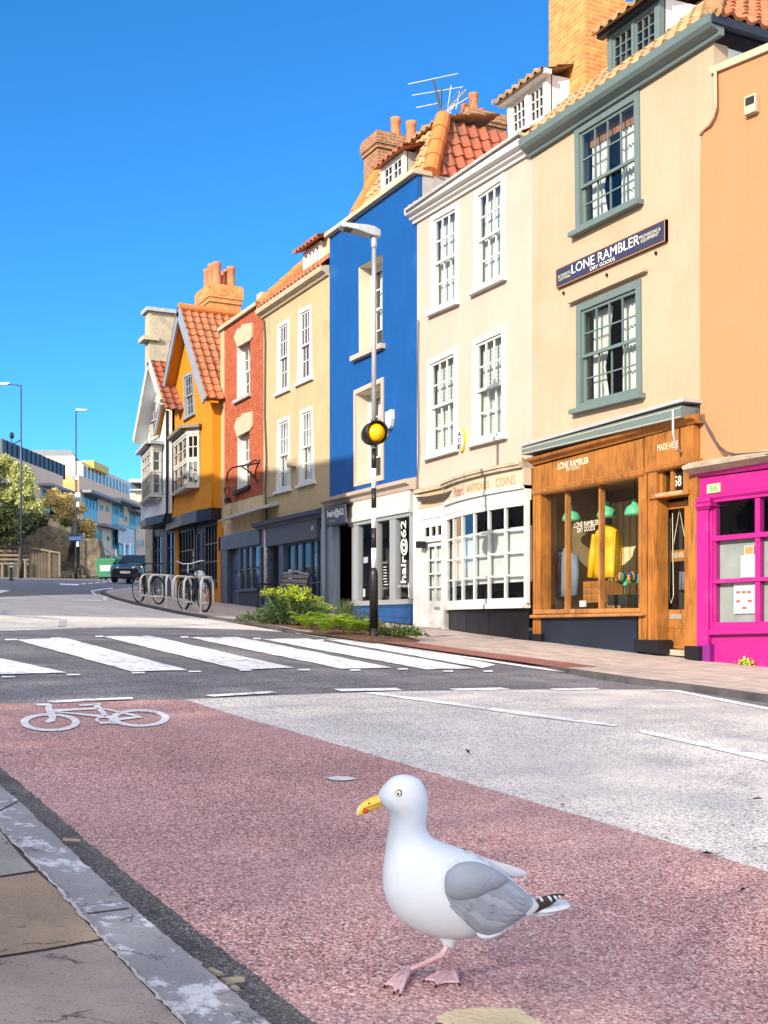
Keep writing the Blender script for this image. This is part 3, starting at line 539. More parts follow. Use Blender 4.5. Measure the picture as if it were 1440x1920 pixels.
ax = lambda x, fc=FC, w=0: fc.px(x, 1000, w)[0]
aL, aW, aB, aY, aK, aO, aG = [ax(x) for x in (1338, 998, 782, 618, 494, 415, 308)]   # party walls, from the cream house uphill
def px4(fc, l, r, tl, tr, br, bl, w=0): return fc.q([(l, tl), (r, tr), (r, br), (l, bl)], w)
# ---------------------------------------------------------------- cream house (dry goods shop)
H = thing('terraced_house', 'cream rendered house with sage green windows above a honey coloured wooden shopfront', 'house', (-14.4, 11, G(-14.4, 11)), 'terraced houses along the street')
QU = FC.q([(1079.3, 242.7), (1200, 168), (1202, 376), (1081.7, 436)]); QL = FC.q([(1082.7, 573.3), (1203, 522.7), (1205, 738), (1083, 768)])
o1, h1 = sash(H, FC, QU, M['sage_paint'], 4, (2, 2), .11, .03, .14, .02, .075, silld=.1, split=.42)
o2, h2 = sash(H, FC, QL, M['sage_paint'], 4, (2, 2), .11, .03, .14, .02, .075, silld=.1)
wall(H, FC, [(aW, 3.5), (ax(1313.5), 3.5), FC.px(1312.6, 480), FC.px(1313, 300), FC.px(1314, 258), FC.px(1319, 245), FC.px(1331, 234), FC.px(1338, 218), (aL, FC.px(1339, 200)[1]), (aL, 8.62), (aW, 8.62)], [h1, h2], M['cream_render'])
shell(H, FC, aW+.01, aL-.01, 6.6, 8.6, M['white_render'], name='upper_side_walls')
for o, Q in ((o1, QU), (o2, QL)):
    drape(o, FC, sub(Q, .1, .42, .05, .92), .2, gather=(lambda v: .55+.45*abs(v-.35)**.8*1.2)); drape(o, FC, sub(Q, .55, .92, .05, .92), .2, gather=(lambda v: -1.0))
MB().qb(FC, QU, .1, .9, .80, .93, .16, .18).build('blind', M['worn_wood'], o1)
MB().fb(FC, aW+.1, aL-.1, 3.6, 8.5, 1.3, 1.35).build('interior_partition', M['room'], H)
MB().qb(FC, QL, -.1, 1.1, 1.035, 1.06, -.09, -.0).build('drip_mould', M['cream_render'], H)
mb = MB(); mould(mb, FC, (aW-.02, 8.62), (aL+.2, 8.62), [(0, 0), (-.07, 0), (-.09, .05), (-.2, .09), (-.25, .14), (-.27, .24), (-.22, .25), (-.2, .2), (0, .2)]); mb.build('gutter', M['sage_paint'], H)
# hipped tiled roof
ez = 8.86; x0, x1, y0, y1, s = aW, aL+.25, 10.78, 16.4, .9
rz = 2.4; run = rz/s
tiles(H, (x0, y0, ez), (x1-x0, 0, 0), (0, run, rz), 18, 11, M['mossy_tile'], hi=lambda v: 1-v*run/(x1-x0), name='roof')
tiles(H, (x1, y0, ez), (0, y1-y0, 0), (-run, 0, rz), 24, 11, M['tile'], lo=lambda v: v*run/(y1-y0), name='roof')
ridge(H, (x1, y0, ez+.04), (x1-run, y0+run, ez+rz+.04), .1, 'mossy_tile')
MB().box(((aL+x1)/2+.06, (y0+y1)/2, ez-.06), (.1, y1-y0, .12)).box(((aL+x1)/2-.05, (y0+y1)/2, ez-.02), (.22, y1-y0, .05)).build('eaves_board', M['navy_paint'], H)
# dormer
D = Face(0, 11.35); QD = D.q([(1138, 64), (1236, -6), (1236, 88), (1139, 144)])
mb = MB(); W_, H_ = qsize(QD); mb.qb(D, QD, 0, .09, 0, 1, 0, .12).qb(D, QD, .91, 1, 0, 1, 0, .12).qb(D, QD, .09, .91, .86, 1, .002, .12).qb(D, QD, .09, .91, 0, .09, .002, .12).qb(D, QD, .475, .525, .09, .86, .002, .1)
bars(mb, D, sub(QD, .09, .475, .09, .86), 3, 3, .035, .018, .03, .07); bars(mb, D, sub(QD, .525, .91, .09, .86), 3, 3, .035, .018, .03, .07)
dm = mb.build('dormer', M['sage_paint'], H); pane(dm, D, sub(QD, .09, .91, .09, .86), .06, 'dark_glass')
a0, zb = QD[3]; a1, zt = QD[1]; zb = min(QD[2][1], zb); zt = max(QD[0][1], zt)
MB().add([D.P(a1, zb-.3, .1), D.P(a1, zt, .1), D.P(a1, zt+.1, 2.2), D.P(a1, zb, 2.2), D.P(a0, zb-.3, .1), D.P(a0, zt, .1), D.P(a0, zt+.1, 2.2), D.P(a0, zb, 2.2)], [(0, 1, 2, 3), (4, 7, 6, 5), (1, 5, 6, 2)]).build('dormer_cheek', M['white_render'], dm)
tiles(dm, (a0-.15, 11.35-.22, zt+.0), (a1-a0+.3, 0, 0), (0, 2.2, .75), 7, 7, M['mossy_tile'], name='dormer_roof')
MB().box(((a0+a1)/2, 11.3, zt-.02), (a1-a0+.25, .12, .07)).build('dormer_eave', M['navy_paint'], dm)
# great brick chimney on the party wall, and one further right
stack(H, -17.06, -16.0, 11.78, 12.62, 8.6, 14.2, 'orange_brick')
MB().box((-16.53, 11.74, 9.3), (1.1, .03, .3)).box((-15.97, 12.2, 9.6), (.03, .9, .35)).build('flashing', M['lead_grey'], H)
stack(H, -12.6, -11.5, 13.9, 14.8, 8.8, 11.05, 'old_brick')
# awning box on the wall above the shop
mb = MB(); mb.B(FC, 978, 839, 1277, 760, 783, 853, -.34, -.02); mb.build('awning_box', M['sage_paint'], H)
mb = MB(); mb.B(FC, 975, 832, 1281, 746, 752, 838, -.36, 0).build('lead_flashing', M['lead_grey'], H)
mb = MB(); mb.B(FC, 979, 841.5, 1276, 763.5, 765, 843, -.345, -.341).B(FC, 979, 850, 1276, 780, 781.5, 851.5, -.345, -.341).build('gilt_line', M['sign_ivory'], H)
MB().tube([FC.P(*FC.px(1262, 768, -.36), -.36), FC.P(*FC.px(1262, 815, -.36), -.36), FC.P(*FC.px(1268, 842, -.3), -.3), FC.P(*FC.px(1282, 850, -.1), -.1)], .018).build('awning_arm', M['galvanised'], H)
# wooden shopfront
hw = M['honey_wood']; ww = M['worn_wood']
fo = MB().B(FC, 991, 878, 1206, 822, 884, 922, -.15, 0).B(FC, 1209, 820, 1300, 796, 862, 884, -.15, 0)
mould(fo, FC, FC.px(988, 874, -.2), FC.px(1303, 792, -.2), [(0, 0), (-.17, 0), (-.2, .04), (-.27, .06), (-.29, .1), (0, .13)])
mould(fo, FC, FC.px(997, 924, -.2), FC.px(1206, 886, -.2), [(0, -.05), (-.16, -.05), (-.19, -.02), (-.2, .03), (-.17, .06), (0, .06)])
mould(fo, FC, FC.px(1208, 886, -.2), FC.px(1300, 866, -.2), [(0, -.02), (-.16, -.02), (-.19, .0), (-.2, .04), (-.17, .06), (0, .06)])
fo = fo.build('fascia', hw, H)
text(fo, FC, FC.q([(1046, 868), (1104, 856), (1105, 868), (1046, 881)], -.15), 'LONE RAMBLER', -.154, 'lettering_cream', bold=.012); text(fo, FC, FC.q([(1062, 878), (1087, 873), (1087, 878), (1062, 884)], -.15), 'DRY GOODS', -.154, 'lettering_cream')
text(fo, FC, FC.q([(1233, 834), (1272, 826), (1272, 838), (1233, 846)], -.15), 'MADE HERE', -.154, 'lettering_cream')
for x0_, x1_, y0_, y1_ in ((999, 1013, 920, 1200), (1197, 1231, 884, 1205), (1291, 1307, 862, 1214)):
    mb = MB()
    if x0_ == 1197: mb.B(FC, 1197, y0_, 1212, y0_, y1_, y1_, -.16, .05).B(FC, 1212, 885, 1215, 885, 1206, 1206, -.1, .05).B(FC, 1215, 880, 1231, 880, 1208, 1208, -.16, .05)
    else: mb.B(FC, x0_, y0_, x1_, y0_, y1_, y1_, -.16, .05)
    for x9, y9 in ((1002, 1195), (1006, 1195), (1201, 1200), (1206, 1200), (1220, 1203), (1225, 1203)):
        if x0_ <= x9 <= x1_: mb.B(FC, x9, 935, x9+1.6, 935, y9, y9, -.16, -.158+.0).B(FC, x9, 935, x9+1.6, 935, y9, y9, -.175, -.16)
    mb.build('pilaster', hw, H)
for q_ in ((1189, 1199, 1233, 1200, 1226, 1221, -.24), (1283, 1211, 1309, 1212, 1239, 1235, -.24), (994, 1188, 1014, 1189, 1203, 1201, -.2)): MB().B(FC, *q_, .02).build('plinth_block', M['black_paint'], H)
QW = FC.q([(1013, 926), (1197, 886), (1197, 1141), (1012, 1143)], 0)
mb = MB(); mb.qb(FC, QW, 0, 1, .975, 1, -.06, .06)
for u in (.318, .664): mb.qb(FC, QW, u-.009, u+.009, .0, .975, -.06, .03)
sw = mb.build('shop_window', ww, H); pane(sw, FC, QW, -.01, 'shop_glass')
MB().B(FC, 998, 1143, 1198, 1140, 1149, 1152, -.2, .04).B(FC, 992, 1153, 1202, 1149, 1155, 1159, -.26, .04).build('sill', ww, sw, bevel=.015)
MB().B(FC, 1003, 1159, 1194, 1155, 1226, 1206, -.14, .03).build('stall_riser', M['navy_paint'], H)
text(sw, FC, FC.q([(1078, 980), (1124, 974), (1124, 984), (1078, 990)], -.0), 'LONE RAMBLER', -.016, 'lettering_cream'); text(sw, FC, FC.q([(1084, 990), (1117, 985), (1117, 994), (1084, 999)], -.0), 'DRY GOODS', -.016, 'lettering_cream')
# door with transom
tr = MB().B(FC, 1216, 927, 1290, 917, 926, 936, -.2, .05).B(FC, 1216, 876, 1290, 864, 870, 882, -.13, .05).B(FC, 1231, 884, 1242, 882, 928, 928, -.1, .05).B(FC, 1257, 880, 1262, 880, 922, 922, -.1, .05).B(FC, 1281, 876, 1291, 876, 920, 920, -.1, .05).build('transom_frame', hw, H)
pane(tr, FC, FC.q([(1241, 880), (1258, 878), (1258, 924), (1241, 925)]), -.03, 'dark_glass'); nb_ = MB().B(FC, 1262, 884, 1281, 881, 917, 920, -.05, -.02).build('number_plate', M['black_paint'], tr)
text(nb_, FC, FC.q([(1264.5, 893), (1278, 891), (1278, 911), (1264.5, 913)], -.05), '58', -.054, 'lettering_cream', bold=.02); text(tr, FC, FC.q([(1229, 926.5), (1279, 919), (1279, 924.5), (1229, 932)], -.2), 'HOWDY STRANGER', -.204, 'lettering_cream')
QD = FC.q([(1232, 946), (1292, 938), (1292, 1217), (1232, 1214)], .06)
mb = MB(); mb.qb(FC, QD, 0, .17, 0, 1, .06, .11).qb(FC, QD, .86, 1, 0, 1, .06, .11).qb(FC, QD, .17, .86, .955, 1, .061, .11).qb(FC, QD, .17, .86, 0, .265, .061, .11).qb(FC, QD, .2, .83, .03, .11, .055, .07).qb(FC, QD, .2, .83, .14, .17, .05, .07)
dr = mb.build('door', hw, H); pane(dr, FC, sub(QD, .17, .86, .265, .955), .085, 'shop_glass')
MB().qb(FC, QD, .42, .76, .20, .235, .05, .065).build('letterbox', M['galvanised'], dr, bevel=.004); MB().tube([FC.P(*bil(QD, .06, .56), .05), FC.P(*bil(QD, .06, .56), .0), FC.P(*bil(QD, .3, .555), .0)], .012).build('handle', M['iron'], dr)
cpt = [bil(QD, .30, .9), bil(QD, .29, .6), bil(QD, .27, .36), bil(QD, .33, .31), bil(QD, .4, .36), bil(QD, .38, .7), bil(QD, .37, .93)]
MB().tube([FC.P(a, z, .13) for a, z in cpt], .006, 6).build('blind_cord', M['lettering_cream'], dr)
MB().B(FC, 1228, 1217, 1292, 1219, 1231, 1226, -.02, .3).build('door_step', M['stone'], H)
aS, aE = FC.px(1005, 1000)[0], FC.px(1231, 1000)[0]
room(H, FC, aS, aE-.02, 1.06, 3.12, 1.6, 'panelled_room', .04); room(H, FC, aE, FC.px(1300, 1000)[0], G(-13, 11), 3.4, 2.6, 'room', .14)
mb = MB()
for k in range(14): mb.fb(FC, aS+.05+k*.17, aS+.19+k*.17, 1.2, 2.9, 1.52, 1.56)
mat('cream_panel', (.74, .60, .36), .7, .08); mb.build('panelling', M['cream_panel'], H)
MB().fb(FC, aS+1.6, aS+3.0, 1.85, 1.9, 1.25, 1.52).fb(FC, aS+1.7, aS+3.0, 2.3, 2.34, 1.25, 1.52).fb(FC, aS+1.6, aS+3.0, 1.4, 1.44, 1.2, 1.52).build('shelf', M['worn_wood'], H)
# signboard
SB = FC.q([(1041.7, 506), (1247, 410.7), (1247, 451.7), (1042.7, 540.7)], -.06)
sg = tag(MB().qbox(FC, SB, -.06, -.005).build('shop_sign', M['sign_navy']), 'long navy shop signboard with pale lettering between the two sage windows', 'sign')
mb = MB().qb(FC, SB, 0, 1, 0, .04, -.063, -.0).qb(FC, SB, 0, 1, .965, 1, -.063, -.0).qb(FC, SB, 0, .006, .04, .965, -.063, 0).qb(FC, SB, .994, 1, .04, .965, -.063, 0).build('sign_edge', M['sage_paint'], sg)
mb.data.materials[0] = M['lettering_gold']
text(sg, FC, sub(SB, .165, .79, .38, .86), 'LONE RAMBLER', -.065, 'lettering_white'); text(sg, FC, sub(SB, .345, .575, .12, .30), 'DRY GOODS', -.065, 'lettering_white')
text(sg, FC, sub(SB, .025, .155, .30, .62), 'AUTHENTIC\nCLOTHING', -.065, 'lettering_cream'); text(sg, FC, sub(SB, .79, .965, .36, .74), 'PROVISIONS &\nEQUIPMENT', -.065, 'lettering_cream')
for x, y in ((1058, 550), (1139, 516), (1231, 475)):
    a, z = FC.px(x, y); mb = MB().add([FC.P(a-.03, z, -.01), FC.P(a, z+.04, -.01), FC.P(a+.03, z, -.01), FC.P(a, z-.04, -.01), FC.P(a, z, -.05)], [(0, 1, 4), (1, 2, 4), (2, 3, 4), (3, 0, 4)]); mb.build('wall_tie', M['iron'], H)
# goods in the window
def coat(name, label, c, m, w=.5, h=.8, d=.16, tie=None, shirt=None):
    t = thing(name, label, 'coat', c); mb = MB(); c = Vector(c); sx = Vector((.22, 0, 0))
    prof = [(0, .27, .13), (.12, .265, .13), (.3, .24, .125), (.5, .25, .13), (.62, .27, .12), (.70, .24, .10), (.75, .13, .075), (.79, .075, .07)]
    mb.loft([(c+Vector((-a*w/.5, 0, z*h/.8)), c+Vector((a*w/.5, 0, z*h/.8)), Vector((0, -b*d/.16, 0)), Vector((0, 0, 0))) for z, a, b in prof], 20); mb.build('body', m, t, smooth=True)
    for s in (-1, 1):
        MB().tube([c+Vector((s*.25*w/.5, 0, .66*h/.8)), c+Vector((s*.31*w/.5, -.02, .35*h/.8)), c+Vector((s*.33*w/.5, -.05, .02*h))], [.075, .07, .06], 10).build('sleeve', m, t, smooth=True)
    MB().tube([c+Vector((-.09, -.02, .76*h/.8)), c+Vector((-.07, -.10*d/.13, .68*h/.8)), c+Vector((0, -.13*d/.16, .5*h/.8))], .022, 8).tube([c+Vector((.09, -.02, .76*h/.8)), c+Vector((.07, -.10*d/.13, .68*h/.8)), c+Vector((0, -.13*d/.16, .5*h/.8))], .022, 8).build('collar', m, t, smooth=True)
    if shirt: MB().add([c+Vector((-.07, -.125, .74)), c+Vector((.07, -.125, .74)), c+Vector((.03, -.165, .2)), c+Vector((-.03, -.165, .2))], [(0, 3, 2, 1)]).build('shirt', shirt, t); MB().box(c+Vector((.02, -.172, .45)), (.07, .012, .56)).build('tie', tie, t)
    MB().tube([c+Vector((0, 0, .05)), c+Vector((0, 0, -.2))], .03, 8).build('stand', M['worn_wood'], t); return t
mat('jacket_grey', (.17, .20, .26), .9, .2, 30, .3, 200); mat('raincoat_yellow', (.72, .40, .008), .5, .06, 6, .2, 12); mat('tie_red', (.30, .03, .02), .7, .1)
pW = FC.px(1058, 1125, .5); coat('grey_jacket', 'grey jacket with a white shirt and dark red tie in the shop window', FC.P(pW[0], 1.28, .5), M['jacket_grey'], .55, .82, .16, M['tie_red'], M['lettering_white'])
pW = FC.px(1137, 1085, .55); coat('yellow_raincoat', 'bright yellow raincoat on a stand in the middle of the shop window', FC.P(pW[0], 1.56, .55), M['raincoat_yellow'], .52, .86, .16)
mat('lamp_green', (.12, .50, .28), .35, .05)
for i, (x, y) in enumerate(((1072, 977), (1138, 970), (1190, 966))):
    a, z = FC.px(x, y, .4); t = thing('pendant_lamp', ['green enamel pendant lamp hanging above the grey jacket', 'green enamel pendant lamp hanging above the yellow raincoat', 'green enamel pendant lamp half hidden by the right window jamb'][i], 'lamp', FC.P(a, z, .4), 'green pendant lamps in the shop window')
    MB().lathe([(.16, 0), (.155, .05), (.12, .13), (.05, .17), (.04, .23), (.02, .25)], FC.P(a, z, .4), 20).build('lamp_shade', M['lamp_green'], t, smooth=True); MB().tube([FC.P(a, z+.24, .4), FC.P(a, 3.1, .4)], .006, 6).build('flex', M['iron'], t)
for nm, lb, ct, x, y, w, sz, m in (('wooden_crate', 'worn wooden crate under the yellow raincoat', 'crate', 1130, 1110, .55, (.5, .4, .34), 'worn_wood'), ('price_card', 'pale blue price card on the shop window floor', 'card', 1093, 1132, .2, (.16, .02, .1), 'paper'),
        ('first_aid_tin', 'white tin with a red cross behind the shop window', 'tin', 1101, 1044, 1.3, (.26, .12, .26), 'pole_white'), ('storage_box', 'dark storage box on the floor beside the crate', 'box', 1172, 1125, .6, (.5, .3, .16), 'dark_room')):
    a, z = FC.px(x, y, w); o = tag(MB().box(FC.P(a, z, w), sz).build(nm, M[m]), lb, ct)
    if nm == 'first_aid_tin': p = FC.P(a, z, w-.063); MB().box(p, (.12, .004, .035)).box(p+Vector((0, -.003, 0)), (.035, .004, .12)).build('red_cross', M['print_red'], o)
    if nm == 'wooden_crate': MB().box(FC.P(a, z, w-.205), (.44, .008, .05)).box(FC.P(a, z+.1, w-.205), (.44, .008, .05)).box(FC.P(a, z-.1, w-.205), (.44, .008, .05)).build('slat', M['honey_wood'], o)
for i in range(9):
    x = 1160+i*4.2; a, z = FC.px(x, 1100-R.uniform(0, 12), .5+.05*i); c = R.choice(['print_orange', 'royal_blue_paint', 'lamp_green', 'tie_red', 'beacon_yellow'])
    tag(MB().lathe([(.03, 0), (.045, .02), (.05, .1), (.03, .13), (.02, .15)], FC.P(a, z, .5+.05*i), 10).build('camping_mug', M[c], smooth=True), 'small coloured camping mug on the display at the right of the shop window', 'mug', 'camping mugs in the shop window')
# clothes and arched board behind the door glass
a, z = FC.px(1268, 1075, .5); t = coat('dark_coat', 'dark coat hanging behind the glass of the wooden door', FC.P(a, 1.3, .5), M['jacket_grey'], .3, .6, .12)
pb_ = FC.q([(1259, 1033), (1290, 1029), (1290, 1050), (1259, 1054)], .16); t = tag(MB().qbox(FC, pb_, .15, .17).build('hanging_board', M['honey_wood']), 'small wooden board hung on cords behind the door glass', 'board')
text(t, FC, sub(pb_, .1, .9, .3, .8), 'LONE RAMBLER', .146, 'lettering_cream')
MB().tube([FC.P(*FC.px(1261, 1033, .16), .16), FC.P(*FC.px(1274, 955, .16), .16), FC.P(*FC.px(1288, 1029, .16), .16)], .006, 6).build('cord', M['lettering_cream'], t)
# ---------------------------------------------------------------- coral house with the pink shopfront
CO = Face(FC.px(1313, 1000)[0], 10.95, math.radians(12))
H = thing('terraced_house', 'coral rendered house with a bright pink shopfront at the right edge of the picture', 'house', CO.P(1, G(-12, 11)), 'terraced houses along the street')
L0 = [(1313, 868), (1312.5, 700), (1312, 480), (1313, 300), (1314, 258), (1319, 245), (1331, 234), (1338, 218), (1341, 200), (1338, 137)]
poly = [CO.px(x, y) for x, y in L0]; tr_ = CO.px(1440, 95); sl = (tr_[1]-poly[-1][1])/(tr_[0]-poly[-1][0])
poly = poly+[(6.5, poly[-1][1]+sl*(6.5-poly[-1][0])), (6.5, 3.0)]
cw = wall(H, CO, poly, [], M['coral_render'], thick=.3)
a_ = poly[9]; b_ = poly[10]
cp = [CO.P(a_[0]-.02, a_[1]-.02, -.05), CO.P(a_[0]-.02, a_[1]+.07, -.06), CO.P(a_[0]-.02, a_[1]+.09, .2), CO.P(a_[0]-.02, a_[1]-.02, .3)]
MB().prism(cp, CO.P(b_[0], b_[1])-CO.P(a_[0], a_[1])).build('coping', M['pale_stone'], H)
# cream plaster roll where the two walls meet
MB().tube([FC.P(*FC.px(x, y, -.05), -.05) for x, y in ((1341, 130), (1342, 200), (1338, 216), (1331, 232), (1320, 242), (1313, 254))], .022, 10).build('plaster_roll', M['cream_render'], H, smooth=True)
shell(H, CO, .02, 6.4, 2.9, 6.5, M['coral_render'], 5, .3)
a, z = CO.px(1413, 197); v = MB().fb(CO, a-.09, a+.09, z-.13, z+.11, -.09, .0).build('vent_box', M['pale_stone'], H, bevel=.01); MB().fb(CO, a-.06, a+.07, z-.02, z+.08, -.095, -.088).build('vent_opening', M['dark_room'], v)
pk = M['pink_paint']
st = MB(); mould(st, CO, CO.px(1283, 884, -.3), CO.px(1470, 853, -.3), [(0, 0), (-.2, -.04), (-.34, .02), (-.36, .06), (-.2, .12), (0, .16)]); st.build('stone_cornice', M['stone'], H)
fa = MB().B(CO, 1305, 897, 1470, 876, 914, 936, -.08, 0); mould(fa, CO, CO.px(1304, 893, -.1), CO.px(1470, 871, -.1), [(0, -.02), (-.12, -.02), (-.2, .06), (0, .06)]); mould(fa, CO, CO.px(1305, 938, -.1), CO.px(1470, 914, -.1), [(0, -.03), (-.09, -.03), (-.12, .0), (-.12, .03), (-.08, .05), (0, .05)])
fa = fa.build('fascia', pk, H); pl = MB().B(CO, 1325.5, 909, 1350, 905, 922, 925.5, -.1, -.075).build('number_plate', M['plate_lime'], fa); text(pl, CO, CO.q([(1330, 911), (1346, 908.5), (1346, 920), (1330, 922.5)], -.1), '56', -.104, 'lettering_green', bold=.02)
MB().B(CO, 1306, 938, 1328, 936, 1212, 1210, -.14, 0).B(CO, 1304, 936, 1331, 932, 940, 943, -.18, 0).B(CO, 1303, 945, 1332, 941, 948, 952, -.2, 0).B(CO, 1305, 952, 1330, 949, 953, 956, -.17, 0).build('pilaster', pk, H)
MB().B(CO, 1304, 1211, 1331, 1208, 1245, 1242, -.16, 0).build('plinth_block', M['shaded_pink_paint'], H)  # foot of the pink pilaster, its shade put into the purple colour
Qw = CO.q([(1331, 941), (1500, 920), (1500, 1178), (1331, 1181)], -.04)
mb = MB(); W_, H_ = qsize(Qw)
cols = [(1335.5, 1341.5), (1415.5, 1424.5), (1497, 1504)]; 
for xa, xb in cols: mb.B(CO, xa, 930, xb, 930, 1178, 1178, -.07, .03)
mb.B(CO, 1331, 942, 1335.5, 941, 1183, 1183, -.1, 0)
for yl, yr, th in ((1006, 991, 9), (1087, 1078, 7.5), (1167, 1164, 16), (938, 917, 5)): mb.B(CO, 1328, yl, 1504, yr, yr+th, yl+th, -.09, .02)
sw = mb.build('shop_window', pk, H); pane(sw, CO, Qw, -.02, 'glass'); mb = MB(); mb.B(CO, 1329, 1181, 1504, 1179, 1186, 1190, -.16, 0).build('sill', pk, sw)
MB().B(CO, 1327, 1190, 1504, 1186, 1268, 1250, -.06, .05).build('stall_riser', pk, H)
room(H, CO, .12, 5, 1.0, 3.0, 1.0, 'dark_room', .04)
net_ = MB().qb(CO, sub(Qw, .0, 1, .0, .72), 0, 1, 0, 1, .03, .035).build('net_screen', M['print_grey'], sw)
mat('net_grey', (.30, .31, .29), .9, .25, 3); net_.data.materials[0] = M['net_grey']
for lb, q, prn in (('white paper notice with a printed table taped inside the pink shop window', [(1389, 1042), (1416, 1039), (1416, 1082), (1389, 1083)], 'print_grey'), ('white poster with red and orange pictures low in the pink shop window', [(1376, 1093), (1418, 1092), (1418, 1150), (1376, 1151)], 'print_red'), ('small pink and brown notice above the printed table in the pink shop window', [(1396, 1024), (1414, 1022), (1414, 1040), (1396, 1041)], 'print_orange')):
    Q = CO.q(q, .005); o = tag(MB().qbox(CO, Q, .0, .004).build('paper_notice', M['paper']), lb, 'notice', 'paper notices in the pink shop window'); mb = MB()
    if prn == 'print_red':
        for u, v_, c in ((.2, .66, 0), (.45, .66, 0), (.68, .66, 0), (.2, .37, 1), (.72, .37, 1), (.48, .15, 1)): (mb if c else mb).qb(CO, Q, u-.08, u+.09, v_, v_+.07, -.004, -.001)
    elif prn == 'print_orange': mb.qb(CO, Q, .1, .9, .12, .88, -.004, -.001)
    else:
        for k in range(8): mb.qb(CO, Q, .12, .88, .1+k*.1, .125+k*.1, -.004, -.001)
    mb.build('print', M[prn], o)
# cables on the wall
MB().tube([FC.P(*FC.px(x, y, -.1), -.1) for x, y in ((1305, 768), (1318, 785), (1330, 805), (1338, 822), (1350, 838), (1362, 848), (1380, 852), (1410, 850), (1440, 847))], .013, 8).tube([FC.P(*FC.px(x, y, -.12), -.12) for x, y in ((1306, 772), (1320, 792), (1331, 815), (1345, 838), (1360, 851), (1390, 857), (1440, 851))], .008, 6).build('cable', M['cable'], H, smooth=True)
MB().tube([CO.P(*CO.px(1396, 1230, -.1), -.1), CO.P(*CO.px(1396, 1250, -.1), -.1)], .02).build('waste_pipe', M['stone'], H)
# ---------------------------------------------------------------- ivory house (antiques)
H = thing('terraced_house', 'ivory rendered house with four white sash windows above an antiques shop', 'house', (-18.4, 11, G(-18.4, 11)), 'terraced houses along the street')
wp = M['window_white']
WQ = [[(815, 407), (861, 377), (859.6, 565), (809, 587)], [(891.6, 362), (947, 323), (947, 519.5), (889.6, 547)], [(803, 676), (858, 650), (858, 841), (803, 857)], [(888, 638), (948.5, 610), (948.5, 816), (887, 832)]]
holes = []
for k, q in enumerate(WQ):
    q = [(809 if k == 0 and i in (0, 3) else x, y) for i, (x, y) in enumerate(q)]
    Q = FC.q(q); o, h = sash(H, FC, Q, wp, 3, (2, 2), .10, .03, .10, .03, .07, silld=.08); holes.append(h); MB().qb(FC, Q, .06, .94, .03, .95, .155, .16).build('curtain', M['curtain'], o)
    if k > 1:
        mb = MB()
        for j in range(22): mb.qb(FC, Q, .1, .9, .08+j*.037, .08+j*.037+.028, .148, .150)
        mb.build('blind', M['curtain'], o)
zt = 8.80
wall(H, FC, [(aB, 3.32), (aW, 3.32), (aW, zt), (aB, zt)], holes, M['ivory_render']); shell(H, FC, aB+.01, aW-.01, 3.3, zt, M['white_render'])
MB().fb(FC, aB+.1, aW-.1, 3.5, zt, 1.2, 1.25).build('interior_partition', M['room'], H)
mb = MB(); mould(mb, FC, (aB-.1, zt-.03), (aW-.05, zt-.12), CORN); mb.build('cornice', M['white_paint'], H)
ez = 9.0; tiles(H, (aB, 10.8, ez), (aW-aB-.0, 0, 0), (0, 3.2, 1.9), 18, 10, M['mossy_tile'], name='roof')
MB().box(((aB+aW)/2, 10.86, ez-.02), (aW-aB, .3, .05)).build('gutter', M['lead_grey'], H)
D = Face(0, 11.3); QD = D.q([(950, 192), (1024, 138), (1024, 224), (953, 264)])
mb = MB(); mb.qb(D, QD, 0, .08, 0, 1, 0, .12).qb(D, QD, .92, 1, 0, 1, 0, .12).qb(D, QD, .08, .92, .88, 1, .002, .12).qb(D, QD, .08, .92, 0, .1, .002, .12).qb(D, QD, .46, .54, .1, .88, .002, .1)
bars(mb, D, sub(QD, .08, .46, .1, .88), 3, 3, .05, .02, .03, .07); bars(mb, D, sub(QD, .54, .92, .1, .88), 3, 3, .05, .02, .03, .07)
dm = mb.build('dormer', wp, H); pane(dm, D, sub(QD, .08, .92, .1, .88), .06, 'dark_glass'); a0, a1 = QD[3][0], QD[1][0]; zb, zt2 = min(QD[3][1], QD[2][1]), max(QD[0][1], QD[1][1])
MB().add([D.P(a1, zb-.3, .1), D.P(a1, zt2, .1), D.P(a1, zt2+.1, 2.5), D.P(a1, zb, 2.5), D.P(a0, zb-.3, .1), D.P(a0, zt2, .1), D.P(a0, zt2+.1, 2.5), D.P(a0, zb, 2.5)], [(0, 1, 2, 3), (4, 7, 6, 5), (1, 5, 6, 2)]).build('dormer_cheek', M['white_render'], dm)
tiles(dm, (a0-.22, 11.3-.2, zt2-.02), (a1-a0+.35, 0, 0), (0, 2.3, .8), 7, 7, M['mossy_tile'], name='dormer_roof'); MB().box(((a0+a1)/2, 11.24, zt2-.03), (a1-a0+.3, .14, .08)).build('dormer_eave', wp, dm)
a, z = FC.px(868, 826); mb = MB().lathe([(.0, -.07), (.19, -.07), (.2, -.05), (.2, 0)], (0, 0, 0), 28); mb.v = [FC.P(a+v.x*.52, z+v.y*1.0, v.z) for v in mb.v]
ab = tag(mb.build('alarm_box', M['paper']), 'oval white and yellow alarm box reading ACE between the lower white windows', 'alarm box')
for i, ch in enumerate('ACE'): Q = [(a-.07, z+.16-i*.115), (a+.06, z+.16-i*.115), (a+.06, z+.075-i*.115), (a-.07, z+.075-i*.115)]; text(ab, FC, Q, ch, -.074, 'lettering_black', bold=.03)
mb = MB().lathe([(.205, -.05), (.21, -.03), (.21, 0)], (0, 0, 0), 28); mb.v = [FC.P(a+v.x*.55, z+v.y*1.03, v.z) for v in mb.v]; mb.build('rim', M['beacon_yellow'], ab)
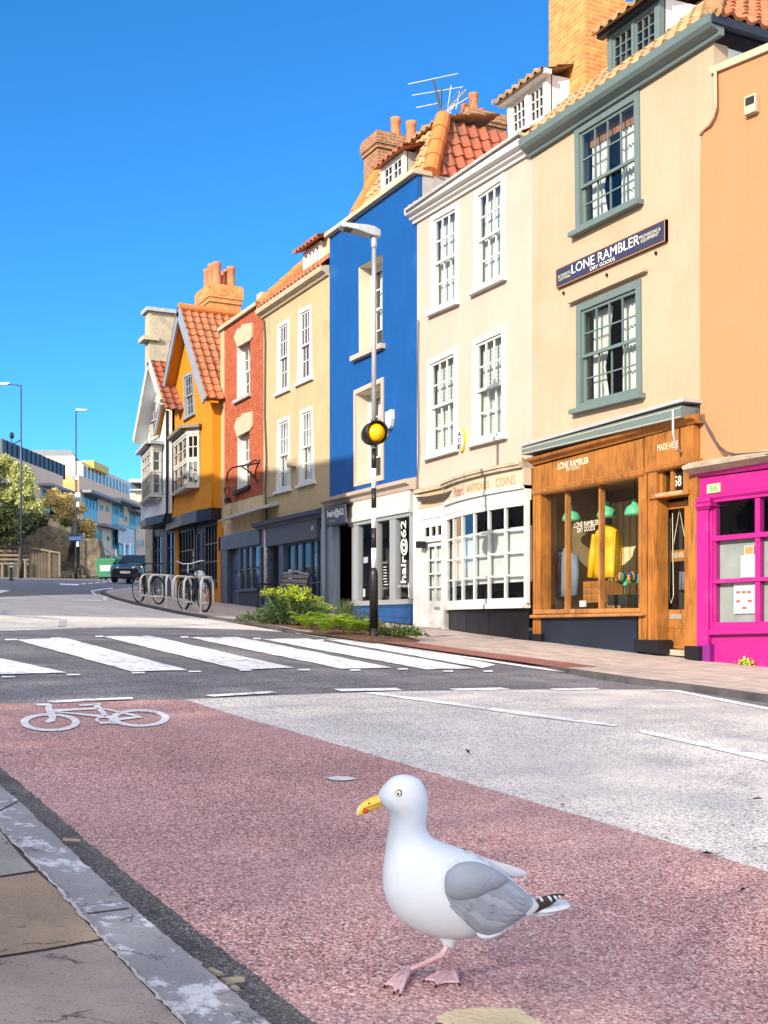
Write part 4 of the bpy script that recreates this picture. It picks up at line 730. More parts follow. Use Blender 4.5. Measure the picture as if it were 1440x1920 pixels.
# shop: bowed white window with small panes
zT, zB = 2.87, 1.17
bx = [838, 851.6, 868, 890, 917, 948, 987]; bw_ = [-.02, -.14, -.24, -.30, -.33, -.33, -.28]
pl = [(FC.px(x, 1050, w)[0], w) for x, w in zip(bx, bw_)]
def strip(mb, z0, z1, dw0, dw1, pl=pl):
    for (a, w), (b, v) in zip(pl, pl[1:]): mb.hexa([FC.P(a, z1, w+dw0), FC.P(b, z1, v+dw0), FC.P(b, z0, v+dw0), FC.P(a, z0, w+dw0), FC.P(a, z1, w+dw1), FC.P(b, z1, v+dw1), FC.P(b, z0, v+dw1), FC.P(a, z0, w+dw1)])
mb = MB(); strip(mb, zT-.09, zT, -.03, .05); strip(mb, zB, zB+.09, -.03, .05)
for k in range(1, 4): z = zB+.09+(zT-zB-.18)*k/4; strip(mb, z-.014, z+.014, -.012, .03)
for i, (a, w) in enumerate(pl): r = .045 if i in (0, 6) else .017; mb.fb(FC, a-r, a+r, zB+.001, zT-.001, w-.02, w+.04)
sw = mb.build('shop_window', wp, H); mg = MB()
for (a, w), (b, v) in zip(pl, pl[1:]): mg.add([FC.P(a, zT, w), FC.P(b, zT, v), FC.P(b, zB, v), FC.P(a, zB, w)], [(0, 3, 2, 1)])
mg.build('glass_pane', M['glass'], sw); mb = MB(); strip(mb, zB-.08, zB, -.09, .08); mb.build('sill', wp, sw)
mb = MB(); 
for (a, w), (b, v) in zip(pl, pl[1:]): mb.add([FC.P(a, zB-.1, w+.05), FC.P(b, zB-.1, v+.05), FC.P(b, G(b, 11)+.0, v+.05), FC.P(a, G(a, 11)+.0, w+.05)], [(0, 3, 2, 1)])
mb.build('stall_riser', M['black_paint'], H)
mb = MB(); strip(mb, zT+.22, zT+.52, -.06, .1); fa = mb.build('fascia', M['sign_ivory'], H); mb = MB(); strip(mb, zT+.001, zT+.22, -.04, .1); strip(mb, zT+.18, zT+.24, -.09, .1); mb.build('frieze', wp, H)
mb = MB(); strip(mb, zT+.52, zT+.57, -.13, .2); strip(mb, zT+.57, zT+.62, -.16, .25); mb.build('lead_flashing', M['stone'], H)
mb = MB(); mb.add([FC.P(a, zT+.5, w) for a, w in pl]+[FC.P(a, zT+.5, .1) for a, w in pl], [(i, i+1, i+8, i+7) for i in range(6)]); mb.add([FC.P(a, zB-.02, w) for a, w in pl]+[FC.P(a, zB-.02, .4) for a, w in pl], [(i, i+1, i+8, i+7) for i in range(6)]); mb.build('window_board', wp, sw)
class Seg:      # a straight run of the bowed fascia, for its lettering
    def __init__(s, w): s.w = w
    def P(s, a, z, w): 
        for (a0, w0), (a1, w1) in zip(pl, pl[1:]):
            if a <= a1 or a1 == pl[-1][0]: break
        return FC.P(a, z, w0+(w1-w0)*(a-a0)/(a1-a0)-.064)
def ftext(x0, x1, z0, z1, s, m, dz=0):
    a0, a1 = FC.px(x0, 1000, -.3)[0], FC.px(x1, 1000, -.3)[0]; text(fa, Seg(0), [(a0, z1), (a1, z1+dz), (a1, z0+dz), (a0, z0)], s, 0, m)
ftext(845, 872, zT+.27, zT+.46, "'Potters'", 'lettering_pink'); ftext(878, 926, zT+.27, zT+.42, 'ANTIQUES', 'lettering_gold'); ftext(938, 972, zT+.27, zT+.42, 'COINS', 'lettering_gold')
# door, frieze and board to its left
aD0, aD1 = FC.px(789, 1000)[0], FC.px(836, 1000)[0]
tb = MB().fb(FC, aD0+.02, aD1, zT+.22, zT+.52, -.06, .0).build('name_board', M['sign_peach'], H); text(tb, FC, [(aD0+.12, zT+.43), (aD1-.08, zT+.43), (aD1-.08, zT+.3), (aD0+.12, zT+.3)], 'Tel: 926 2551', -.065, 'lettering_gold')
MB().fb(FC, aD0-.1, aD1, zT+.525, zT+.6, -.12, .02).build('ledge', M['stone'], H)
gz = G(-20, 11)
MB().fb(FC, aB+.0, aD0+.03, gz, zT+.5, -.09, .02).fb(FC, aD0+.031, aD1+.02, zT-.0, zT+.215, -.05, .02).fb(FC, aD1-.09, aD1+.02, gz-.1, zT-.002, -.05, .05).fb(FC, aD0+.031, aD0+.16, gz-.1, zT-.002, -.03, .05).fb(FC, aD0+.16, aD1-.09, 2.42, 2.50, -.04, .05).fb(FC, aD0+.16, aD1-.09, 2.74, zT-.002, -.03, .05).build('door_case', wp, H)
q0, q1 = aD0+.16, aD1-.09; tf = MB()
for u in (0, .34, .67, 1): a = q0+(q1-q0)*u; tf.fb(FC, a-.025, a+.025, 2.50, 2.74, -.02, .03)
tf.fb(FC, q0, q1, 2.5, 2.53, -.018, .03).fb(FC, q0, q1, 2.71, 2.74, -.018, .03); tf = tf.build('transom_frame', wp, H); pane(tf, FC, [(q0, 2.74), (q1, 2.74), (q1, 2.5), (q0, 2.5)], .01, 'dark_glass')
QD = [(q0, 2.42), (q1, 2.42), (q1, gz+.06), (q0, gz+.06)]; mb = MB(); mb.qb(FC, QD, 0, 1, 0, .26, .02, .07); bars(mb, FC, sub(QD, 0, 1, .26, 1), 2, 4, .09, .03, .02, .07); mb.qb(FC, QD, .14, .86, .06, .2, .01, .02)
dr = mb.build('door', wp, H); pane(dr, FC, sub(QD, 0, 1, .26, 1), .045); drape(dr, FC, sub(QD, .05, .95, .27, .98), .12, amp=.015, waves=8); MB().qb(FC, QD, .5, .78, .215, .245, .0, .02).build('letterbox', M['galvanised'], dr)
a, z = FC.px(797, 1022); MB().box(FC.P(a+.05, z, -.12), (.12, .16, .13)).build('door_lamp', M['black_paint'], H)
room(H, FC, aB+.05, aW-.05, gz, 3.3, 1.4, 'room', .1); mb = MB(); strip(mb, zB+.36, zT-.42, .10, .11); mb.build('blind', M['curtain'], sw)
cb = MB()
for k in range(3): cb.tube([FC.P(*FC.px(x, y+k*3-2, -.2), -.2+.02*k) for x, y in ((781, 935), (800, 934), (832, 928), (858, 919), (890, 905), (930, 896), (960, 889), (978, 878), (990, 868))], .016, 6)
cb.tube([FC.P(*FC.px(x, y, -.04), -.04) for x, y in ((784, 600), (783, 700), (785, 850), (782, 905), (784, 930))], .012, 6); cb.build('cable', M['cable'], H)
MB().tube([FC.P(*FC.px(x, y, -.05), -.05) for x, y in ((980, 858), (985, 900), (990, 955), (989, 1050), (988, 1130))], .014, 6).build('cable', M['iron'], H)
mat('reveal_cream', (.60, .53, .41), .8, .05)
# ---------------------------------------------------------------- blue house (hairdresser)
H = thing('terraced_house', 'tall narrow deep blue rendered house with a mansard roof of red tiles', 'house', (-22.6, 11, G(-22.6, 11)), 'terraced houses along the street')
zt = 9.74; holes = []
QU = FC.q([(672.3, 500.6), (717, 476), (717, 646), (673, 666)]); QL = FC.q([(664.7, 732.7), (720, 707), (720, 900), (665, 913)])
for Q, low in ((QU, 0), (QL, 1)):
    h = Q if not low else shrink(Q, .1); holes.append(h); W_, H_ = qsize(h)
    mb = MB(); fu = .07/W_; fv = .07/H_; wd = .30
    mb.qb(FC, h, 0, fu, 0, 1, wd, wd+.12).qb(FC, h, 1-fu, 1, 0, 1, wd, wd+.12).qb(FC, h, fu, 1-fu, 1-fv, 1, wd+.002, wd+.12).qb(FC, h, fu, 1-fu, 0, fv, wd+.002, wd+.12)
    up, lo = sub(h, fu, 1-fu, .5, 1-fv), sub(h, fu, 1-fu, fv, .52); bars(mb, FC, up, 2, 2, .05, .03, wd+.03, wd+.06); bars(mb, FC, lo, 2, 2, .05, .03, wd+.062, wd+.09)
    o = mb.build('window', wp, H); pane(o, FC, up, wd+.045); pane(o, FC, lo, wd+.076); drape(o, FC, sub(h, .1, .9, .3, .95), wd+.16, amp=.02)
    mb = MB(); 
    for i in range(4):
        a, b = h[i], h[(i+1) % 4]; mb.add([FC.P(*a, -.002), FC.P(*b, -.002), FC.P(*b, wd+.05), FC.P(*a, wd+.05)], [(0, 1, 2, 3)])
    mb.v = [Vector(p) for p in mb.v]
    c = [bil(h, .5, .5)]*1
    for i, p in enumerate(mb.v):
        d = Vector((c[0][0], p.y, c[0][1]))-p; p += d*.006
    mb.build('window_reveal', M['reveal_cream'], o)
    if low:
        mb = MB(); W2, H2 = qsize(Q); u, v = .1/W2, .1/H2
        mb.qb(FC, Q, 0, u, 0, 1, -.03, .02).qb(FC, Q, 1-u, 1, 0, 1, -.03, .02).qb(FC, Q, u, 1-u, 1-v, 1, -.029, .02).qb(FC, Q, u, 1-u, 0, v, -.029, .02).build('architrave', M['ivory_render'], o)
    else: MB().qb(FC, Q, -.2, 1.12, -.055, .0, -.12, .05).build('sill', M['ivory_render'], o)
wall(H, FC, [(aY, 3.6), (aB, 3.6), (aB, zt), (aY, zt)], holes, M['blue_render'], rd=.45); shell(H, FC, aY+.01, aB-.01, 3.55, zt, M['white_render'])
MB().fb(FC, aY+.1, aB-.1, 3.7, zt, 1.5, 1.55).build('interior_partition', M['room'], H)
MB().fb(FC, aY-.05, aB+.05, zt, zt+.09, -.12, .32).build('coping', M['pale_stone'], H)
MB().box((aB+.0, 11.42, zt-.35), (.03, .6, .8)).build('flashing', M['lead_grey'], H)
# mansard
bx0, bx1, by0, by1, bz = aY+.15, aB-.02, 11.32, 16, zt+.06; ins, mh = .62, 1.42
tiles(H, (bx0, by0, bz), (bx1-bx0, 0, 0), (0, ins, mh), 17, 6, M['mossy_tile'], lo=lambda v: v*ins/(bx1-bx0), hi=lambda v: 1-v*ins/(bx1-bx0), name='roof')
tiles(H, (bx1, by0, bz), (0, by1-by0, 0), (-ins, 0, mh), 18, 5, M['dark_tile'], lo=lambda v: v*ins/(by1-by0), name='roof', amp=.05)
tiles(H, (bx0, by1, bz), (0, by0-by1, 0), (ins, 0, mh), 18, 5, M['tile'], hi=lambda v: 1-v*ins/(by1-by0), name='roof')
ridge(H, (bx1+.02, by0-.02, bz), (bx1-ins+.02, by0+ins, bz+mh+.05), .17); ridge(H, (bx0, by0, bz), (bx0+ins, by0+ins, bz+mh), .15)
tiles(H, (bx0+ins-.1, by0+ins-.12, bz+mh+.02), (bx1-bx0-2*ins+.25, 0, 0), (0, 1.4, .32), 14, 4, M['mossy_tile'], name='roof'); 
D = Face(0, 11.40); QD = D.q([(713, 314), (757, 284), (757, 331), (714, 362)]); a0, a1 = QD[3][0], QD[1][0]; zb, zt2 = (QD[3][1]+QD[2][1])/2, (QD[0][1]+QD[1][1])/2
QD = [(a0, zt2), (a1, zt2), (a1, zb), (a0, zb)]; mb = MB(); mb.qb(D, QD, 0, .1, 0, 1, 0, .1).qb(D, QD, .9, 1, 0, 1, 0, .1).qb(D, QD, .1, .9, .88, 1, .002, .1).qb(D, QD, .1, .9, 0, .1, .002, .1); bars(mb, D, sub(QD, .1, .5, .1, .88), 2, 2, .05, .025, .02, .06); bars(mb, D, sub(QD, .5, .9, .1, .88), 2, 2, .05, .025, .02, .06)
dm = mb.build('dormer', wp, H); pane(dm, D, sub(QD, .1, .9, .1, .88), .04, 'dark_glass'); MB().add([D.P(a1, zb-.2, .08), D.P(a1, zt2, .08), D.P(a1, zt2, 1.5), D.P(a1, zb, 1.5), D.P(a0, zb-.2, .08), D.P(a0, zt2, .08), D.P(a0, zt2, 1.5), D.P(a0, zb, 1.5)], [(0, 1, 2, 3), (4, 7, 6, 5), (1, 5, 6, 2)]).build('dormer_cheek', M['lead_grey'], dm)
tiles(dm, (a0-.15, 11.25, zt2), (a1-a0+.4, 0, 0), (0, 1.5, .4), 6, 4, M['tile'], name='dormer_roof')
zc = lambda y, D_: CZ+(YH-y)/FL*D_
p = dep(728, 265, 28.2); stack(H, p.x-.32, p.x+.45, p.y-.5, p.y+.7, 9, p.z, 'old_brick', .4)
for i, (x, yb, yt, D_) in enumerate(((742, 266, 222, 27.9), (771, 268, 229, 27.2), (800, 256, 239, 26.6), (825, 262, 240, 26.2))):
    p = dep(x, yb, D_); ht = (yb-yt)/FL*D_; pots(H, [(p.x, p.y, p.z-.12, ht+.12)], r=.13)
p = dep(886, 236, 25.5); stack(H, p.x-.5, p.x+.35, p.y-.3, p.y+.6, 10, p.z+.2, 'old_brick')
for x, yt in ((873, 198), (888, 176), (901, 207)): q = dep(x, yt, 25.3); pots(H, [(q.x, q.y, p.z+.15, q.z-p.z-.15)], r=.11)
# aerials
an = thing('roof_aerial', 'cluster of television aerials on the hipped corner of the red tiled roof', 'aerial', dep(828, 225, 25))
A_ = lambda x, y, D_=25: dep(x, y, D_)
mb = MB().tube([A_(835, 245), A_(826, 205), A_(812, 150)], .022, 6).tube([A_(825, 212), A_(828, 165)], .022, 6); mb.build('mast', M['iron'], an)
mb = MB(); 
for l, r_ in (((765, 158), (859, 138)), ((773, 179), (868, 163)), ((780, 202), (820, 194)), ((840, 206), (878, 183))): mb.tube([A_(*l), A_(*r_)], .012, 5)
mb.build('element', M['galvanised'], an)
mb = MB().tube([A_(830, 215), A_(874, 168)], .014, 5)
for k in range(11): x, y = 834+k*3.7, 211-k*4; mb.tube([A_(x-7, y-6, 24.9), A_(x+6, y+6, 25.1)], .008, 4)
for k in range(5): mb.tube([A_(826+k*3, 232-k*6), A_(838+k*4, 226-k*8)], .012, 5)
mb.tube([A_(838, 215), A_(846, 160)], .012, 5).tube([A_(855, 205), A_(862, 172)], .012, 5); mb.build('yagi', M['galvanised'], an)
a, z = FC.px(735, 787); mb = MB().prism([FC.P(a+dx, z+dz, -.1) for dx, dz in ((-.14, .17), (.14, .19), (.15, .0), (.09, -.16), (.02, -.2), (-.08, -.16), (-.14, .0))], (0, .1, 0))
tag(mb.build('alarm_box', M['paper'], bevel=.015), 'white shield shaped alarm box on the blue wall beside the lower window', 'alarm box')
# shopfront
mat('pale_fascia', (.52, .52, .49), .5, .06); gb = M['grey_blue_paint']; pg = M['shaded_grey_paint']
zc0 = FC.px(661, 947)[1]; aP = FC.px(661, 1000)[0]; aQ = FC.px(776, 1000)[0]
mb = MB(); mould(mb, FC, (aY+.0, 3.62), (aB-.02, 3.62), [(0, -.12), (-.12, -.12), (-.16, -.04), (-.26, .0), (-.28, .07), (0, .13)]); mb.build('cornice', M['ivory_render'], H)
f1 = MB().fb(FC, aP, aQ, 3.16, 3.5, -.10, .02).fb(FC, aP, aQ, 3.06, 3.16, -.13, .02).build('fascia', M['pale_fascia'], H)
MB().fb(FC, aY+.3, aP-.002, 3.06, 3.5, -.08, .02).build('door_fascia', M['slate_blue_paint'], H)
zT, zB = 2.98, 1.33
mb = MB(); mb.fb(FC, aP, aQ, zT, 3.059, -.09, .04); mb.fb(FC, aP, aQ, zB-.1, zB, -.12, .04)
cols = [(661, 672.5), (704, 708.5), (732, 743), (769, 776)]
for xa, xb in cols: A1, B1 = FC.px(xa, 1000, -.06)[0], FC.px(xb, 1000, -.06)[0]; mb.fb(FC, A1, B1, zB+.001, zT-.001, -.08, .04)
sw = mb.build('shop_window', pg, H); pane(sw, FC, [(aP, zT), (aQ, zT), (aQ, zB), (aP, zB)], -.01, 'shop_glass')
text(sw, FC, FC.q([(751.5, 1093), (751.5, 976), (764.5, 976), (764.5, 1093)], -.01), 'hair@62', -.016, 'lettering_white', bold=.015)
text(sw, FC, FC.q([(747.5, 1097), (769, 1096.5), (769, 1101), (747.5, 1101.5)], -.01), '0117 929 1720', -.016, 'lettering_white')
g0, g1 = G(aP, 11)+.05, G(aQ, 11)+.05
rb = M['royal_blue_paint']
QR = [(aP, zB-.1), (aQ, zB-.1), (aQ, g1+.05), (aP, g0+.06)]; mb = MB().qbox(FC, QR, -.08, .02).qb(FC, QR, .03, .97, .86, .9, -.1, -.075).qb(FC, QR, .03, .97, .28, .32, -.1, -.075).qb(FC, QR, .0, 1, .0, .07, -.12, -.075); mb.build('stall_riser', rb, H); MB().qb(FC, QR, 0, 1, -.12, .0, -.06, .02).build('plinth', M['black_paint'], H)
sl_ = M['slate_blue_paint']
A0, A1, A2 = FC.px(612, 1000)[0], FC.px(636, 1000)[0], FC.px(661, 1000)[0]
MB().fb(FC, A0-.2, A1-.25, G(A0, 11), 3.06, -.06, .04).fb(FC, A1-.25, A1-.12, G(A1, 11), 3.058, -.12, .04).fb(FC, A1-.12, A1, G(A1, 11), 3.06, -.03, .9).build('pilaster', gb, H)
drk = MB().fb(FC, A1, A2, G(A1, 11), 3.05, .85, .9).fb(FC, A1+.1, A2-.1, 1.1, 2.0, .83, .86).build('door', M['navy_paint'], H)
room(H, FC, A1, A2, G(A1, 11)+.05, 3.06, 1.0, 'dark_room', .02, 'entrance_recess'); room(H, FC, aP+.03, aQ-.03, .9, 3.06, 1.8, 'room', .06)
SQ = FC.q([(611.5, 951), (647, 945), (649.5, 979), (613, 986)], -.3)
hsg = tag(MB().qbox(FC, SQ, -.31, -.27).build('hanging_sign', M['sign_grey']), 'grey sign reading hair@62 fixed above the dark salon entrance', 'sign'); text(hsg, FC, sub(SQ, .07, .93, .34, .82), 'hair@62', -.314, 'lettering_white', bold=.02); text(hsg, FC, sub(SQ, .15, .45, .18, .25), 'salon', -.314, 'lettering_white'); 
MB().fb(FC, SQ[0][0], SQ[1][0], SQ[0][1]-.02, SQ[0][1]+.02, -.27, .0).build('bracket', M['iron'], hsg)
MB().tube([FC.P(*FC.px(607, y, -.15), -.15) for y in (950, 1010, 1080, 1165)], .055, 10).build('drainpipe', gb, H, smooth=True)
for y in (1020, 1046): MB().tube([FC.P(*FC.px(607, y, -.15), -.15), FC.P(*FC.px(607, y+2.5, -.15), -.15)], .066, 10).build('pipe_collar', gb, H)
# chalk board and chairs seen through the glass
Q = FC.q([(713, 1054), (730, 1052), (733, 1117), (716, 1118)], .35); cbd = tag(MB().qbox(FC, Q, .36, .4).build('chalk_board', M['black_paint']), 'tall chalk board in a wooden frame behind the salon window', 'board')
MB().qb(FC, Q, 0, .12, 0, 1, .34, .42).qb(FC, Q, .88, 1, 0, 1, .34, .42).qb(FC, Q, .12, .88, .94, 1, .34, .42).qb(FC, Q, .12, .88, .2, .25, .34, .42).build('frame', M['grey_wood'], cbd)
mb = MB()
for k in range(7): mb.qb(FC, Q, .2+R.uniform(0, .15), .6+R.uniform(0, .2), .32+k*.085, .345+k*.085, .355, .358)
mb.build('chalk_lines', M['lettering_white'], cbd)
Q = FC.q([(679, 1104), (684.5, 1104), (684.5, 1119), (679, 1119.5)], .05); tag(MB().qbox(FC, Q, .05, .055).build('paper_notice', M['paper']), 'small upright white card at the foot of the salon window', 'notice')
Q = FC.q([(682, 1045), (690, 1044), (690, 1055), (682, 1056)], .005); tag(MB().qbox(FC, Q, .0, .004).build('window_sticker', M['print_grey']), 'small pale square sticker halfway up the salon window', 'sticker')
for x, w in ((690, .8), (758, .9)):
    a, z = FC.px(x, 1095, w); t = thing('salon_chair', 'dark salon chair with a thin curved metal back seen through the '+('left' if x < 700 else 'lettered')+' salon pane', 'chair', FC.P(a, .95, w), 'chairs inside the salon')
    MB().tube([FC.P(a-.22, 1.4, w), FC.P(a-.2, 1.72, w), FC.P(a, 1.85, w), FC.P(a+.2, 1.72, w), FC.P(a+.22, 1.4, w)], .012, 6).build('back_rail', M['steel'], t); MB().box(FC.P(a, 1.38, w), (.46, .46, .08)).build('seat', M['black_paint'], t, bevel=.02); MB().tube([FC.P(a, .92, w), FC.P(a, 1.36, w)], .03, 8).build('pedestal', M['steel'], t)
# ---------------------------------------------------------------- pale yellow house
H = thing('terraced_house', 'pale yellow rendered house with four narrow white sash windows and a closed slate blue shop', 'house', (-26.9, 11, G(-26.9, 11)), 'terraced houses along the street')
holes = []
for k, q in enumerate(([(521, 608.6), (542.8, 596), (543, 728), (519, 739)], [(561, 582), (583.5, 569.7), (586, 707), (558, 719.7)], [(521, 788), (543, 778), (545.5, 915.6), (518.6, 922.5)], [(563.6, 769.7), (585.8, 760), (590.6, 901.7), (560.8, 910)])):
    Q = FC.q(q); o, h = sash(H, FC, Q, wp, 3, (2, 2), .10, .02, .12, .025, .07, silld=.06, glass='glass'); holes.append(h)
    if k > 1: drape(o, FC, sub(Q, .06, .94, .03, .95), .17, amp=.02, waves=6)
zt = 8.92
wall(H, FC, [(aK, 3.45), (aY, 3.45), (aY, zt), (aK, zt)], holes, M['yellow_render']); shell(H, FC, aK+.01, aY-.01, 3.4, zt, M['white_render'])
MB().fb(FC, aK+.1, aY-.1, 3.7, zt, 1.0, 1.05).build('interior_partition', M['room'], H)
mb = MB(); mould(mb, FC, (aK-.05, zt), (aY-.02, zt), [(0, -.04), (-.06, -.04), (-.1, .02), (-.2, .05), (-.22, .16), (0, .2)]); mb.build('cornice', M['pale_stone'], H)
ez = zt+.18; tiles(H, (aK+.1, 10.8, ez), (aY-aK-.1, 0, 0), (0, 2.3, 2.2), 18, 8, M['tile'], name='roof'); ridge(H, (aK+.15, 10.85, ez+.05), (aK+.15, 13.1, ez+2.25), .16)
D = Face(0, 11.15); a0 = D.px(568, 480)[0]; a1 = D.px(600, 480)[0]; zb = D.px(585, 503)[1]; zt2 = D.px(585, 462)[1]
QD = [(a0, zt2), (a1, zt2), (a1, zb-.12), (a0, zb-.12)]; mb = MB().qbox(D, QD, .06, .1); bars(mb, D, QD, 4, 1, .08, .07, 0, .06); dm = mb.build('dormer', wp, H)
MB().add([D.P(a1, zb-.3, .1), D.P(a1, zt2, .1), D.P(a1, zt2+.1, 1.8), D.P(a1, zb, 1.8)], [(0, 1, 2, 3)]).box(((a1+.25), 11.5, zb+.15), (.5, .5, 1.0)).build('dormer_cheek', M['old_render'], dm)

tiles(dm, (a0-.2, 10.95, zt2), (a1-a0+.5, 0, 0), (0, 1.8, .75), 7, 6, M['tile'], name='dormer_roof')
a, z = FC.px(552, 868); MB().fb(FC, a-.13, a+.13, z-.11, z+.13, -.16, 0).build('vent_box', M['pale_stone'], H, bevel=.02)
MB().tube([FC.P(*FC.px(x, y, -.04), -.04) for x, y in ((494.5, 600), (497, 640), (496, 780), (499, 860), (497, 920), (500, 975))], .022, 6).tube([FC.P(*FC.px(x, y, -.04), -.04) for x, y in ((499, 935), (510, 932), (519, 927))], .012, 5).build('cable', M['cable'], H)
MB().tube([FC.P(*FC.px(498, y, -.12), -.12) for y in (990, 1040, 1110)], .05, 10).build('drainpipe', M['worn_paint'], H, smooth=True)
mb = MB(); mould(mb, FC, (aK-.1, 3.36), (aY-.0, 3.36), [(0, -.06), (-.16, -.06), (-.2, 0), (-.3, .03), (-.32, .12), (0, .2)]); mb.build('cornice', M['slate_blue_paint'], H)
aF0, aF1 = FC.px(500, 1000)[0], FC.px(604, 1000)[0]
fa = MB().fb(FC, aF0, aF1, 2.84, 3.3, -.14, .02).build('fascia', M['sign_grey'], H); text(fa, FC, [(aF1-.32, 3.16), (aF1-.18, 3.16), (aF1-.18, 3.04), (aF1-.32, 3.04)], '64', -.145, 'lettering_white')
c = lambda x: FC.px(x, 1000)[0]
mb = MB(); gz = G(-27, 11)
mb.fb(FC, aF0, c(510), gz-.2, 2.84, -.06, .05).fb(FC, c(528), c(537), gz-.2, 2.84, -.08, .05).fb(FC, c(510), c(528), gz-.2, 2.75, .55, .6).build('pilaster', M['slate_blue_paint'], H)
dr = MB().fb(FC, c(514), c(525), 1.0, 2.5, .52, .56).build('door', M['royal_blue_paint'], H); pane(dr, FC, [(c(516), 2.4), (c(523), 2.4), (c(523), 1.8), (c(516), 1.8)], .51, 'dark_glass')
QS = [(c(537), 2.84), (c(605), 2.84), (c(605), 1.15), (c(537), 1.15)]; mb = MB(); mb.qb(FC, QS, 0, 1, .97, 1, -.04, .06).qb(FC, QS, 0, 1, 0, .05, -.08, .06)
for u in (.0, .255, .46, .70, .87, .98): mb.qb(FC, QS, u, u+.025, .05, .97, -.02, .05)
mb.qb(FC, QS, .025, .98, .385, .405, -.015, .045); sw = mb.build('shop_window', M['slate_blue_paint'], H); pane(sw, FC, QS, .02, 'dark_glass')
MB().qb(FC, QS, .28, .46, .06, .97, .05, .07).build('board', M['honey_wood'], sw); MB().qb(FC, QS, .73, .87, .55, .8, .06, .07).qb(FC, QS, .9, .97, .55, .8, .06, .07).build('inside_paper', M['paper'], sw)
QN = sub(QS, .055, .16, .44, .62); tag(MB().qbox(FC, QN, .0, .006).build('paper_notice', M['paper']), 'single white paper notice stuck inside the slate blue shop window', 'notice')
MB().fb(FC, c(537), c(605), gz-.3, 1.149, -.05, .05).build('stall_riser', M['slate_blue_paint'], H); room(H, FC, c(538), c(604), .9, 2.85, 1.2, 'dark_room', .07)
# ---------------------------------------------------------------- brick house
H = thing('terraced_house', 'narrow red brick house with stone keystone lintels and a dark blue shop', 'house', (-30.7, 11, G(-30.7, 11)), 'terraced houses along the street')
holes = []; zt = 9.3
for k, q in enumerate(([(444, 650), (469, 637), (469, 738), (444, 751)], [(445, 818), (468, 806), (468, 911), (445, 922)])):
    Q = FC.q(q); holes.append(Q); W_, H_ = qsize(Q); wd = .16; mb = MB(); fu, fv = .08/W_, .08/H_
    mb.qb(FC, Q, 0, fu, 0, 1, wd, wd+.12).qb(FC, Q, 1-fu, 1, 0, 1, wd, wd+.12).qb(FC, Q, fu, 1-fu, 1-fv, 1, wd+.002, wd+.12).qb(FC, Q, fu, 1-fu, 0, fv, wd+.002, wd+.12)
    up, lo = sub(Q, fu, 1-fu, .5, 1-fv), sub(Q, fu, 1-fu, fv, .52); bars(mb, FC, up, 3, 2, .05, .025, wd+.03, wd+.06); bars(mb, FC, lo, 3, 2, .05, .025, wd+.062, wd+.09)
    o = mb.build('window', wp, H); pane(o, FC, up, wd+.045); pane(o, FC, lo, wd+.076); drape(o, FC, sub(Q, .1, .9, .1, .95), wd+.16, amp=.015, waves=5)
    MB().qb(FC, Q, -.12, 1.1, -.06, .0, -.1, .1).build('sill', M['iron'] if k else M['lead_grey'], o)
    rv = MB(); a, b = Q[0], Q[3]; rv.add([FC.P(a[0]+.004, a[1], -.001), FC.P(b[0]+.004, b[1], -.001), FC.P(b[0]+.004, b[1], wd), FC.P(a[0]+.004, a[1], wd)], [(0, 1, 2, 3)]); rv.build('window_reveal', M['white_paint'], o)
    dy = 0 if k == 0 else 168.5
    lint = [(438.5, 632+dy), (444, 617+dy*.995), (451.5, 614+dy*.993), (453, 608.5+dy*.993), (472.5, 605+dy*.988), (471.5, 632+dy*.995), (469, 637+dy), (444, 650.5+dy)]
    MB().prism([FC.P(*FC.px(x, y, -.04), -.04) for x, y in lint], (0, .06, 0)).build('keystone_lintel', M['pale_stone'], o)
wall(H, FC, [(aO+.0, 4.25), (aK, 4.25), (aK, zt), (aO, zt)], holes, M['red_brick'], rd=.3); shell(H, FC, aO+.01, aK-.01, 3.3, zt, M['old_render'])
MB().fb(FC, aO-.02, aO+.3, 3.6, zt, -.02, .2).build('quoin', M['yellow_render'], H); MB().fb(FC, aO-.05, aK+.0, zt, zt+.1, -.1, .3).fb(FC, aK-.25, aK+.1, zt-.3, zt+.25, -.1, .4).build('coping', M['pale_stone'], H)
MB().fb(FC, aO+.1, aK-.1, 3.6, zt, .9, .95).build('interior_partition', M['room'], H)
MB().fb(FC, aO+.3, aK, 3.3, 4.25, -.03, .2).build('render_band', M['old_render'], H)
tiles(H, (aO+.1, 11.6, zt-.1), (aK-aO-.2, 0, 0), (0, 2.3, 1.2), 14, 8, M['tile'], name='roof')
MB().tube([FC.P(*FC.px(x, y, w), w) for x, y, w in ((425, 900, -.02), (427, 886, -.3), (435, 877, -.4), (450, 874, -.4), (487, 868, -.35))], .022, 6).tube([FC.P(*FC.px(x, y, w), w) for x, y, w in ((463, 877, -.3), (470, 868, -.3), (480, 862, -.02))], .02, 6).tube([FC.P(*FC.px(x, y, w), w) for x, y, w in ((452, 874, -.3), (470, 886, -.2), (484, 904, -.02))], .02, 6).tube([FC.P(*FC.px(x, y, w), w) for x, y, w in ((487, 862, -.3), (480, 880, -.3), (478, 896, -.1))], .02, 6).build('sign_bracket', M['iron'], H)
mb = MB().tube([FC.P(*FC.px(x, y, -.3), -.3) for x, y in ((420, 915), (430, 914), (430, 922), (427, 938), (421, 922), (420, 915))], .014, 5); mb.box(FC.P(*FC.px(427, 938, -.3), -.3), (.16, .16, .12)); mb.tube([FC.P(*FC.px(427, 936, -.3), -.3), FC.P(*FC.px(428, 936, 0), 0)], .014, 5); mb.build('lantern_bracket', M['iron'], H)
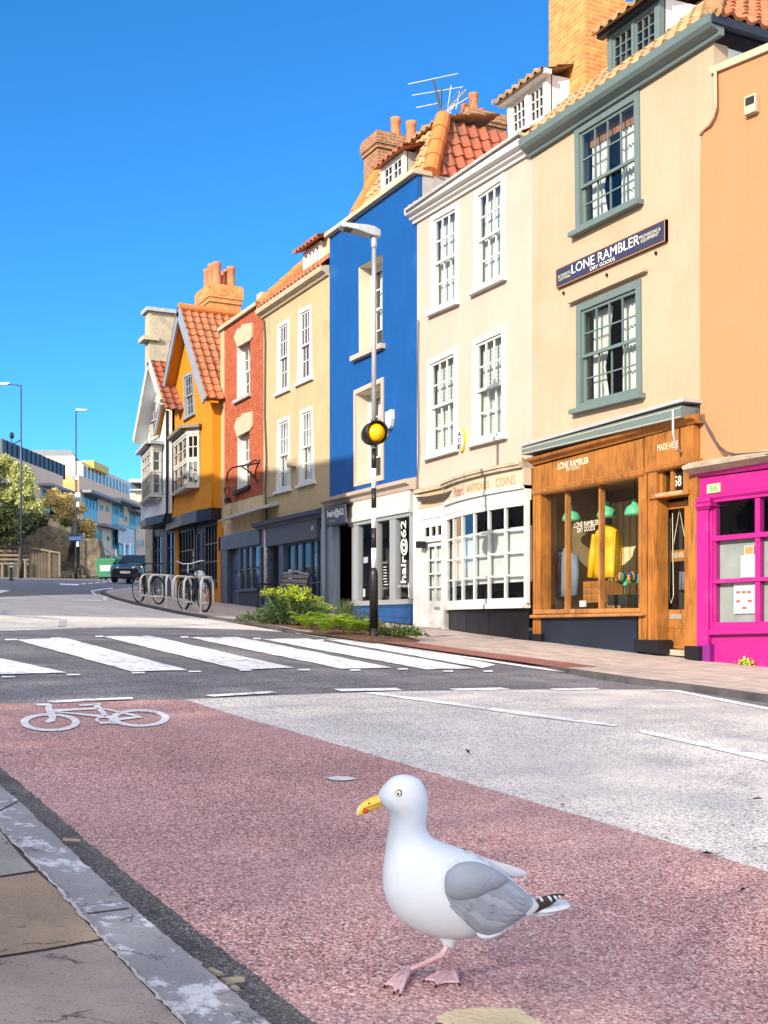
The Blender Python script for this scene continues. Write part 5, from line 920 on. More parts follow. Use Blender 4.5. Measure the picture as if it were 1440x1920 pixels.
mb = MB(); mould(mb, FC, FC.px(410, 979, -.4), FC.px(496, 953, -.4), [(0, .12), (-.1, .08), (-.42, -.0), (-.43, .03), (-.1, .18), (0, .22)]); mb.build('lead_canopy', M['lead_grey'], H)
sl_ = M['slate_blue_paint']; gz = G(-31, 11); MB().fb(FC, aO+.05, aK-.05, 2.95, 3.35, -.1, .1).fb(FC, aO+.05, c(431), gz-.2, 2.95, -.08, .05).fb(FC, c(490), aK-.02, gz-.2, 2.95, -.06, .05).build('pilaster', sl_, H)
qd = [(c(431), 2.95), (c(450), 2.95), (c(450), gz-.1), (c(431), gz-.1)]; dr = MB().qbox(FC, qd, .06, .1).qb(FC, qd, .1, .9, .1, .3, .04, .06).qb(FC, qd, .12, .88, .36, .6, .04, .06).qb(FC, qd, .12, .88, .64, .9, .04, .06).build('door', sl_, H); MB().qb(FC, qd, .8, .9, .55, .62, .02, .06).build('handle', M['steel'], dr)
QS = [(c(450), 2.95), (c(490), 2.95), (c(490), 1.78), (c(450), 1.78)]; mb = MB(); mb.qb(FC, QS, 0, 1, .97, 1, -.04, .06).qb(FC, QS, -.05, 1.02, -.05, .02, -.12, .06)
for u in (.0, .28, .58, .95): mb.qb(FC, QS, u, u+.06, .02, .97, -.03, .05)
mb.qb(FC, QS, .06, .95, .46, .49, -.02, .045); sw = mb.build('shop_window', sl_, H); pane(sw, FC, QS, .02, 'glass')
MB().fb(FC, c(450), c(490), gz-.2, 1.72, -.04, .05).build('stall_riser', M['navy_paint'], H); room(H, FC, c(431), c(491), 1.2, 3.0, .8, 'room', .11)
mat('poster_yellow', (.55, .55, .05), .7, .2); mat('poster_blue', (.03, .12, .4), .7, .2)
for q, m, lb in (((.36, .56, .15, .48), 'poster_yellow', 'lime yellow poster behind the middle pane of the dark blue shop'), ((.66, .93, .12, .95), 'poster_blue', 'tall blue banner behind the right pane of the dark blue shop'), ((.08, .26, .1, .42), 'paper', 'pale sheet behind the left pane of the dark blue shop')):
    Q = sub(QS, *q); tag(MB().qbox(FC, Q, .10, .108).build('window_poster', M[m]), lb, 'poster', 'posters in the dark blue shop')
# ---------------------------------------------------------------- orange gabled house
FO = Face(0, 10.73); aR = FO.px(398.7, 900)[0]; aLf = FO.px(318, 900)[0]
H = thing('gabled_house', 'bright orange timber framed house with a steep gable and a jettied bay window', 'house', (-35.5, 11, G(-35.5, 11)), 'gabled houses at the top of the terrace')
zE, zA, zJ = 7.62, 10.33, 4.17; aM = (aR+aLf)/2
QG = FO.q([(344, 704), (362, 696), (365.6, 775), (347, 786)]); o, hG = sash(H, FO, QG, M['grey_blue_paint'], 3, (2, 2), .08, .02, .12, .025, .06, silld=.08)
sl0 = (zA-.35-zE)/(aM-aLf)
bpl = [(FO.px(x, 870, w)[0], w) for x, w in ((325, -.04), (350, -.32), (373.5, -.04))]; zT, zB = 6.50, 4.98
hB = [(bpl[0][0]+.05, zT-.1), (bpl[2][0]-.05, zT-.1), (bpl[2][0]-.05, zB+.1), (bpl[0][0]+.05, zB+.1)]
wall(H, FO, [(aLf, zJ), (aR, zJ), (aR, zE), (aM, zA-.3), (aLf, zE)], [hG, hB], M['orange_render'])
MB().fb(FO, aLf+.3, aR-.3, zJ+.1, zE, .9, .95).build('interior_partition', M['dark_room'], H)
mb = MB(); mb.add([FO.P(aR-.005, zJ, .1), FO.P(aR-.005, zE, .1), FO.P(aR-.005, zE, 4.5), FO.P(aR-.005, zJ, 4.5)], [(0, 1, 2, 3)]); mb.add([FO.P(aLf, zJ, .1), FO.P(aLf, zE, .1), FO.P(aLf, zE, 4.5), FO.P(aLf, zJ, 4.5)], [(0, 1, 2, 3)]); mb.add([FO.P(aLf, zJ, .05), FO.P(aR, zJ, .05), FO.P(aR, zJ, 4.5), FO.P(aLf, zJ, 4.5)], [(0, 1, 2, 3)]); mb.build('side_walls', M['orange_render'], H)
ov = .35
for s, e in ((-1, aLf-.45), (1, aR+.3)):
    pass
eL, eR = aLf-.5, aR+.35; zEL = zE-(zA-zE)/(aM-aLf)*.5; zER = zE-(zA-zE)/(aR-aM)*.35
tiles(H, (eR, 10.73-ov, zER+.08), (0, 4.6, 0), (aM-eR, 0, zA-zER), 19, 13, M['tile'], name='roof'); tiles(H, (eL, 10.73+4.2, zEL+.08), (0, -4.6, 0), (aM-eL, 0, zA-zEL), 19, 13, M['tile'], name='roof'); ridge(H, (aM, 10.73-ov, zA+.13), (aM, 15, zA+.13), .12)
mb = MB()
for e, ze in ((eL, zEL), (eR, zER)):
    d = Vector((aM-e, 0, zA-ze)); nz = Vector((-d.z, 0, d.x)).normalized(); nz = nz if nz.z > 0 else -nz
    p = [Vector((e, 10.73-ov-.04, ze)), Vector((aM, 10.73-ov-.04, zA))]; mb.add([p[0]+nz*.09, p[1]+nz*.12, p[1]-nz*.16, p[0]-nz*.12]+[k+Vector((0, .06, 0)) for k in (p[0]+nz*.09, p[1]+nz*.12, p[1]-nz*.16, p[0]-nz*.12)], [(0, 1, 2, 3), (4, 7, 6, 5), (0, 4, 5, 1), (3, 2, 6, 7), (0, 3, 7, 4)])
mb.build('bargeboard', M['grey_blue_paint'], H)
mb = MB()
for e, ze in ((eL, zEL), (eR, zER)): mb.add([Vector((e, 10.73-ov, ze-.03)), Vector((aM, 10.73-ov, zA-.03)), Vector((aM, 10.8, zA-.03)), Vector((e, 10.8, ze-.03))], [(0, 1, 2, 3)])
mb.build('soffit', M['orange_render'], H)
# bay
def bay(H, fc, pl, zT, zB, m, cols, rows, name='bay_window', gl='glass', hood=None, post=.07):
    mb = MB(); g = MB(); hd = MB(); si = MB()
    for k, ((a, w), (b, v)) in enumerate(zip(pl, pl[1:])):
        p, q = fc.P(a, 0, w), fc.P(b, 0, v); f2 = Face(p.x, p.y, math.atan2((q-p).y, (q-p).x)); L_ = (q-p).length; Q = [(0, zT), (L_, zT), (L_, zB), (0, zB)]
        bars(mb, f2, sub(Q, 0, 1, .5, 1), cols[k], rows, post, .028, 0, .06); bars(mb, f2, sub(Q, 0, 1, 0, .5), cols[k], rows, post, .028, .012, .07); g.add([f2.P(*t, .035) for t in Q], [(0, 3, 2, 1)])
        mb.fb(f2, -.01, L_+.01, zT, zT+.16, -.02, .08); hd.fb(f2, -.12, L_+.12, zT+.16, zT+.26, -.2, .3); si.fb(f2, -.03, L_+.03, zB-.09, zB, -.06, .2)
    o = mb.build(name, m, H); g.build('glass_pane', M[gl], o); hd.build('hood', M['grey_wood'] if hood is None else hood, o); si.build('sill', m, o); return o
mat('weathered_white', (.50, .48, .44), .7, .15, 6, .1, 40, col2=(.28, .25, .22), c2s=7, c2t=.6)
bay(H, FO, bpl, zT, zB, M['weathered_white'], (3, 2), 2)
# jetty beam, ground floor
mb = MB(); jb = [(aLf-.1, -.1), (FO.px(352, 960)[0], -.22), (aR-.9, -.2), (aR+.05, -.06)]
for (a, w), (b, v) in zip(jb, jb[1:]): mb.hexa([FO.P(a, zJ+.02, w), FO.P(b, zJ+.02, v), FO.P(b, zJ-.32, v), FO.P(a, zJ-.32, w), FO.P(a, zJ+.02, .5), FO.P(b, zJ+.02, .5), FO.P(b, zJ-.32, .5), FO.P(a, zJ-.32, .5)])
mb.build('jetty_beam', M['black_paint'], H)
ap = MB(); 
for (a, w), (b, v) in zip(jb, jb[1:]): ap.add([FO.P(a, zJ+.02, w+.02), FO.P(b, zJ+.02, v+.02), FO.P(b, zJ+.75, -.01), FO.P(a, zJ+.75, -.01)], [(0, 1, 2, 3)])
ap.build('apron', M['orange_render'], H)
g = lambda x: FC.px(x, 1000)[0]; gz = G(-35, 11)
for q_ in ((g(333), g(338.5), gz-.3, 3.85, -.1, .2), (g(413), g(419), gz-.3, 3.85, -.1, .4), (g(385), g(413)-.003, gz-.3, 2.05, -.06, .2), (g(338.5)+.003, g(368), gz-.3, 1.85, -.04, .2)): MB().fb(FC, *q_).build('ground_floor_wall', M['orange_render'], H)
for x0_, x1_, zb, nm, cc in ((338.5, 368, 1.85, 'shop_window', 5), (386, 413, 2.05, 'shop_window', 4)):
    Q = [(g(x0_), 3.85), (g(x1_), 3.85), (g(x1_), zb), (g(x0_), zb)]; mb = MB(); bars(mb, FC, Q, cc, 3, .1, .05, -.05, .05); mb.qb(FC, Q, -.02, 1.02, -.08, 0, -.14, .1); o = mb.build(nm, M['black_paint'], H); pane(o, FC, Q, .02, 'glass')
MB().fb(FC, g(369), g(385.5), gz-.2, 3.85, -.02, .1).fb(FC, g(371), g(373), gz, 3.6, -.06, -.02).fb(FC, g(382), g(384), gz, 3.6, -.06, -.02).build('door', M['navy_paint'], H); room(H, FC, g(334), g(413), 1.5, 3.9, .7, 'room', .12)
for i, (y0_, y1_) in enumerate(((1032, 1044), (1047, 1064))):
    Q = FC.q([(358.5, y0_), (367, y0_), (367, y1_), (358.5, y1_)], .0); tag(MB().qbox(FC, Q, -.0, .008).build('paper_notice', M['paper']), ('upper' if i == 0 else 'lower')+' of two pale blue notices in the black window of the orange house', 'notice')
# chimney behind with a row of pots
stack(H, -37.85, -36.5, 12, 13.05, 8.5, 11.9, 'orange_brick', .6)
pots(H, [(-37.5, 12.25, 11.88, .75), (-37.05, 12.25, 11.88, .8), (-36.72, 12.3, 11.88, .78), (-36.75, 12.8, 11.88, .7), (-37.5, 12.8, 11.88, .72), (-37.1, 12.8, 11.88, .7)], r=.15)
MB().tube([FO.P(aLf-.02, 7.4, -.06), FO.P(aLf-.02, 4.2, -.06)], .045, 8).build('drainpipe', M['iron'], H)
# ---------------------------------------------------------------- white gabled house
FW = Face(0, 10.55); aR = FW.px(317, 900)[0]; aLf = FW.px(265, 900)[0]; aM = FW.px(283, 700)[0]
H = thing('gabled_house', 'narrow white gabled house with a grey bay window at the far end of the terrace', 'house', (-40, 11, G(-40, 11)), 'gabled houses at the top of the terrace')
zJ, zE, zA = 4.35, 7.75, 10.1
QG = FW.q([(280, 756), (295, 746), (296, 818), (281, 827)]); o, hG = sash(H, FW, QG, M['weathered_white'], 3, (2, 2), .09, .02, .12, .03, .06, silld=.06)
bpl = [(FW.px(x, 900, w)[0], w) for x, w in ((265.5, -.05), (284, -.4), (303, -.05))]; zT, zB = 6.43, 5.0; hB = [(bpl[0][0]+.1, zT-.1), (bpl[2][0]-.05, zT-.1), (bpl[2][0]-.05, zB+.1), (bpl[0][0]+.1, zB+.1)]
wall(H, FW, [(aLf, zJ), (aR, zJ), (aR, zE+.3), (aM, zA-.5), (aLf, zE-.2)], [hG, hB], M['white_render'])
mb = MB(); mb.add([FW.P(aR, zJ, .1), FW.P(aR, zE, .1), FW.P(aR, zE, 5), FW.P(aR, zJ, 5)], [(0, 1, 2, 3)]); mb.add([FW.P(aLf, zJ, .1), FW.P(aLf, zE, .1), FW.P(aLf, zE, 5), FW.P(aLf, zJ, 5)], [(0, 1, 2, 3)]); mb.add([FW.P(aLf, zJ, .05), FW.P(aR, zJ, .05), FW.P(aR, zJ, 5), FW.P(aLf, zJ, 5)], [(0, 1, 2, 3)]); mb.build('side_walls', M['white_render'], H)
MB().fb(FW, aLf+.1, aR-.1, zJ+.1, zE, .8, .85).build('interior_partition', M['dark_room'], H)
bay(H, FW, bpl, zT, zB, M['weathered_white'], (4, 1), 2, hood=M['lead_grey'])
e0, e1 = FW.px(252, 800, -.4)[0], FW.px(303, 760, -.4)[0]; z0_, z1_ = FW.px(252.5, 826, -.4)[1], FW.px(303, 752, -.4)[1]; zA2 = FW.px(280, 677, -.4)[1]; aM = FW.px(280, 677, -.4)[0]
tiles(H, (e1+.4, 10.15, z1_-.3), (0, 4.6, 0), (aM-e1-.4, 0, zA2-z1_+.3), 18, 9, M['dark_tile'], name='roof'); tiles(H, (e0, 14.7, z0_), (0, -4.6, 0), (aM-e0, 0, zA2-z0_), 18, 12, M['dark_tile'], name='roof')
mb = MB(); sf = MB()
for e, ze in ((e0, z0_), (e1, z1_)):
    d = Vector((aM-e, 0, zA2-ze)); nz = Vector((-d.z, 0, d.x)).normalized(); nz = nz if nz.z > 0 else -nz; p = [Vector((e, 10.1, ze)), Vector((aM, 10.1, zA2))]; q = [p[0]+nz*.08, p[1]+nz*.08, p[1]-nz*.14, p[0]-nz*.14]
    mb.add(q+[k+Vector((0, .06, 0)) for k in q], [(0, 1, 2, 3), (4, 7, 6, 5), (0, 4, 5, 1), (3, 2, 6, 7), (0, 3, 7, 4)]); dn = Vector((0, 0, -.1)); sf.add([p[0]+dn, p[1]+dn, p[1]+dn+Vector((0, .55, 0)), p[0]+dn+Vector((0, .55, 0))], [(0, 1, 2, 3)])
mb.build('bargeboard', M['weathered_white'], H); sf.build('soffit', M['white_render'], H)
mb = MB(); jb = [(aLf-.05, -.02), (FW.px(285, 990)[0], -.22), (aR+.05, -.05)]
for (a, w), (b, v) in zip(jb, jb[1:]): mb.hexa([FW.P(a, zJ, w), FW.P(b, zJ, v), FW.P(b, zJ-.25, v), FW.P(a, zJ-.25, w), FW.P(a, zJ, .6), FW.P(b, zJ, .6), FW.P(b, zJ-.25, .6), FW.P(a, zJ-.25, .6)])
mb.build('jetty_beam', M['black_paint'], H)
ap = MB()
for (a, w), (b, v) in zip(jb, jb[1:]): ap.add([FW.P(a, zJ, w+.02), FW.P(b, zJ, v+.02), FW.P(b, zJ+.6, -.01), FW.P(a, zJ+.6, -.01)], [(0, 1, 2, 3)])
ap.build('apron', M['white_render'], H)
FG = Face(0, 11.1); g = lambda x: FG.px(x, 1000)[0]; gz = G(-40, 11)
Q = [(g(287), 4.1), (g(333), 4.1), (g(333), gz-.1), (g(287), gz-.1)]; mb = MB(); mb.qb(FG, Q, 0, .06, 0, 1, -.05, .1).qb(FG, Q, .94, 1, 0, 1, -.05, .1).qb(FG, Q, .06, .94, 0, .26, -.02, .1).qb(FG, Q, .38, .62, .26, 1, -.03, .1).qb(FG, Q, .06, .94, .92, 1, -.02, .1); bars(mb, FG, sub(Q, .06, .38, .26, .92), 2, 3, .06, .04, -.01, .05); bars(mb, FG, sub(Q, .62, .94, .26, .92), 2, 3, .06, .04, -.01, .05); o = mb.build('shop_window', M['navy_paint'], H); pane(o, FG, sub(Q, .06, .94, .26, .92), .03, 'glass')
room(H, FG, g(288), g(333), 1.6, 4.1, .8, 'room', .12); MB().add([FG.P(g(287), gz-.3, 0), FG.P(g(287), 4.3, 0), FG.P(g(287), 4.3, 5), FG.P(g(287), gz-.3, 5)], [(0, 1, 2, 3)]).build('end_wall', M['navy_paint'], H)
MB().tube([FW.P(aR-.02, 7.6, -.06), FW.P(aR-.02, 4.4, -.06), FW.P(aR-.25, 4.1, -.1)], .045, 8).build('drainpipe', M['iron'], H)
# tall rendered building behind the gables
Bd = Face(0, 14.2); L_ = Bd.px(279, 580); Rr = Bd.px(366, 590)
b = thing('rendered_building', 'tall rough grey rendered building with a flat coping behind the two gables', 'building', (-44.3, 14.2, G(-45, 11)))
MB().box((-44.3, 14.4, 7.3), (.6, 4.7, 11.0)).build('wall', M['grey_render'], b); MB().box((-44.3, 14.4, 12.86), (.9, 4.95, .14)).build('coping', M['lead_grey'], b); MB().box((-44.25, 12.1, 11.75), (.8, .6, .16)).build('cornice_stub', M['pale_stone'], b)
# ---------------------------------------------------------------- zebra crossing beacon on a lamp column
pb0 = gp(701, 1196, .03); PX, PY = pb0.x, pb0.y; PD = (pb0-Vector((0, 0, CZ))).dot(FWD)
zpx = lambda y: CZ+(YH-y)/FL*PD
mpp = PD/FL
H = thing('beacon_column', 'street lamp column with a yellow crossing beacon and black and white bands', 'lamp column', (PX, PY, pb0.z))
V3 = lambda z, dx=0, dy=0: Vector((PX+dx, PY+dy, z))
r0, r1 = 8.2*mpp, 4.7*mpp
MB().tube([V3(pb0.z-.1), V3(zpx(1178))], r0*1.02, 20).build('base_collar', M['iron'], H, smooth=True)
MB().tube([V3(zpx(1178)), V3(zpx(1078)), V3(zpx(1072)), V3(zpx(1065))], [r0, r0, r0*.9, r1*1.05], 20).build('sleeve', M['pole_black'], H, smooth=True)
for k in range(6):
    MB().tube([V3(zpx(1065-37.3*k)), V3(zpx(1065-37.3*(k+1)))], r1, 18).build('band', M['pole_white' if k % 2 == 0 else 'pole_black'], H, smooth=True)
MB().tube([V3(zpx(842)), V3(zpx(600)), V3(zpx(466))], [r1*.98, r1*.92, r1*.86], 16).build('upper_pole', M['galvanised'], H, smooth=True)
MB().tube([V3(zpx(466)), V3(zpx(462)), V3(zpx(446)), V3(zpx(444))], [r1*.9, r1*1.2, r1*1.25, r1*.9], 16).build('spigot', M['galvanised'], H, smooth=True)
# lamp head reaches out over the road
hz = zpx(437); hd = Vector((-.25, -.95, .12)).normalized(); sd_ = Vector((-hd.y, hd.x, 0))
mb = MB(); secs = [(-.10, .05, .10), (.0, .08, .15), (.12, .11, .14), (.26, .14, .10), (.46, .14, .075), (.52, .10, .05)]
loop = []
for t, w, h in secs: c_ = V3(hz)+hd*t; loop.append([c_-sd_*w+Vector((0, 0, -h*.4)), c_+sd_*w+Vector((0, 0, -h*.4)), c_+sd_*w*.8+Vector((0, 0, h*.6)), c_-sd_*w*.8+Vector((0, 0, h*.6))])
vs = [p for l in loop for p in l]; mb.add(vs, [(i*4+k, i*4+(k+1) % 4, i*4+4+(k+1) % 4, i*4+4+k) for i in range(len(loop)-1) for k in range(4)]+[(0, 1, 2, 3), tuple(len(vs)-4+k for k in (3, 2, 1, 0))])
lh = mb.build('lamp_head', M['galvanised'], H, bevel=.012); c_ = V3(hz-.036)+hd*.33; mb = MB().add([c_-sd_*.10-hd*.10, c_+sd_*.10-hd*.10, c_+sd_*.10+hd*.13, c_-sd_*.10+hd*.13], [(0, 1, 2, 3)]); mb.build('lens', M['frosted'], lh)
# beacon: black drum open towards the traffic, yellow globe inside
gz_ = zpx(813); gc = V3(gz_, .06, -.0); axd = Vector((1, -.12, 0)).normalized(); rg = 22*mpp
n = 28; prof = [(.02, -.30), (rg*.55, -.285), (rg*.85, -.22), (rg, -.1), (rg, .13), (rg*.93, .13), (rg*.93, -.08), (rg*.6, -.2)]
dr = MB().lathe(prof, gc-axd*.03, n, axis=axd); dr.f = dr.f[:-2]; dr.build('shroud', M['pole_black'], H, smooth=True)
MB().sphere(gc-axd*.02, rg*.86, 24, 16).build('globe', M['beacon_yellow'], H, smooth=True); MB().tube([V3(gz_-rg*1.15), V3(gz_+rg*1.15)], r1*1.2, 14).build('clamp', M['pole_black'], H)
# ---------------------------------------------------------------- planting bed
mat('mulch', (.22, .10, .06), .95, .5, 30, 1, 50, col2=(.07, .045, .03), c2s=25, c2t=.5)
mat('leaf_dark', (.06, .12, .035), .5, .35, 5, trans=.25); mat('leaf_mid', (.075, .14, .03), .5, .35, 5, trans=.3); mat('leaf_lime', (.50, .60, .05), .5, .25, 5, trans=.35); mat('leaf_fern', (.44, .60, .06), .5, .25, 6, trans=.35); mat('grass_blade', (.14, .20, .07), .6, .3, 6, trans=.3); mat('leaf_grey', (.085, .12, .06), .6, .3, 6, trans=.2); mat('stem', (.16, .18, .06), .7, .2)
bed = [(455, 1166), (520, 1157), (640, 1160), (720, 1172), (788, 1199), (778, 1202), (700, 1200.5), (620, 1191), (545, 1181)]
bp = [zed(gp(x, y, .05), .06) for x, y in bed]; ce = sum(bp, Vector())/len(bp); mb = MB()
N_ = 12
vs = [ce+Vector((0, 0, .06))]; 
for j in range(1, 5): vs += [ce.lerp(p, j/4)+Vector((0, 0, .05*(1-(j/4)**2)-.03*(j/4)+R.uniform(-.012, .012))) for p in bp]
nb = len(bp); fs = [(0, 1+i, 1+(i+1) % nb) for i in range(nb)]+[(1+(j-1)*nb+i, 1+j*nb+i, 1+j*nb+(i+1) % nb, 1+(j-1)*nb+(i+1) % nb) for j in range(1, 4) for i in range(nb)]
mb.add(vs, fs); tag(mb.build('planting_bed', M['mulch']), kind='structure')
mb = MB()
for k in range(420):
    a, b = R.choice(bp), R.choice(bp); p = ce.lerp(a.lerp(b, R.random()), R.uniform(.2, .97)); mb.leaf(p+Vector((0, 0, .05)), R.uniform(.04, .09), .03, Vector((R.gauss(0, 1), R.gauss(0, 1), .15)))
tag(mb.build('bark_chips', M['mulch']), 'red brown bark chips scattered over the planting bed', 'mulch', kind='stuff')
def low_bush(name, label, cat, c, rx, ry, h, n, L, m, group=None):
    t = thing(name, label, cat, c, group); mb = MB(); c = Vector(c)
    for _ in range(n):
        a, r = R.uniform(0, 6.283), math.sqrt(R.random()); u = R.random()
        lump = 1+.3*math.sin(3*a+c.x)+.2*math.sin(7*a)
        p = c+Vector((rx*r*math.cos(a)*lump, ry*r*math.sin(a)*lump, h*u*(1-.75*r*r)*R.uniform(.5, 1.15)))
        mb.leaf(p, R.uniform(.6, 1.3)*L, R.uniform(.35, .6)*L, Vector((math.cos(a)*.7+R.gauss(0, .6), math.sin(a)*.7+R.gauss(0, .6), R.uniform(-.1, 1))))
    mb.build('foliage', M[m], t); mb = MB()
    for _ in range(12): a = R.uniform(0, 6.283); mb.tube([c, c+Vector((rx*.5*math.cos(a), ry*.5*math.sin(a), h*.6))], [.012, .005], 5)
    mb.build('stems', M['stem'], t); return t
gz = lambda x, y: zed(gp(x, y, .06), .07)
low_bush('ground_cover_plant', 'low dark grey green plant at the uphill end of the bed', 'plant', gz(495, 1167), 1.1, .35, .22, 900, .07, 'leaf_grey')
low_bush('ground_cover_plant', 'low glossy spreading plant right of the striped column', 'plant', gz(752, 1194), .55, .25, .2, 700, .06, 'leaf_mid')
low_bush('ground_cover_plant', 'small low plant just behind the foot of the striped column', 'plant', gz(690, 1187), .35, .3, .22, 500, .06, 'leaf_mid')
low_bush('ground_cover_plant', 'soft grey green mound between the ferns and the salon door', 'plant', gz(668, 1176), .5, .4, .3, 600, .07, 'leaf_grey')
# euphorbia
E_ = thing('spurge_bush', 'tall lime flowered spurge bush in front of the bench', 'bush', gz(548, 1172)); eb = gz(548, 1172)
st = MB(); lv = MB(); fl = MB()
heads = [(498, 1112), (511, 1111), (525, 1109), (524, 1120), (538, 1116), (546, 1103), (549, 1113), (556, 1107), (562, 1117), (544, 1126), (556, 1128), (566, 1126), (575, 1110), (579, 1120), (534, 1132), (550, 1138), (568, 1135), (582, 1132), (598, 1126), (602, 1136), (590, 1140), (604, 1146), (618, 1143), (576, 1146), (540, 1144), (532, 1128), (560, 1119), (571, 1130)]
eD = (eb-Vector((0, 0, CZ))).dot(FWD)
for i, (x, y) in enumerate(heads):
    p = dep(x, y, eD+R.uniform(-.35, .45)); r_ = eb+Vector((R.uniform(-.2, .2)+(p.x-eb.x)*.4, R.uniform(-.15, .15)+(p.y-eb.y)*.4, 0)); mid = r_.lerp(p, .55)+Vector((0, 0, .06)); st.tube([r_, mid, p], [.012, .01, .007], 5)
    for k in range(46): 
        t = R.uniform(.25, .93); q = r_.lerp(mid, t/.55) if t < .55 else mid.lerp(p, (t-.55)/.45); a = R.uniform(0, 6.283); lv.leaf(q, R.uniform(.06, .12), .02, Vector((math.cos(a), math.sin(a), R.uniform(-.3, .4))))
    for k in range(75):
        d = Vector((R.gauss(0, 1), R.gauss(0, 1), R.gauss(.35, .8))).normalized(); fl.leaf(p+d*R.uniform(.02, .10), R.uniform(.025, .045), .035, Vector((R.gauss(0, 1), R.gauss(0, 1), .3)), d)
for k in range(1000):
    a = R.uniform(0, 6.283); r = math.sqrt(R.random()); p = eb+Vector((.75*r*math.cos(a), .5*r*math.sin(a), R.uniform(.02, .5)*(1-.4*r))); lv.leaf(p, R.uniform(.07, .12), .03, Vector((math.cos(a), math.sin(a), R.uniform(-.4, .6))))
st.build('stems', M['stem'], E_); lv.build('foliage', M['leaf_dark'], E_); fl.build('flower_heads', M['leaf_lime'], E_)
def fern(c, r, nf, label):
    t = thing('fern', label, 'fern', c, 'lime green ferns in the bed'); mb = MB(); c = Vector(c)
    for k in range(nf):
        a = 6.283*k/nf+R.uniform(-.2, .2); d = Vector((math.cos(a), math.sin(a), 0)); L = r*R.uniform(.75, 1.15); s = Vector((-d.y, d.x, 0)); hh = R.uniform(1.5, 2.4)
        for j in range(13):
            u = j/12; p = c+d*L*u+Vector((0, 0, L*hh*(u-.72*u*u))); wl = L*.34*math.sin(math.pi*min(1, .12+u*.88))**.8
            for q in (-1, 1): mb.leaf(p, wl*R.uniform(.85, 1.1), wl*.34+.008, s*q+d*.5+Vector((0, 0, -.1)), Vector((0, 0, 1)))
    mb.build('fronds', M['leaf_fern'], t)
for x, y, r, lb in ((577, 1180, .34, 'lime green fern left of the others below the spurge bush'), (611, 1187, .30, 'lime green fern second from the left in the bed'), (633, 1181, .32, 'lime green fern in the middle of the row behind the second'), (656, 1189, .34, 'lime green fern fourth along in front of the salon door'), (681, 1190, .24, 'smallest lime green fern nearest the striped column')): fern(gz(x, y), r, 17, lb)
tg = thing('grass_tuft', 'wispy ornamental grass tuft in front of the dark salon entrance', 'grass', gz(650, 1170)); mb = MB(); c0 = gz(650, 1170)
for k in range(260):
    a = R.uniform(0, 6.283); d = Vector((math.cos(a), math.sin(a), 0))*R.uniform(.05, .4); h = R.uniform(.25, .5); b = Vector((-d.y, d.x, 0)).normalized()*.004; p = c0+d*.3; mb.add([p-b, p+b, p+d*.5+Vector((0, 0, h*.8))+b, p+d*.5+Vector((0, 0, h*.8))-b, p+d+Vector((0, 0, h))], [(0, 1, 2, 3), (3, 2, 4)])
mb.build('blades', M['grass_blade'], tg)
wd_ = thing('weed', 'small yellow green weed at the foot of the pink shopfront', 'weed', CO.P(*CO.px(1398, 1248, -.12), -.12)); c0 = WORLDLOC[wd_.name]; mb = MB()
for k in range(160): mb.leaf(c0+Vector((R.gauss(0, .06), R.gauss(0, .03), R.uniform(0, .08))), .04, .025)
mb.build('foliage', M['leaf_lime'], wd_)
# ---------------------------------------------------------------- bench
bl, br = gp(503, 1152, .05), gp(596, 1158, .05); 
B0 = gz(520, 1158); bx_ = Vector((1, 0, -GX)).normalized()
bc = dep(543, 1120, 27.2); bc.z = G(bc.x, bc.y)+.05
t = thing('park_bench', 'slatted bench with black cast iron ends facing the road behind the spurge bush', 'bench', bc)
ex = Vector((1, 0, -GX*.9)).normalized(); ey = Vector((0, -1, 0)); ez_ = Vector((0, 0, 1)); bp_ = lambda u, v, w: bc+ex*u+ey*v+ez_*w
mb = MB()
for k in range(5): mb.add([], []); c_ = bp_(0, .05+k*.09, .44+.004*k); MB.hexa(mb, [bp_(u, v, w) for w, (u, v) in [(.455, (-.78, .02+k*.095)), (.455, (.78, .02+k*.095)), (.425, (.78, .02+k*.095)), (.425, (-.78, .02+k*.095)), (.455, (-.78, .10+k*.095)), (.455, (.78, .10+k*.095)), (.425, (.78, .10+k*.095)), (.425, (-.78, .10+k*.095))]])
mb.build('seat', M['bench_wood'], t); mb = MB()
for k in range(4):
    w0, w1 = .52+k*.105, .60+k*.105; v0, v1 = -.02-k*.035, -.045-k*.035
    mb.hexa([bp_(-.76, v1, w1), bp_(.76, v1, w1), bp_(.76, v0, w0), bp_(-.76, v0, w0), bp_(-.76, v1-.025, w1), bp_(.76, v1-.025, w1), bp_(.76, v0-.025, w0), bp_(-.76, v0-.025, w0)])
mb.build('backrest', M['bench_wood'], t)
crest = [(-.76, .93), (-.3, .95), (-.12, .98), (0, .99), (.12, .98), (.3, .95), (.76, .93)]
MB().tube([bp_(u, -.16, w) for u, w in crest], .028, 8).build('top_rail', M['grey_blue_paint'], t)
for s in (-1, 1):
    u = s*.8; mb = MB().tube([bp_(u, .50, .0), bp_(u, .47, .25), bp_(u, .46, .44), bp_(u, .3, .44), bp_(u, .0, .44), bp_(u, -.08, .6), bp_(u, -.17, .9), bp_(u, -.2, .96)], .028, 8).tube([bp_(u, .0, .44), bp_(u, -.04, .2), bp_(u, -.14, 0)], .028, 8).tube([bp_(u, .46, .44), bp_(u, .5, .6), bp_(u, .42, .68), bp_(u, .1, .66), bp_(u, -.08, .64)], .024, 8); mb.build('bench_end', M['black_paint'], t)
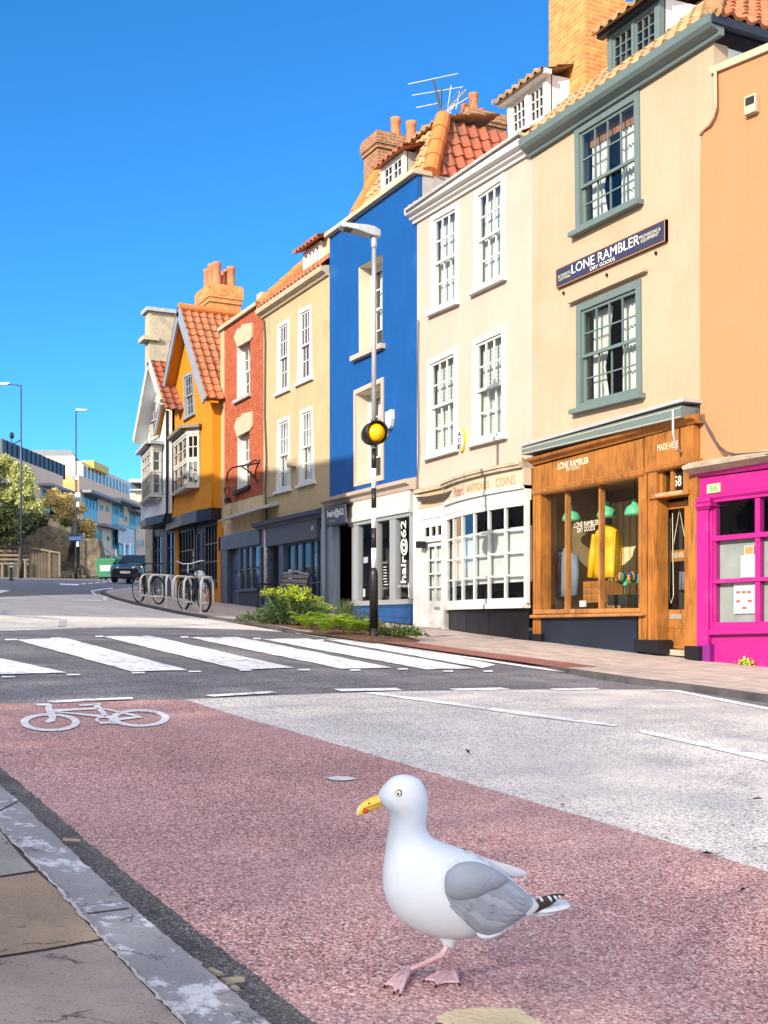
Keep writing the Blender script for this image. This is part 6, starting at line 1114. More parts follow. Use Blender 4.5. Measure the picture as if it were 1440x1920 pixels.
# ---------------------------------------------------------------- cycle stands
hoops = [((270, 1131.5), (298, 1132.5)), ((287, 1134.3), (315, 1135.3)), ((304.5, 1138.8), (336, 1138)), ((325.5, 1141), (357, 1141.5)), ((347.5, 1146), (378.5, 1146.5)), ((371, 1149.5), (404.5, 1148.8))]
proto = None; s_lab = ['farthest steel cycle stand at the uphill end of the row', 'second steel cycle stand from the uphill end', 'third steel cycle stand from the uphill end', 'third steel cycle stand from the downhill end', 'second steel cycle stand from the downhill end behind the nearest', 'nearest steel cycle stand at the downhill end of the row']
for k, (l, r) in enumerate(hoops):
    a = gp(*l, .05); b = gp(*r, .05); d = (b-a); d.z = 0; W_ = .68
    mid = (a+b)/2; yaw = math.atan2(d.y, d.x)
    if proto is None:
        proto = thing('cycle_stand', s_lab[k], 'cycle stand', (0, 0, 0), 'steel cycle stands in a row'); w = W_/2; pts = [(-w, 0), (-w, .55)]+[(-w+.17-.17*math.cos(t), .56+.19*math.sin(t)) for t in (.3, .6, .9, 1.2, 1.57)]+[(w-.17+.17*math.sin(t), .56+.19*math.cos(t)) for t in (0, .37, .67, .97, 1.27)]+[(w, .55), (w, 0)]
        MB().tube([Vector((x, 0, z-.03)) for x, z in pts], .025, 10).build('hoop', M['steel'], proto, smooth=True); MB().tube([Vector((-w, 0, .2)), Vector((w, 0, .2))], .02, 8).build('crossbar', M['steel'], proto, smooth=True)
        for s in (-1, 1): MB().lathe([(.06, 0), (.06, .012), (.03, .016)], (s*w, 0, -.01), 12).build('base_plate', M['steel'], proto)
        o = proto
    else: o = copy_tree(proto); o['label'] = s_lab[k]
    o.location = mid; o.rotation_euler = (0, 0, yaw)
# ---------------------------------------------------------------- bicycles
def bike(name, label, A, B, m, lean=.06, hb=0, basket=None):
    """A: rear contact point, B: front contact point"""
    A, B = Vector(A), Vector(B); f = (B-A); f.normalize(); L = 1.04; mid = (A+B)/2; A = mid-f*L/2; s = f.cross(Vector((0, 0, 1))).normalized(); u = (s.cross(f)+s*lean).normalized(); s = f.cross(u).normalized()
    t = thing(name, label, 'bicycle', mid); P = lambda a, h, w=0: A+f*a+u*h+s*w; r = .34
    for nm, a in (('wheel', 0), ('wheel', L)):
        mb = MB().torus(P(a, r), s, r-.024, .024, 36, 8); w = mb.build(nm, M['rubber'], t, smooth=True); mb = MB().torus(P(a, r), s, r-.05, .007, 36, 6).tube([P(a, r, -.04), P(a, r, .04)], .022, 8)
        for k in range(18): g_ = 2*math.pi*k/18; mb.tube([P(a, r, .02*(-1)**k), P(a+(r-.045)*math.cos(g_), r+(r-.045)*math.sin(g_))], .0022, 4, False)
        mb.build('rim', M['steel'], w)
    mb = MB(); bb = P(.43, .29); st_ = P(.33, .82); hd_ = P(.80, .80); hl = P(.83, .68)
    for a, b, q in ((bb, st_, .017), (st_.lerp(bb, .15), hd_, .016), (bb, hl, .019), (hd_, hl, .02)): mb.tube([a, b], q, 8)
    for w in (-.04, .04): mb.tube([P(0, r, w), bb], .01, 6).tube([P(0, r, w), st_.lerp(bb, .15)], .009, 6).tube([hl, P(.93, .5, w), P(L, r, w)], .012, 6)
    mb.build('frame', m, t); MB().tube([st_, P(.31, .92)], .013, 6).loft([(P(.14, .93, -.0), P(.14, .97), s*.07, Vector()), (P(.22, .92), P(.22, .97), s*.07, Vector()), (P(.34, .93), P(.34, .965), s*.03, Vector()), (P(.42, .94), P(.42, .96), s*.02, Vector())], 10).build('saddle', M['black_paint'], t)
    mb = MB().tube([hd_, P(.78, .98)], .014, 6).tube([P(.78, .98, -.29), P(.80, 1.0, -.15), P(.81, .98, 0), P(.80, 1.0, .15), P(.78, .98, .29)] if not hb else [P(.62, 1.06, -.30), P(.74, 1.06, -.27), P(.83, 1.0, -.1), P(.83, 1.0, .1), P(.74, 1.06, .27), P(.62, 1.06, .30)], .013, 6); mb.build('handlebar', M['steel'] if hb else M['iron'], t)
    mb = MB().lathe([(.02, -.02), (.095, -.006), (.095, .006), (.02, .02)], bb-s*.05, 18, axis=s).tube([bb-s*.06, bb-s*.06+f*.09-u*.14], .009, 6).tube([bb+s*.06, bb+s*.06-f*.09+u*.14], .009, 6).box(bb-s*.1+f*.09-u*.14, (.09, .09, .02)).box(bb+s*.1-f*.09+u*.14, (.09, .09, .02)).tube([bb-s*.05+u*.09, P(0, r+.04, -.05)], .005, 5).tube([bb-s*.05-u*.09, P(0, r-.04, -.05)], .005, 5); mb.build('chainset', M['iron'], t)
    if basket:
        mb = MB(); a0 = .05
        for w in (-.07, .07): mb.tube([P(-.25, .74, w), P(.25, .76, w)], .007, 5).tube([P(0, r, w), P(-.15, .74, w)], .006, 5).tube([P(0, r, w), P(.1, .74, w)], .006, 5)
        for k in range(6): mb.tube([P(-.25+.1*k, .745, -.07), P(-.25+.1*k, .745, .07)], .005, 5)
        mb.build('carrier', M['steel'], t)
    arc = [P((r+.035)*math.cos(g_), r+(r+.035)*math.sin(g_)) for g_ in [.5+.2*k for k in range(12)]]; MB().tube(arc, .016, 6).build('mudguard', M['black_paint'], t)
    return t
mat('bike_grey', (.06, .065, .07), .35, .1, metal=.4)
b1, b2 = gp(279, 1132, .05), gp(364, 1146, .05); f1 = RGT*.62-FWD*.78; f2 = -(RGT*.55-FWD*.83)
for f_ in (f1, f2): f_.z = -GX*f_.x-GY*.3*f_.y
bike('bicycle', 'black bicycle leaning on the farther cycle stands', b1-f1*.5, b1+f1*.5, M['iron'], .05)
tb_ = bike('bicycle', 'grey bicycle with raised silver handlebars leaning on the nearest cycle stands', b2-f2*.5, b2+f2*.5, M['bike_grey'], -.05, 1, 1)
pc = dep(374, 1078, 26.5); t = thing('cycle_helmet', 'pale blue and white cycle helmet on the grey bicycle', 'helmet', pc); MB().sphere(pc, (.15, .12, .1), 16, 10).build('shell', M['pole_white'], t, smooth=True); mb = MB()
for k in (-1, 0, 1): mb.tube([pc+Vector((-.14, k*.05, .04)), pc+Vector((0, k*.06, .10-.01*abs(k))), pc+Vector((.14, k*.05, .04))], .014, 6)
mb.build('vent_rib', M['grey_blue_paint'], t)
# ---------------------------------------------------------------- cars
mat('car_paint', (.008, .011, .02), .25, 0, coat=.4, spec=.6); mat('car_paint_blue', (.015, .06, .14), .15, 0, coat=1); mat('headlight', (.7, .72, .75), .15, .05); mat('plate_white', (.75, .75, .72), .5, 0); mat('plastic_black', (.012, .012, .013), .55, .1)
def car(label, c, yaw, m, plate=None):
    c = Vector(c); t = thing('parked_car', label, 'car', c, 'cars parked up the side road'); f = Vector((math.cos(yaw), math.sin(yaw), 0)); s = Vector((-f.y, f.x, 0)); P = lambda a, w, h: c+f*a+s*w+Vector((0, 0, h))
    def body(secs): # (a, halfwidth bottom, halfwidth mid, halfwidth top, z0, zm, z1)
        mb = MB(); vs = []
        for a, wb, wm, wt, z0, zm, z1 in secs: vs += [P(a, -wb, z0), P(a, -wm, (z0+zm)/2), P(a, -wm, zm), P(a, -wt, z1), P(a, wt, z1), P(a, wm, zm), P(a, wm, (z0+zm)/2), P(a, wb, z0)]
        k = 8; mb.add(vs, [(i*k+j, i*k+(j+1) % k, (i+1)*k+(j+1) % k, (i+1)*k+j) for i in range(len(secs)-1) for j in range(k)]+[tuple(range(k)), tuple(range(len(vs)-1, len(vs)-k-1, -1))]); return mb
    body([(2.18, .62, .70, .60, .32, .62, .74), (2.08, .78, .84, .74, .25, .72, .84), (1.7, .85, .91, .80, .22, .84, .93), (.95, .88, .93, .82, .22, .92, 1.02), (-.6, .88, .93, .84, .22, .95, 1.04), (-1.6, .88, .93, .84, .22, .95, 1.06), (-2.1, .80, .86, .76, .3, .9, 1.02), (-2.22, .7, .76, .66, .4, .8, .9)]).build('body', m, t, smooth=False, bevel=.03)
    body([(1.0, .78, .78, .74, .98, 1.0, 1.03), (.35, .78, .74, .64, .98, 1.3, 1.50), (-.2, .78, .74, .62, .98, 1.35, 1.56), (-1.3, .78, .73, .60, .98, 1.33, 1.54), (-1.95, .74, .70, .62, .98, 1.1, 1.2)]).build('cabin', m, t, bevel=.02)
    MB().add([P(1.0, -.68, 1.055), P(1.0, .68, 1.055), P(.39, .6, 1.50), P(.39, -.6, 1.50)], [(0, 1, 2, 3)]).build('windscreen', M['car_glass'], t)
    for w in (-1, 1): MB().add([P(.75, w*.80, 1.05), P(.28, w*.735, 1.42), P(-1.3, w*.725, 1.43), P(-1.6, w*.8, 1.08)], [(0, 1, 2, 3)]).build('side_window', M['car_glass'], t)
    MB().add([P(2.15, -.62, .40), P(2.15, .62, .40), P(2.195, .58, .60), P(2.195, -.58, .60)], [(0, 1, 2, 3)]).box(P(2.12, 0, .33), (.12, 1.2, .1), Matrix.Rotation(yaw, 3, 'Z')).build('grille', M['plastic_black'], t)
    for w in (-1, 1):
        MB().hexa([P(2.17, w*.36, .80), P(2.02, w*.84, .84), P(2.02, w*.86, .74), P(2.20, w*.38, .72), P(2.0, w*.42, .78), P(1.8, w*.80, .82), P(1.8, w*.82, .74), P(2.0, w*.45, .70)]).build('headlight', M['headlight'], t)
        MB().hexa([P(2.17, w*.52, .40), P(2.05, w*.84, .42), P(2.05, w*.84, .33), P(2.17, w*.52, .31), P(2.0, w*.60, .36), P(1.9, w*.82, .38), P(1.9, w*.82, .33), P(2.0, w*.60, .31)]).build('bumper_trim', M['steel'], t)
        MB().box(P(.72, w*1.0, 1.06), (.12, .2, .14), Matrix.Rotation(yaw, 3, 'Z')).build('door_mirror', m, t, bevel=.03)
        for a in (1.35, -1.35):
            wh = MB().lathe([(.18, -.10), (.32, -.11), (.345, -.08), (.345, .08), (.32, .11), (.18, .10)], P(a, w*.82, .345), 24, axis=s).build('wheel', M['rubber'], t, smooth=True)
            mb = MB().lathe([(.05, .09), (.2, .115), (.22, .10), (.22, -.10), (.2, -.115), (.05, -.09)], P(a, w*.82, .345), 10, axis=s).build('hub', M['galvanised'], wh)
    fp = Face(P(2.205, 0, 0).x, P(2.205, 0, 0).y, math.atan2(s.y, s.x)); Q = [(-.26, .56), (.26, .56), (.26, .45), (-.26, .45)]
    pq = MB().add([P(2.2, w, c.z*0+h) for w, h in ((-.26, .57), (.26, .57), (.26, .45), (-.26, .45))]+[P(2.22, w, h) for w, h in ((-.26, .57), (.26, .57), (.26, .45), (-.26, .45))], [(0, 1, 2, 3), (4, 7, 6, 5), (0, 4, 5, 1), (1, 5, 6, 2), (2, 6, 7, 3), (3, 7, 4, 0)]).build('number_plate', M['plate_white'], t)
    if plate:
        class F2:
            def P(self, a, z, w): return P(2.222+w, a, z)
        text(pq, F2(), [(-.23, .55), (.23, .55), (.23, .47), (-.23, .47)], plate, .002, 'lettering_black', bold=.01)
    MB().lathe([(.0, 0), (.06, 0), (.06, .01)], P(2.13, 0, .72), 16, axis=f).build('badge', M['steel'], t)
    return t
mat('car_glass', (.01, .015, .025), .1, 0, spec=.5)
cD = 63; cc = dep(257, 1091, cD); cc.z = G(cc.x, cc.y)
car('dark navy car parked nose towards the viewer beyond the cycle stands', cc, math.atan2(-FWD.y, -FWD.x)-.07, M['car_paint'], 'LV59 XWZ')
c2 = dep(284, 1078, 80); c2.z = G(c2.x, c2.y)+.1; car('blue car mostly hidden behind the dark navy car', c2, math.atan2(-FWD.y, -FWD.x)-.05, M['car_paint_blue'])
mat('splinter_wood', (.36, .29, .20), .85, .25, 30)
# ---------------------------------------------------------------- bits on the road
for i, (x, y, s, lb) in enumerate(((1055, 1511, .035, 'dry brown leaf on the pale road edge behind the gull'), (1407, 1499, .05, 'dark dry leaf on the pale road at the right'), (1342, 1601, .045, 'dark curled leaf by the edge of the red lane'), (1387, 1672, .03, 'tiny dark leaf on the red lane at the right'), (880, 1414, .04, 'thin dark twig lying on the pale road'), (22, 1488, .04, 'dark leaf in the gutter at the left edge'))):
    p = gp(x, y, .012); mb = MB()
    dd = Vector((R.gauss(0, 1), R.gauss(0, 1), .12)).normalized(); mb.leaf(p, s*1.2, s*.5, dd, Vector((0, 0, 1))); mb.tube([p+dd*s*.05, p-dd*s*.35+Vector((0, 0, .004))], .0012, 4)
    tag(mb.build('dry_leaf', M['worn_wood'] if i == 0 else M['iron']), lb, 'leaf', 'dry leaves on the road')
for i, (x0, y0, x1, y1, r, lb) in enumerate(((393, 1820, 415, 1829, .006, 'short pale wood splinter nearest the kerb'), (418, 1845, 455, 1838, .009, 'longest pale wood splinter lying across the gutter'), (435, 1853, 447, 1857, .006, 'small dark wood splinter below the longest one'), (364, 1803, 378, 1809, .005, 'curled pale wood shaving on the kerb edge'), (118, 1576, 150, 1577, .006, 'thin twig lying in the gutter further up'))):
    a, b = gp(x0, y0, .02), gp(x1, y1, .02); d = (b-a).normalized(); sx = d.cross(Vector((0, 0, 1)))*r; up_ = Vector((0, 0, r)); mb = MB(); mb.hexa([a-sx+up_, a+sx+up_, a+sx, a-sx, b-sx*.6+up_*.8, b+sx*.7+up_*.8, b+sx, b-sx]); tag(mb.build('wood_splinter', M['splinter_wood']), lb, 'splinter', 'wood splinters in the gutter')
# ---------------------------------------------------------------- far left: lamp columns, wall, steps, hospital-like block
def lampcol(label, x, yb, yt, D, side, arm):
    p = dep(x, yb, D); p.z = G(p.x, p.y); zt = dep(x, yt, D).z; t = thing('street_lamp', label, 'street lamp', p, 'street lamps up the hill'); h = zt
    MB().tube([p, Vector((p.x, p.y, p.z+1.4))], .09, 10).build('base', M['iron'], t, smooth=True); MB().tube([Vector((p.x, p.y, p.z+1.4)), Vector((p.x, p.y, h))], [.06, .045], 10).build('pole', M['slate_blue_paint'], t, smooth=True)
    d = RGT*side
    MB().tube([Vector((p.x, p.y, h-.02)), Vector((p.x, p.y, h))+d*arm+Vector((0, 0, .06))], .035, 8).build('arm', M['slate_blue_paint'], t); c = Vector((p.x, p.y, h+.06))+d*(arm+.25)
    mb = MB(); mb.hexa([c-d*.35+Vector((0, 0, .1)), c+d*.35+Vector((0, 0, .06)), c+d*.35, c-d*.35-Vector((0, 0, .03))]+[k+FWD*.25 for k in (c-d*.35+Vector((0, 0, .1)), c+d*.35+Vector((0, 0, .06)), c+d*.35, c-d*.35-Vector((0, 0, .03)))]); mb.build('lamp_head', M['galvanised'], t); return t
l1 = lampcol('taller street lamp with a long arm at the left edge of the picture', 39.5, 1080, 722, 70, -1, .8)
l2 = lampcol('street lamp in front of the stone steps with notices strapped to it', 142.5, 1081, 771, 73, 1, .1)
p2 = WORLDLOC[l2.name]
for y, w, h, m in ((896, 14, 7, 'pole_white'), (928, 9, 8, 'pole_white'), (936, 6, 6, 'slate_blue_paint'), (946, 5, 9, 'pole_white'), (1020, 4, 10, 'pole_white')):
    c = dep(140 if w > 10 else 146, y, 72.8); MB().box(c, (w*.033, .14, h*.033), Matrix.Rotation(math.pi/2-TH, 3, 'Z')).build('fitting', M[m], l2)
c = dep(142, 1010, 72.7); tag(MB().box(c, (.75, .25, .24), Matrix.Rotation(math.pi/2-TH, 3, 'Z')).build('street_sign', M['royal_blue_paint'], bevel=.02), 'bright blue sign board fixed at the top of the stone steps', 'sign')
c = dep(22, 822, 69); t = thing('traffic_sensor', 'small traffic sensor on a thin bracket beside the taller street lamp', 'sensor', c); MB().tube([c, c+Vector((0, 0, -.42)), dep(38, 825, 69.9)], .03, 6).build('bracket', M['iron'], t); MB().lathe([(.1, 0), (.13, .1), (.11, .3), (.04, .36)], c, 12).build('housing', M['iron'], t)
# stone retaining wall
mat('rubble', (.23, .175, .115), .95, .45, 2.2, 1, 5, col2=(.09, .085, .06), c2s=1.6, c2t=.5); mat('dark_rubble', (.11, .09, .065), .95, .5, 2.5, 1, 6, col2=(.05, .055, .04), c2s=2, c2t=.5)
def dp(x, y, D): return dep(x, y, D)
def slab(name, px, D0, D1, m, parent=None, rag=0, bottom=None):
    """upright rough wall: pixel polygon whose depth runs from D0 at its left to D1 at its right"""
    x0, x1 = min(p[0] for p in px), max(p[0] for p in px); f = [dp(x, y, D0+(D1-D0)*(x-x0)/(x1-x0)) for x, y in px]
    return MB().prism(f, FWD*1.2).build(name, m, parent)
rw = thing('stone_wall', 'high rubble stone retaining wall with ivy left of the steps', 'wall', dp(60, 1080, 76))
slab('face', [(-120, 900), (0, 942), (60, 966), (110, 976), (128, 976), (133, 985), (133, 1000), (124, 1060), (118, 1084), (-120, 1092)], 72, 77, M['rubble'], rw)
sw_ = thing('stone_wall', 'short rubble stone wall end right of the steps beside the green bin', 'wall', dp(170, 1080, 76))
pts = [(150, 1012), (160, 1009), (183, 1010), (187, 1030), (189, 1055), (190, 1080), (150, 1082)]; slab('face', pts, 75, 75.5, M['rubble'], sw_)
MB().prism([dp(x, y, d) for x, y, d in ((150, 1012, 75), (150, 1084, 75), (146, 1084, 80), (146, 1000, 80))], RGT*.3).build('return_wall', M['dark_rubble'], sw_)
stp = thing('stone_steps', 'dark stone steps climbing between the two rubble walls', 'steps', dp(130, 1081, 75)); mb = MB()
for k in range(18): z = dp(130, 1081-k*4.2, 75+k*.32); mb.box(Vector((z.x, z.y, z.z)), (2.2, .5, .17), Matrix.Rotation(math.pi/2-TH, 3, 'Z'))
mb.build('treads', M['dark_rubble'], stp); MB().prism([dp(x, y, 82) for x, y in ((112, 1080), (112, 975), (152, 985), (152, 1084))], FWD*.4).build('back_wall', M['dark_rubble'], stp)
# timber fence and planter
tf = thing('timber_fence', 'weathered vertical board fence at the foot of the stone wall', 'fence', dp(85, 1081, 74)); mb = MB()
for k in range(11):
    xl = 55+k*5.3; yt = 1030+(xl-55)*.10; a, b = dp(xl, yt+R.uniform(-1, 1), 73.5), dp(xl+4.9, yt, 73.6); c, d = dp(xl+4.9, 1083, 73.6), dp(xl, 1083, 73.5); mb.hexa([a, b, c, d]+[q+FWD*.06 for q in (a, b, c, d)])
mb.build('boards', M['grey_wood'], tf); MB().tube([dp(52, 1026, 73.4), dp(112, 1037, 73.4)], .07, 6).tube([dp(93, 1034, 73.4), dp(93, 1083, 73.4)], .06, 6).tube([dp(112, 1036, 73.4), dp(112, 1082, 73.4)], .07, 6).build('rail', M['grey_wood'], tf)
hf = thing('timber_fence', 'weathered horizontal rail fence behind the bollard at the left edge', 'fence', dp(20, 1060, 74)); mb = MB()
for k in range(5): a, b = dp(-80, 1024+k*8, 74), dp(55, 1026+k*8, 74); mb.tube([a, b], .09, 6)
mb.build('rails', M['grey_wood'], hf); mb = MB(); mb.tube([dp(5, 1056, 73), dp(5, 1084, 73)], .1, 6).tube([dp(48, 1050, 73), dp(48, 1083, 73)], .1, 6).build('post', M['grey_wood'], hf)
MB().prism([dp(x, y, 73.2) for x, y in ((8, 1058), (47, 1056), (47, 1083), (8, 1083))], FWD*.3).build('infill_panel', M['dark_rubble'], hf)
bo = dep(21, 1088, 61); bo.z = G(bo.x, bo.y); t = thing('bollard', 'black bollard with two white bands at the left edge', 'bollard', bo); MB().lathe([(.13, 0), (.13, .06), (.08, .1), (.075, .92), (.085, .95), (.05, 1.03)], bo, 14).build('post', M['pole_black'], t, smooth=True)
for h in (.68, .84): MB().lathe([(.079, 0), (.079, .09)], bo+Vector((0, 0, h)), 14).build('band', M['pole_white'], t)
# green wheeled bin
bn = dep(205, 1081, 70); bn.z = G(bn.x, bn.y)+.05; t = thing('wheelie_bin', 'large green four wheeled bin beside the rubble wall end', 'bin', bn); mat('bin_green', (.02, .16, .07), .5, .1); rz = Matrix.Rotation(math.pi/2-TH-.3, 3, 'Z')
def fr(w0, d0, z0, w1, d1, z1): return [bn+rz@Vector(k) for k in ((-w1, -d1, z1), (w1, -d1, z1), (w0, -d0, z0), (-w0, -d0, z0), (-w1, d1, z1), (w1, d1, z1), (w0, d0, z0), (-w0, d0, z0))]
MB().hexa(fr(.55, .38, .15, .66, .5, 1.12)).build('body', M['bin_green'], t, bevel=.03); MB().hexa(fr(.70, .55, 1.12, .66, .5, 1.22)).hexa(fr(.66, .5, 1.22, .5, .3, 1.30)).build('lid', M['bin_green'], t, bevel=.03); MB().hexa([bn+rz@Vector(k) for k in ((-.36, -.47, .85), (.36, -.47, .85), (.34, -.44, .5), (-.34, -.44, .5), (-.36, -.3, .85), (.36, -.3, .85), (.34, -.3, .5), (-.34, -.3, .5))]).build('label_panel', M['paper'], t)
for a in (-.4, .4):
    for b in (-.3, .3): MB().lathe([(.09, -.03), (.09, .03)], bn+rz@Vector((a, b, .09)), 12, axis=rz@Vector((1, 0, 0))).build('wheel', M['rubber'], t)
# trees and shrubs on the bank
mat('foliage_gold', (.62, .48, .20), .6, .3, .8, trans=.3); mat('foliage_pale', (.50, .52, .20), .6, .35, .8, trans=.3); mat('foliage_ivy', (.045, .060, .018), .6, .4, .8, trans=.2); mat('bark', (.10, .075, .05), .9, .3, 5)
def crown(name, label, cat, blobs, D, m, n, L, trunk=None, group=None):
    b0 = blobs[0]; base = trunk[0] if trunk else dp(b0[0], b0[1]+b0[3], D); t = thing(name, label, cat, base, group); mb = MB(); k_ = D/FL
    for x, y, rx, ry in blobs:
        c = dp(x, y, D+R.uniform(-.4, .4)); nn = int(n*rx*ry/900)
        for _ in range(nn):
            d = Vector((R.gauss(0, 1), R.gauss(0, 1), R.gauss(0, 1))).normalized()*(R.random()**.4); q = c+RGT*d.x*rx*k_+FWD*d.y*rx*k_*.7+Vector((0, 0, d.z*ry*k_)); 
            if math.sin(q.x*2.3+q.z*3.1)+math.sin(q.y*2.7-q.z*2.2) > -.9: mb.leaf(q, L*R.uniform(.6, 1.3), L*.6)
    mb.build('crown', M[m], t); mb = MB()
    if trunk: mb.tube([trunk[0], trunk[0].lerp(trunk[1], .5)+RGT*.1, trunk[1]], [.12, .09, .05], 8)
    for x, y, rx, ry in blobs[:6]: mb.tube([trunk[1] if trunk else base, dp(x, y, D)], [.06, .02], 5)
    mb.build('trunk', M['bark'], t); return t
crown('shrub', 'pale yellow green shrub in sunlight above the stone wall at the left edge', 'shrub', [(10, 900, 26, 22), (40, 905, 26, 26), (28, 930, 36, 22), (58, 938, 24, 24), (5, 925, 24, 18), (68, 955, 14, 16), (36, 880, 16, 14), (8, 868, 18, 14), (-40, 900, 40, 40)], 77, 'foliage_pale', 2600, .26)
crown('shrub', 'orange gold leaved shrub in sunlight behind the stone wall', 'shrub', [(95, 945, 20, 18), (102, 930, 14, 14), (128, 948, 20, 18), (126, 935, 10, 10), (150, 965, 18, 20), (85, 962, 18, 12), (110, 965, 22, 14), (165, 985, 13, 14), (170, 1000, 10, 16), (145, 985, 20, 12)], 82, 'foliage_gold', 3000, .24)
crown('tree', 'young dark leaved tree in front of the stone wall', 'tree', [(10, 975, 34, 20), (45, 985, 26, 20), (20, 1000, 30, 20), (60, 975, 20, 14), (-20, 980, 40, 30)], 73, 'foliage_ivy', 2200, .22, (dp(34.5, 1083, 73), dp(36, 985, 73)))
crown('ivy', 'dark ivy spilling over the top of the stone wall', 'ivy', [(5, 952, 34, 9), (40, 962, 26, 8), (75, 972, 22, 6), (110, 978, 20, 5), (126, 980, 10, 7), (85, 980, 24, 6)], 74.6, 'foliage_ivy', 3800, .2)
# modern block beyond the wall
mat('panel_pink', (.74, .53, .37), .85, .06, .6); mat('panel_sunlit', (.55, .33, .12), .85, .08, .6); mat('louvre', (.04, .055, .075), .5, .2, 1); mat('teal', (.12, .42, .50), .5, .1, 2); mat('plant_yellow', (.62, .46, .07), .6, .05); mat('plant_grey', (.22, .23, .25), .7, .1, 1)  # gold copy of the pink panel: sunlight on the end walls as colour
a0 = dep(60, 1000, 92); a1 = dep(265, 1000, 124)
p0 = dep(140, 1000, 100); e_ = (RGT*.055+FWD).normalized(); FB = Face(p0.x, p0.y, math.atan2(e_.y, e_.x)); fx = lambda x, y, w=0: FB.px(x, y, w)
H = thing('modern_building', 'modern pinkish block with teal windows and a dark louvred roof screen far up the hill', 'building', (p0.x, p0.y, 3.5))
def blk(name, px, w0, w1, m): mb = MB(); Q = [fx(x, y, w0) for x, y in px]; return mb.qbox(FB, Q, w0, w1).build(name, m, H)
zt = fx(155, 893)[1]; aa = fx(148, 900)[0]; ab_ = fx(244, 930)[0]
MB().fb(FB, aa, ab_, 2, zt, 0, 14).build('wall', M['panel_pink'], H)
MB().fb(FB, ab_, ab_+14, 2, fx(262, 938)[1], .5, 12).build('wall', M['panel_pink'], H); MB().fb(FB, aa-.1, aa, 2, zt-.05, .1, 14).build('end_wall', M['panel_sunlit'], H)
# nearer wing to the left
WB = 1.0; az = fx(118, 893, -WB); MB().fb(FB, fx(-80, 840, -WB)[0], az[0], 2, az[1], -WB, 10).build('wall', M['panel_pink'], H); MB().fb(FB, az[0], aa-.1, 2, az[1], 1.5, 10).build('wall', M['panel_sunlit'], H)
ls = [(4, 828), (121, 864), (121, 891), (4, 863)]; Ql = [fx(x, y, -WB+.5) for x, y in ls]; zl1, zl0 = fx(60, 846, -WB+.5)[1], az[1]
lo = MB().fb(FB, Ql[0][0], Ql[1][0], zl0+.02, zl1, -WB+.5, -WB+.7).build('roof_screen', M['louvre'], H)
for k in range(15): a = Ql[0][0]+(Ql[1][0]-Ql[0][0])*k/14; MB().fb(FB, a-.04, a+.04, zl0, zl1+.02, -WB+.44, -WB+.5).build('post', M['iron'], lo)
MB().fb(FB, Ql[1][0], Ql[1][0]+.15, zl0, zl1, -WB+.5, 2).build('screen_end', M['print_red'], H)
# canopies, windows
def cano(x0, x1, y0, y1, w, m='plant_grey'): a, b = fx(x0, y0)[0], fx(x1, y1)[0]; z = (fx(x0, y0)[1]+fx(x1, y1)[1])/2; return MB().fb(FB, a, b, z-.12, z+.12, -w, 0).build('canopy', M[m], H)
cano(150, 207, 922, 940, 1.0); cano(205, 258, 942, 950, 1.2); cano(180, 206, 985, 990, .9); cano(205, 222, 989, 992, .8); cano(240, 268, 955, 968, .9)
MB().fb(FB, fx(72, 905, -WB)[0], az[0], fx(72, 908, -WB)[1]-.1, fx(72, 908, -WB)[1]+.1, -WB-1.0, -WB).build('canopy', M['plant_grey'], H)
def win(x0, x1, y0, y1, c, m='teal_glass', w=0, par=.0):
    a, b = fx(x0, y0, w)[0], fx(x1, y0, w)[0]; z1, z0 = fx((x0+x1)/2, y0, w)[1], fx((x0+x1)/2, y1, w)[1]; Q = [(a, z1), (b, z1), (b, z0), (a, z0)]
    mb = MB(); bars(mb, FB, Q, c, 2 if z1-z0 > 1 else 1, .08, .06, w-.08, w+.0); o = mb.build('window', M['teal'], H); pane(o, FB, Q, w-.02, m)
    if par: MB().fb(FB, a, b, z0-par, z0-.01, w-.06, w+.0).build('spandrel', M['teal'], o)
win(156, 182, 926, 955, 4, par=1.0); win(210, 221, 938, 966, 3, par=1.0); win(222, 231, 944, 970, 2); win(242, 252, 958, 985, 3, par=.6); win(253, 262, 963, 986, 2); win(178, 190, 990, 1012, 3); win(209, 222, 993, 1030, 3); win(187, 192, 947, 956, 1); win(198, 203, 950, 959, 1); win(233, 237, 968, 978, 1); win(200, 204, 1005, 1014, 1); win(264, 268, 1012, 1024, 1); win(272, 276, 1013, 1024, 1)
win(78, 92, 918, 945, 3, w=-WB, par=.6); win(134, 139, 928, 938, 1)
# upper storey set back and plant
z1_ = fx(200, 900, 3)[1]; a2, b2 = fx(153, 880, 2)[0], fx(243, 900, 2)[0]; zz0, zz1 = zt, fx(243, 905, 2)[1]
MB().fb(FB, a2, b2, zt, zz1, 2, 12).build('upper_storey', M['panel_pink'], H); mb = MB(); g_ = MB()
for k in range(14): a = a2+(b2-a2)*k/14; mb.fb(FB, a+.1, a+.35, zt+.15, zz1-.25, 1.9, 2)
mb.build('mullion', M['window_white'], H); pane(H, FB, [(a2+.2, zz1-.3), (b2-.1, zz1-.3), (b2-.1, zt+.2), (a2+.2, zt+.2)], 1.96, 'teal_glass', 'window_strip')
a, b = fx(178, 885, 1.4)[0], fx(206, 885, 1.4)[0]; z = fx(190, 882, 1.4)[1]; MB().fb(FB, a, b, zz1-.35, zz1+.35, 1.5, 2.6).build('stair_head', M['plant_yellow'], H)
FP = FB; q = [dep(62, 840, 118), dep(140, 838, 112), dep(208, 876, 150)]
def vwall(a, b, z0, z1, m, name): return MB().add([Vector((a.x, a.y, z0)), Vector((b.x, b.y, z0)), Vector((b.x, b.y, z1)), Vector((a.x, a.y, z1))], [(0, 1, 2, 3)]).build(name, m, H)
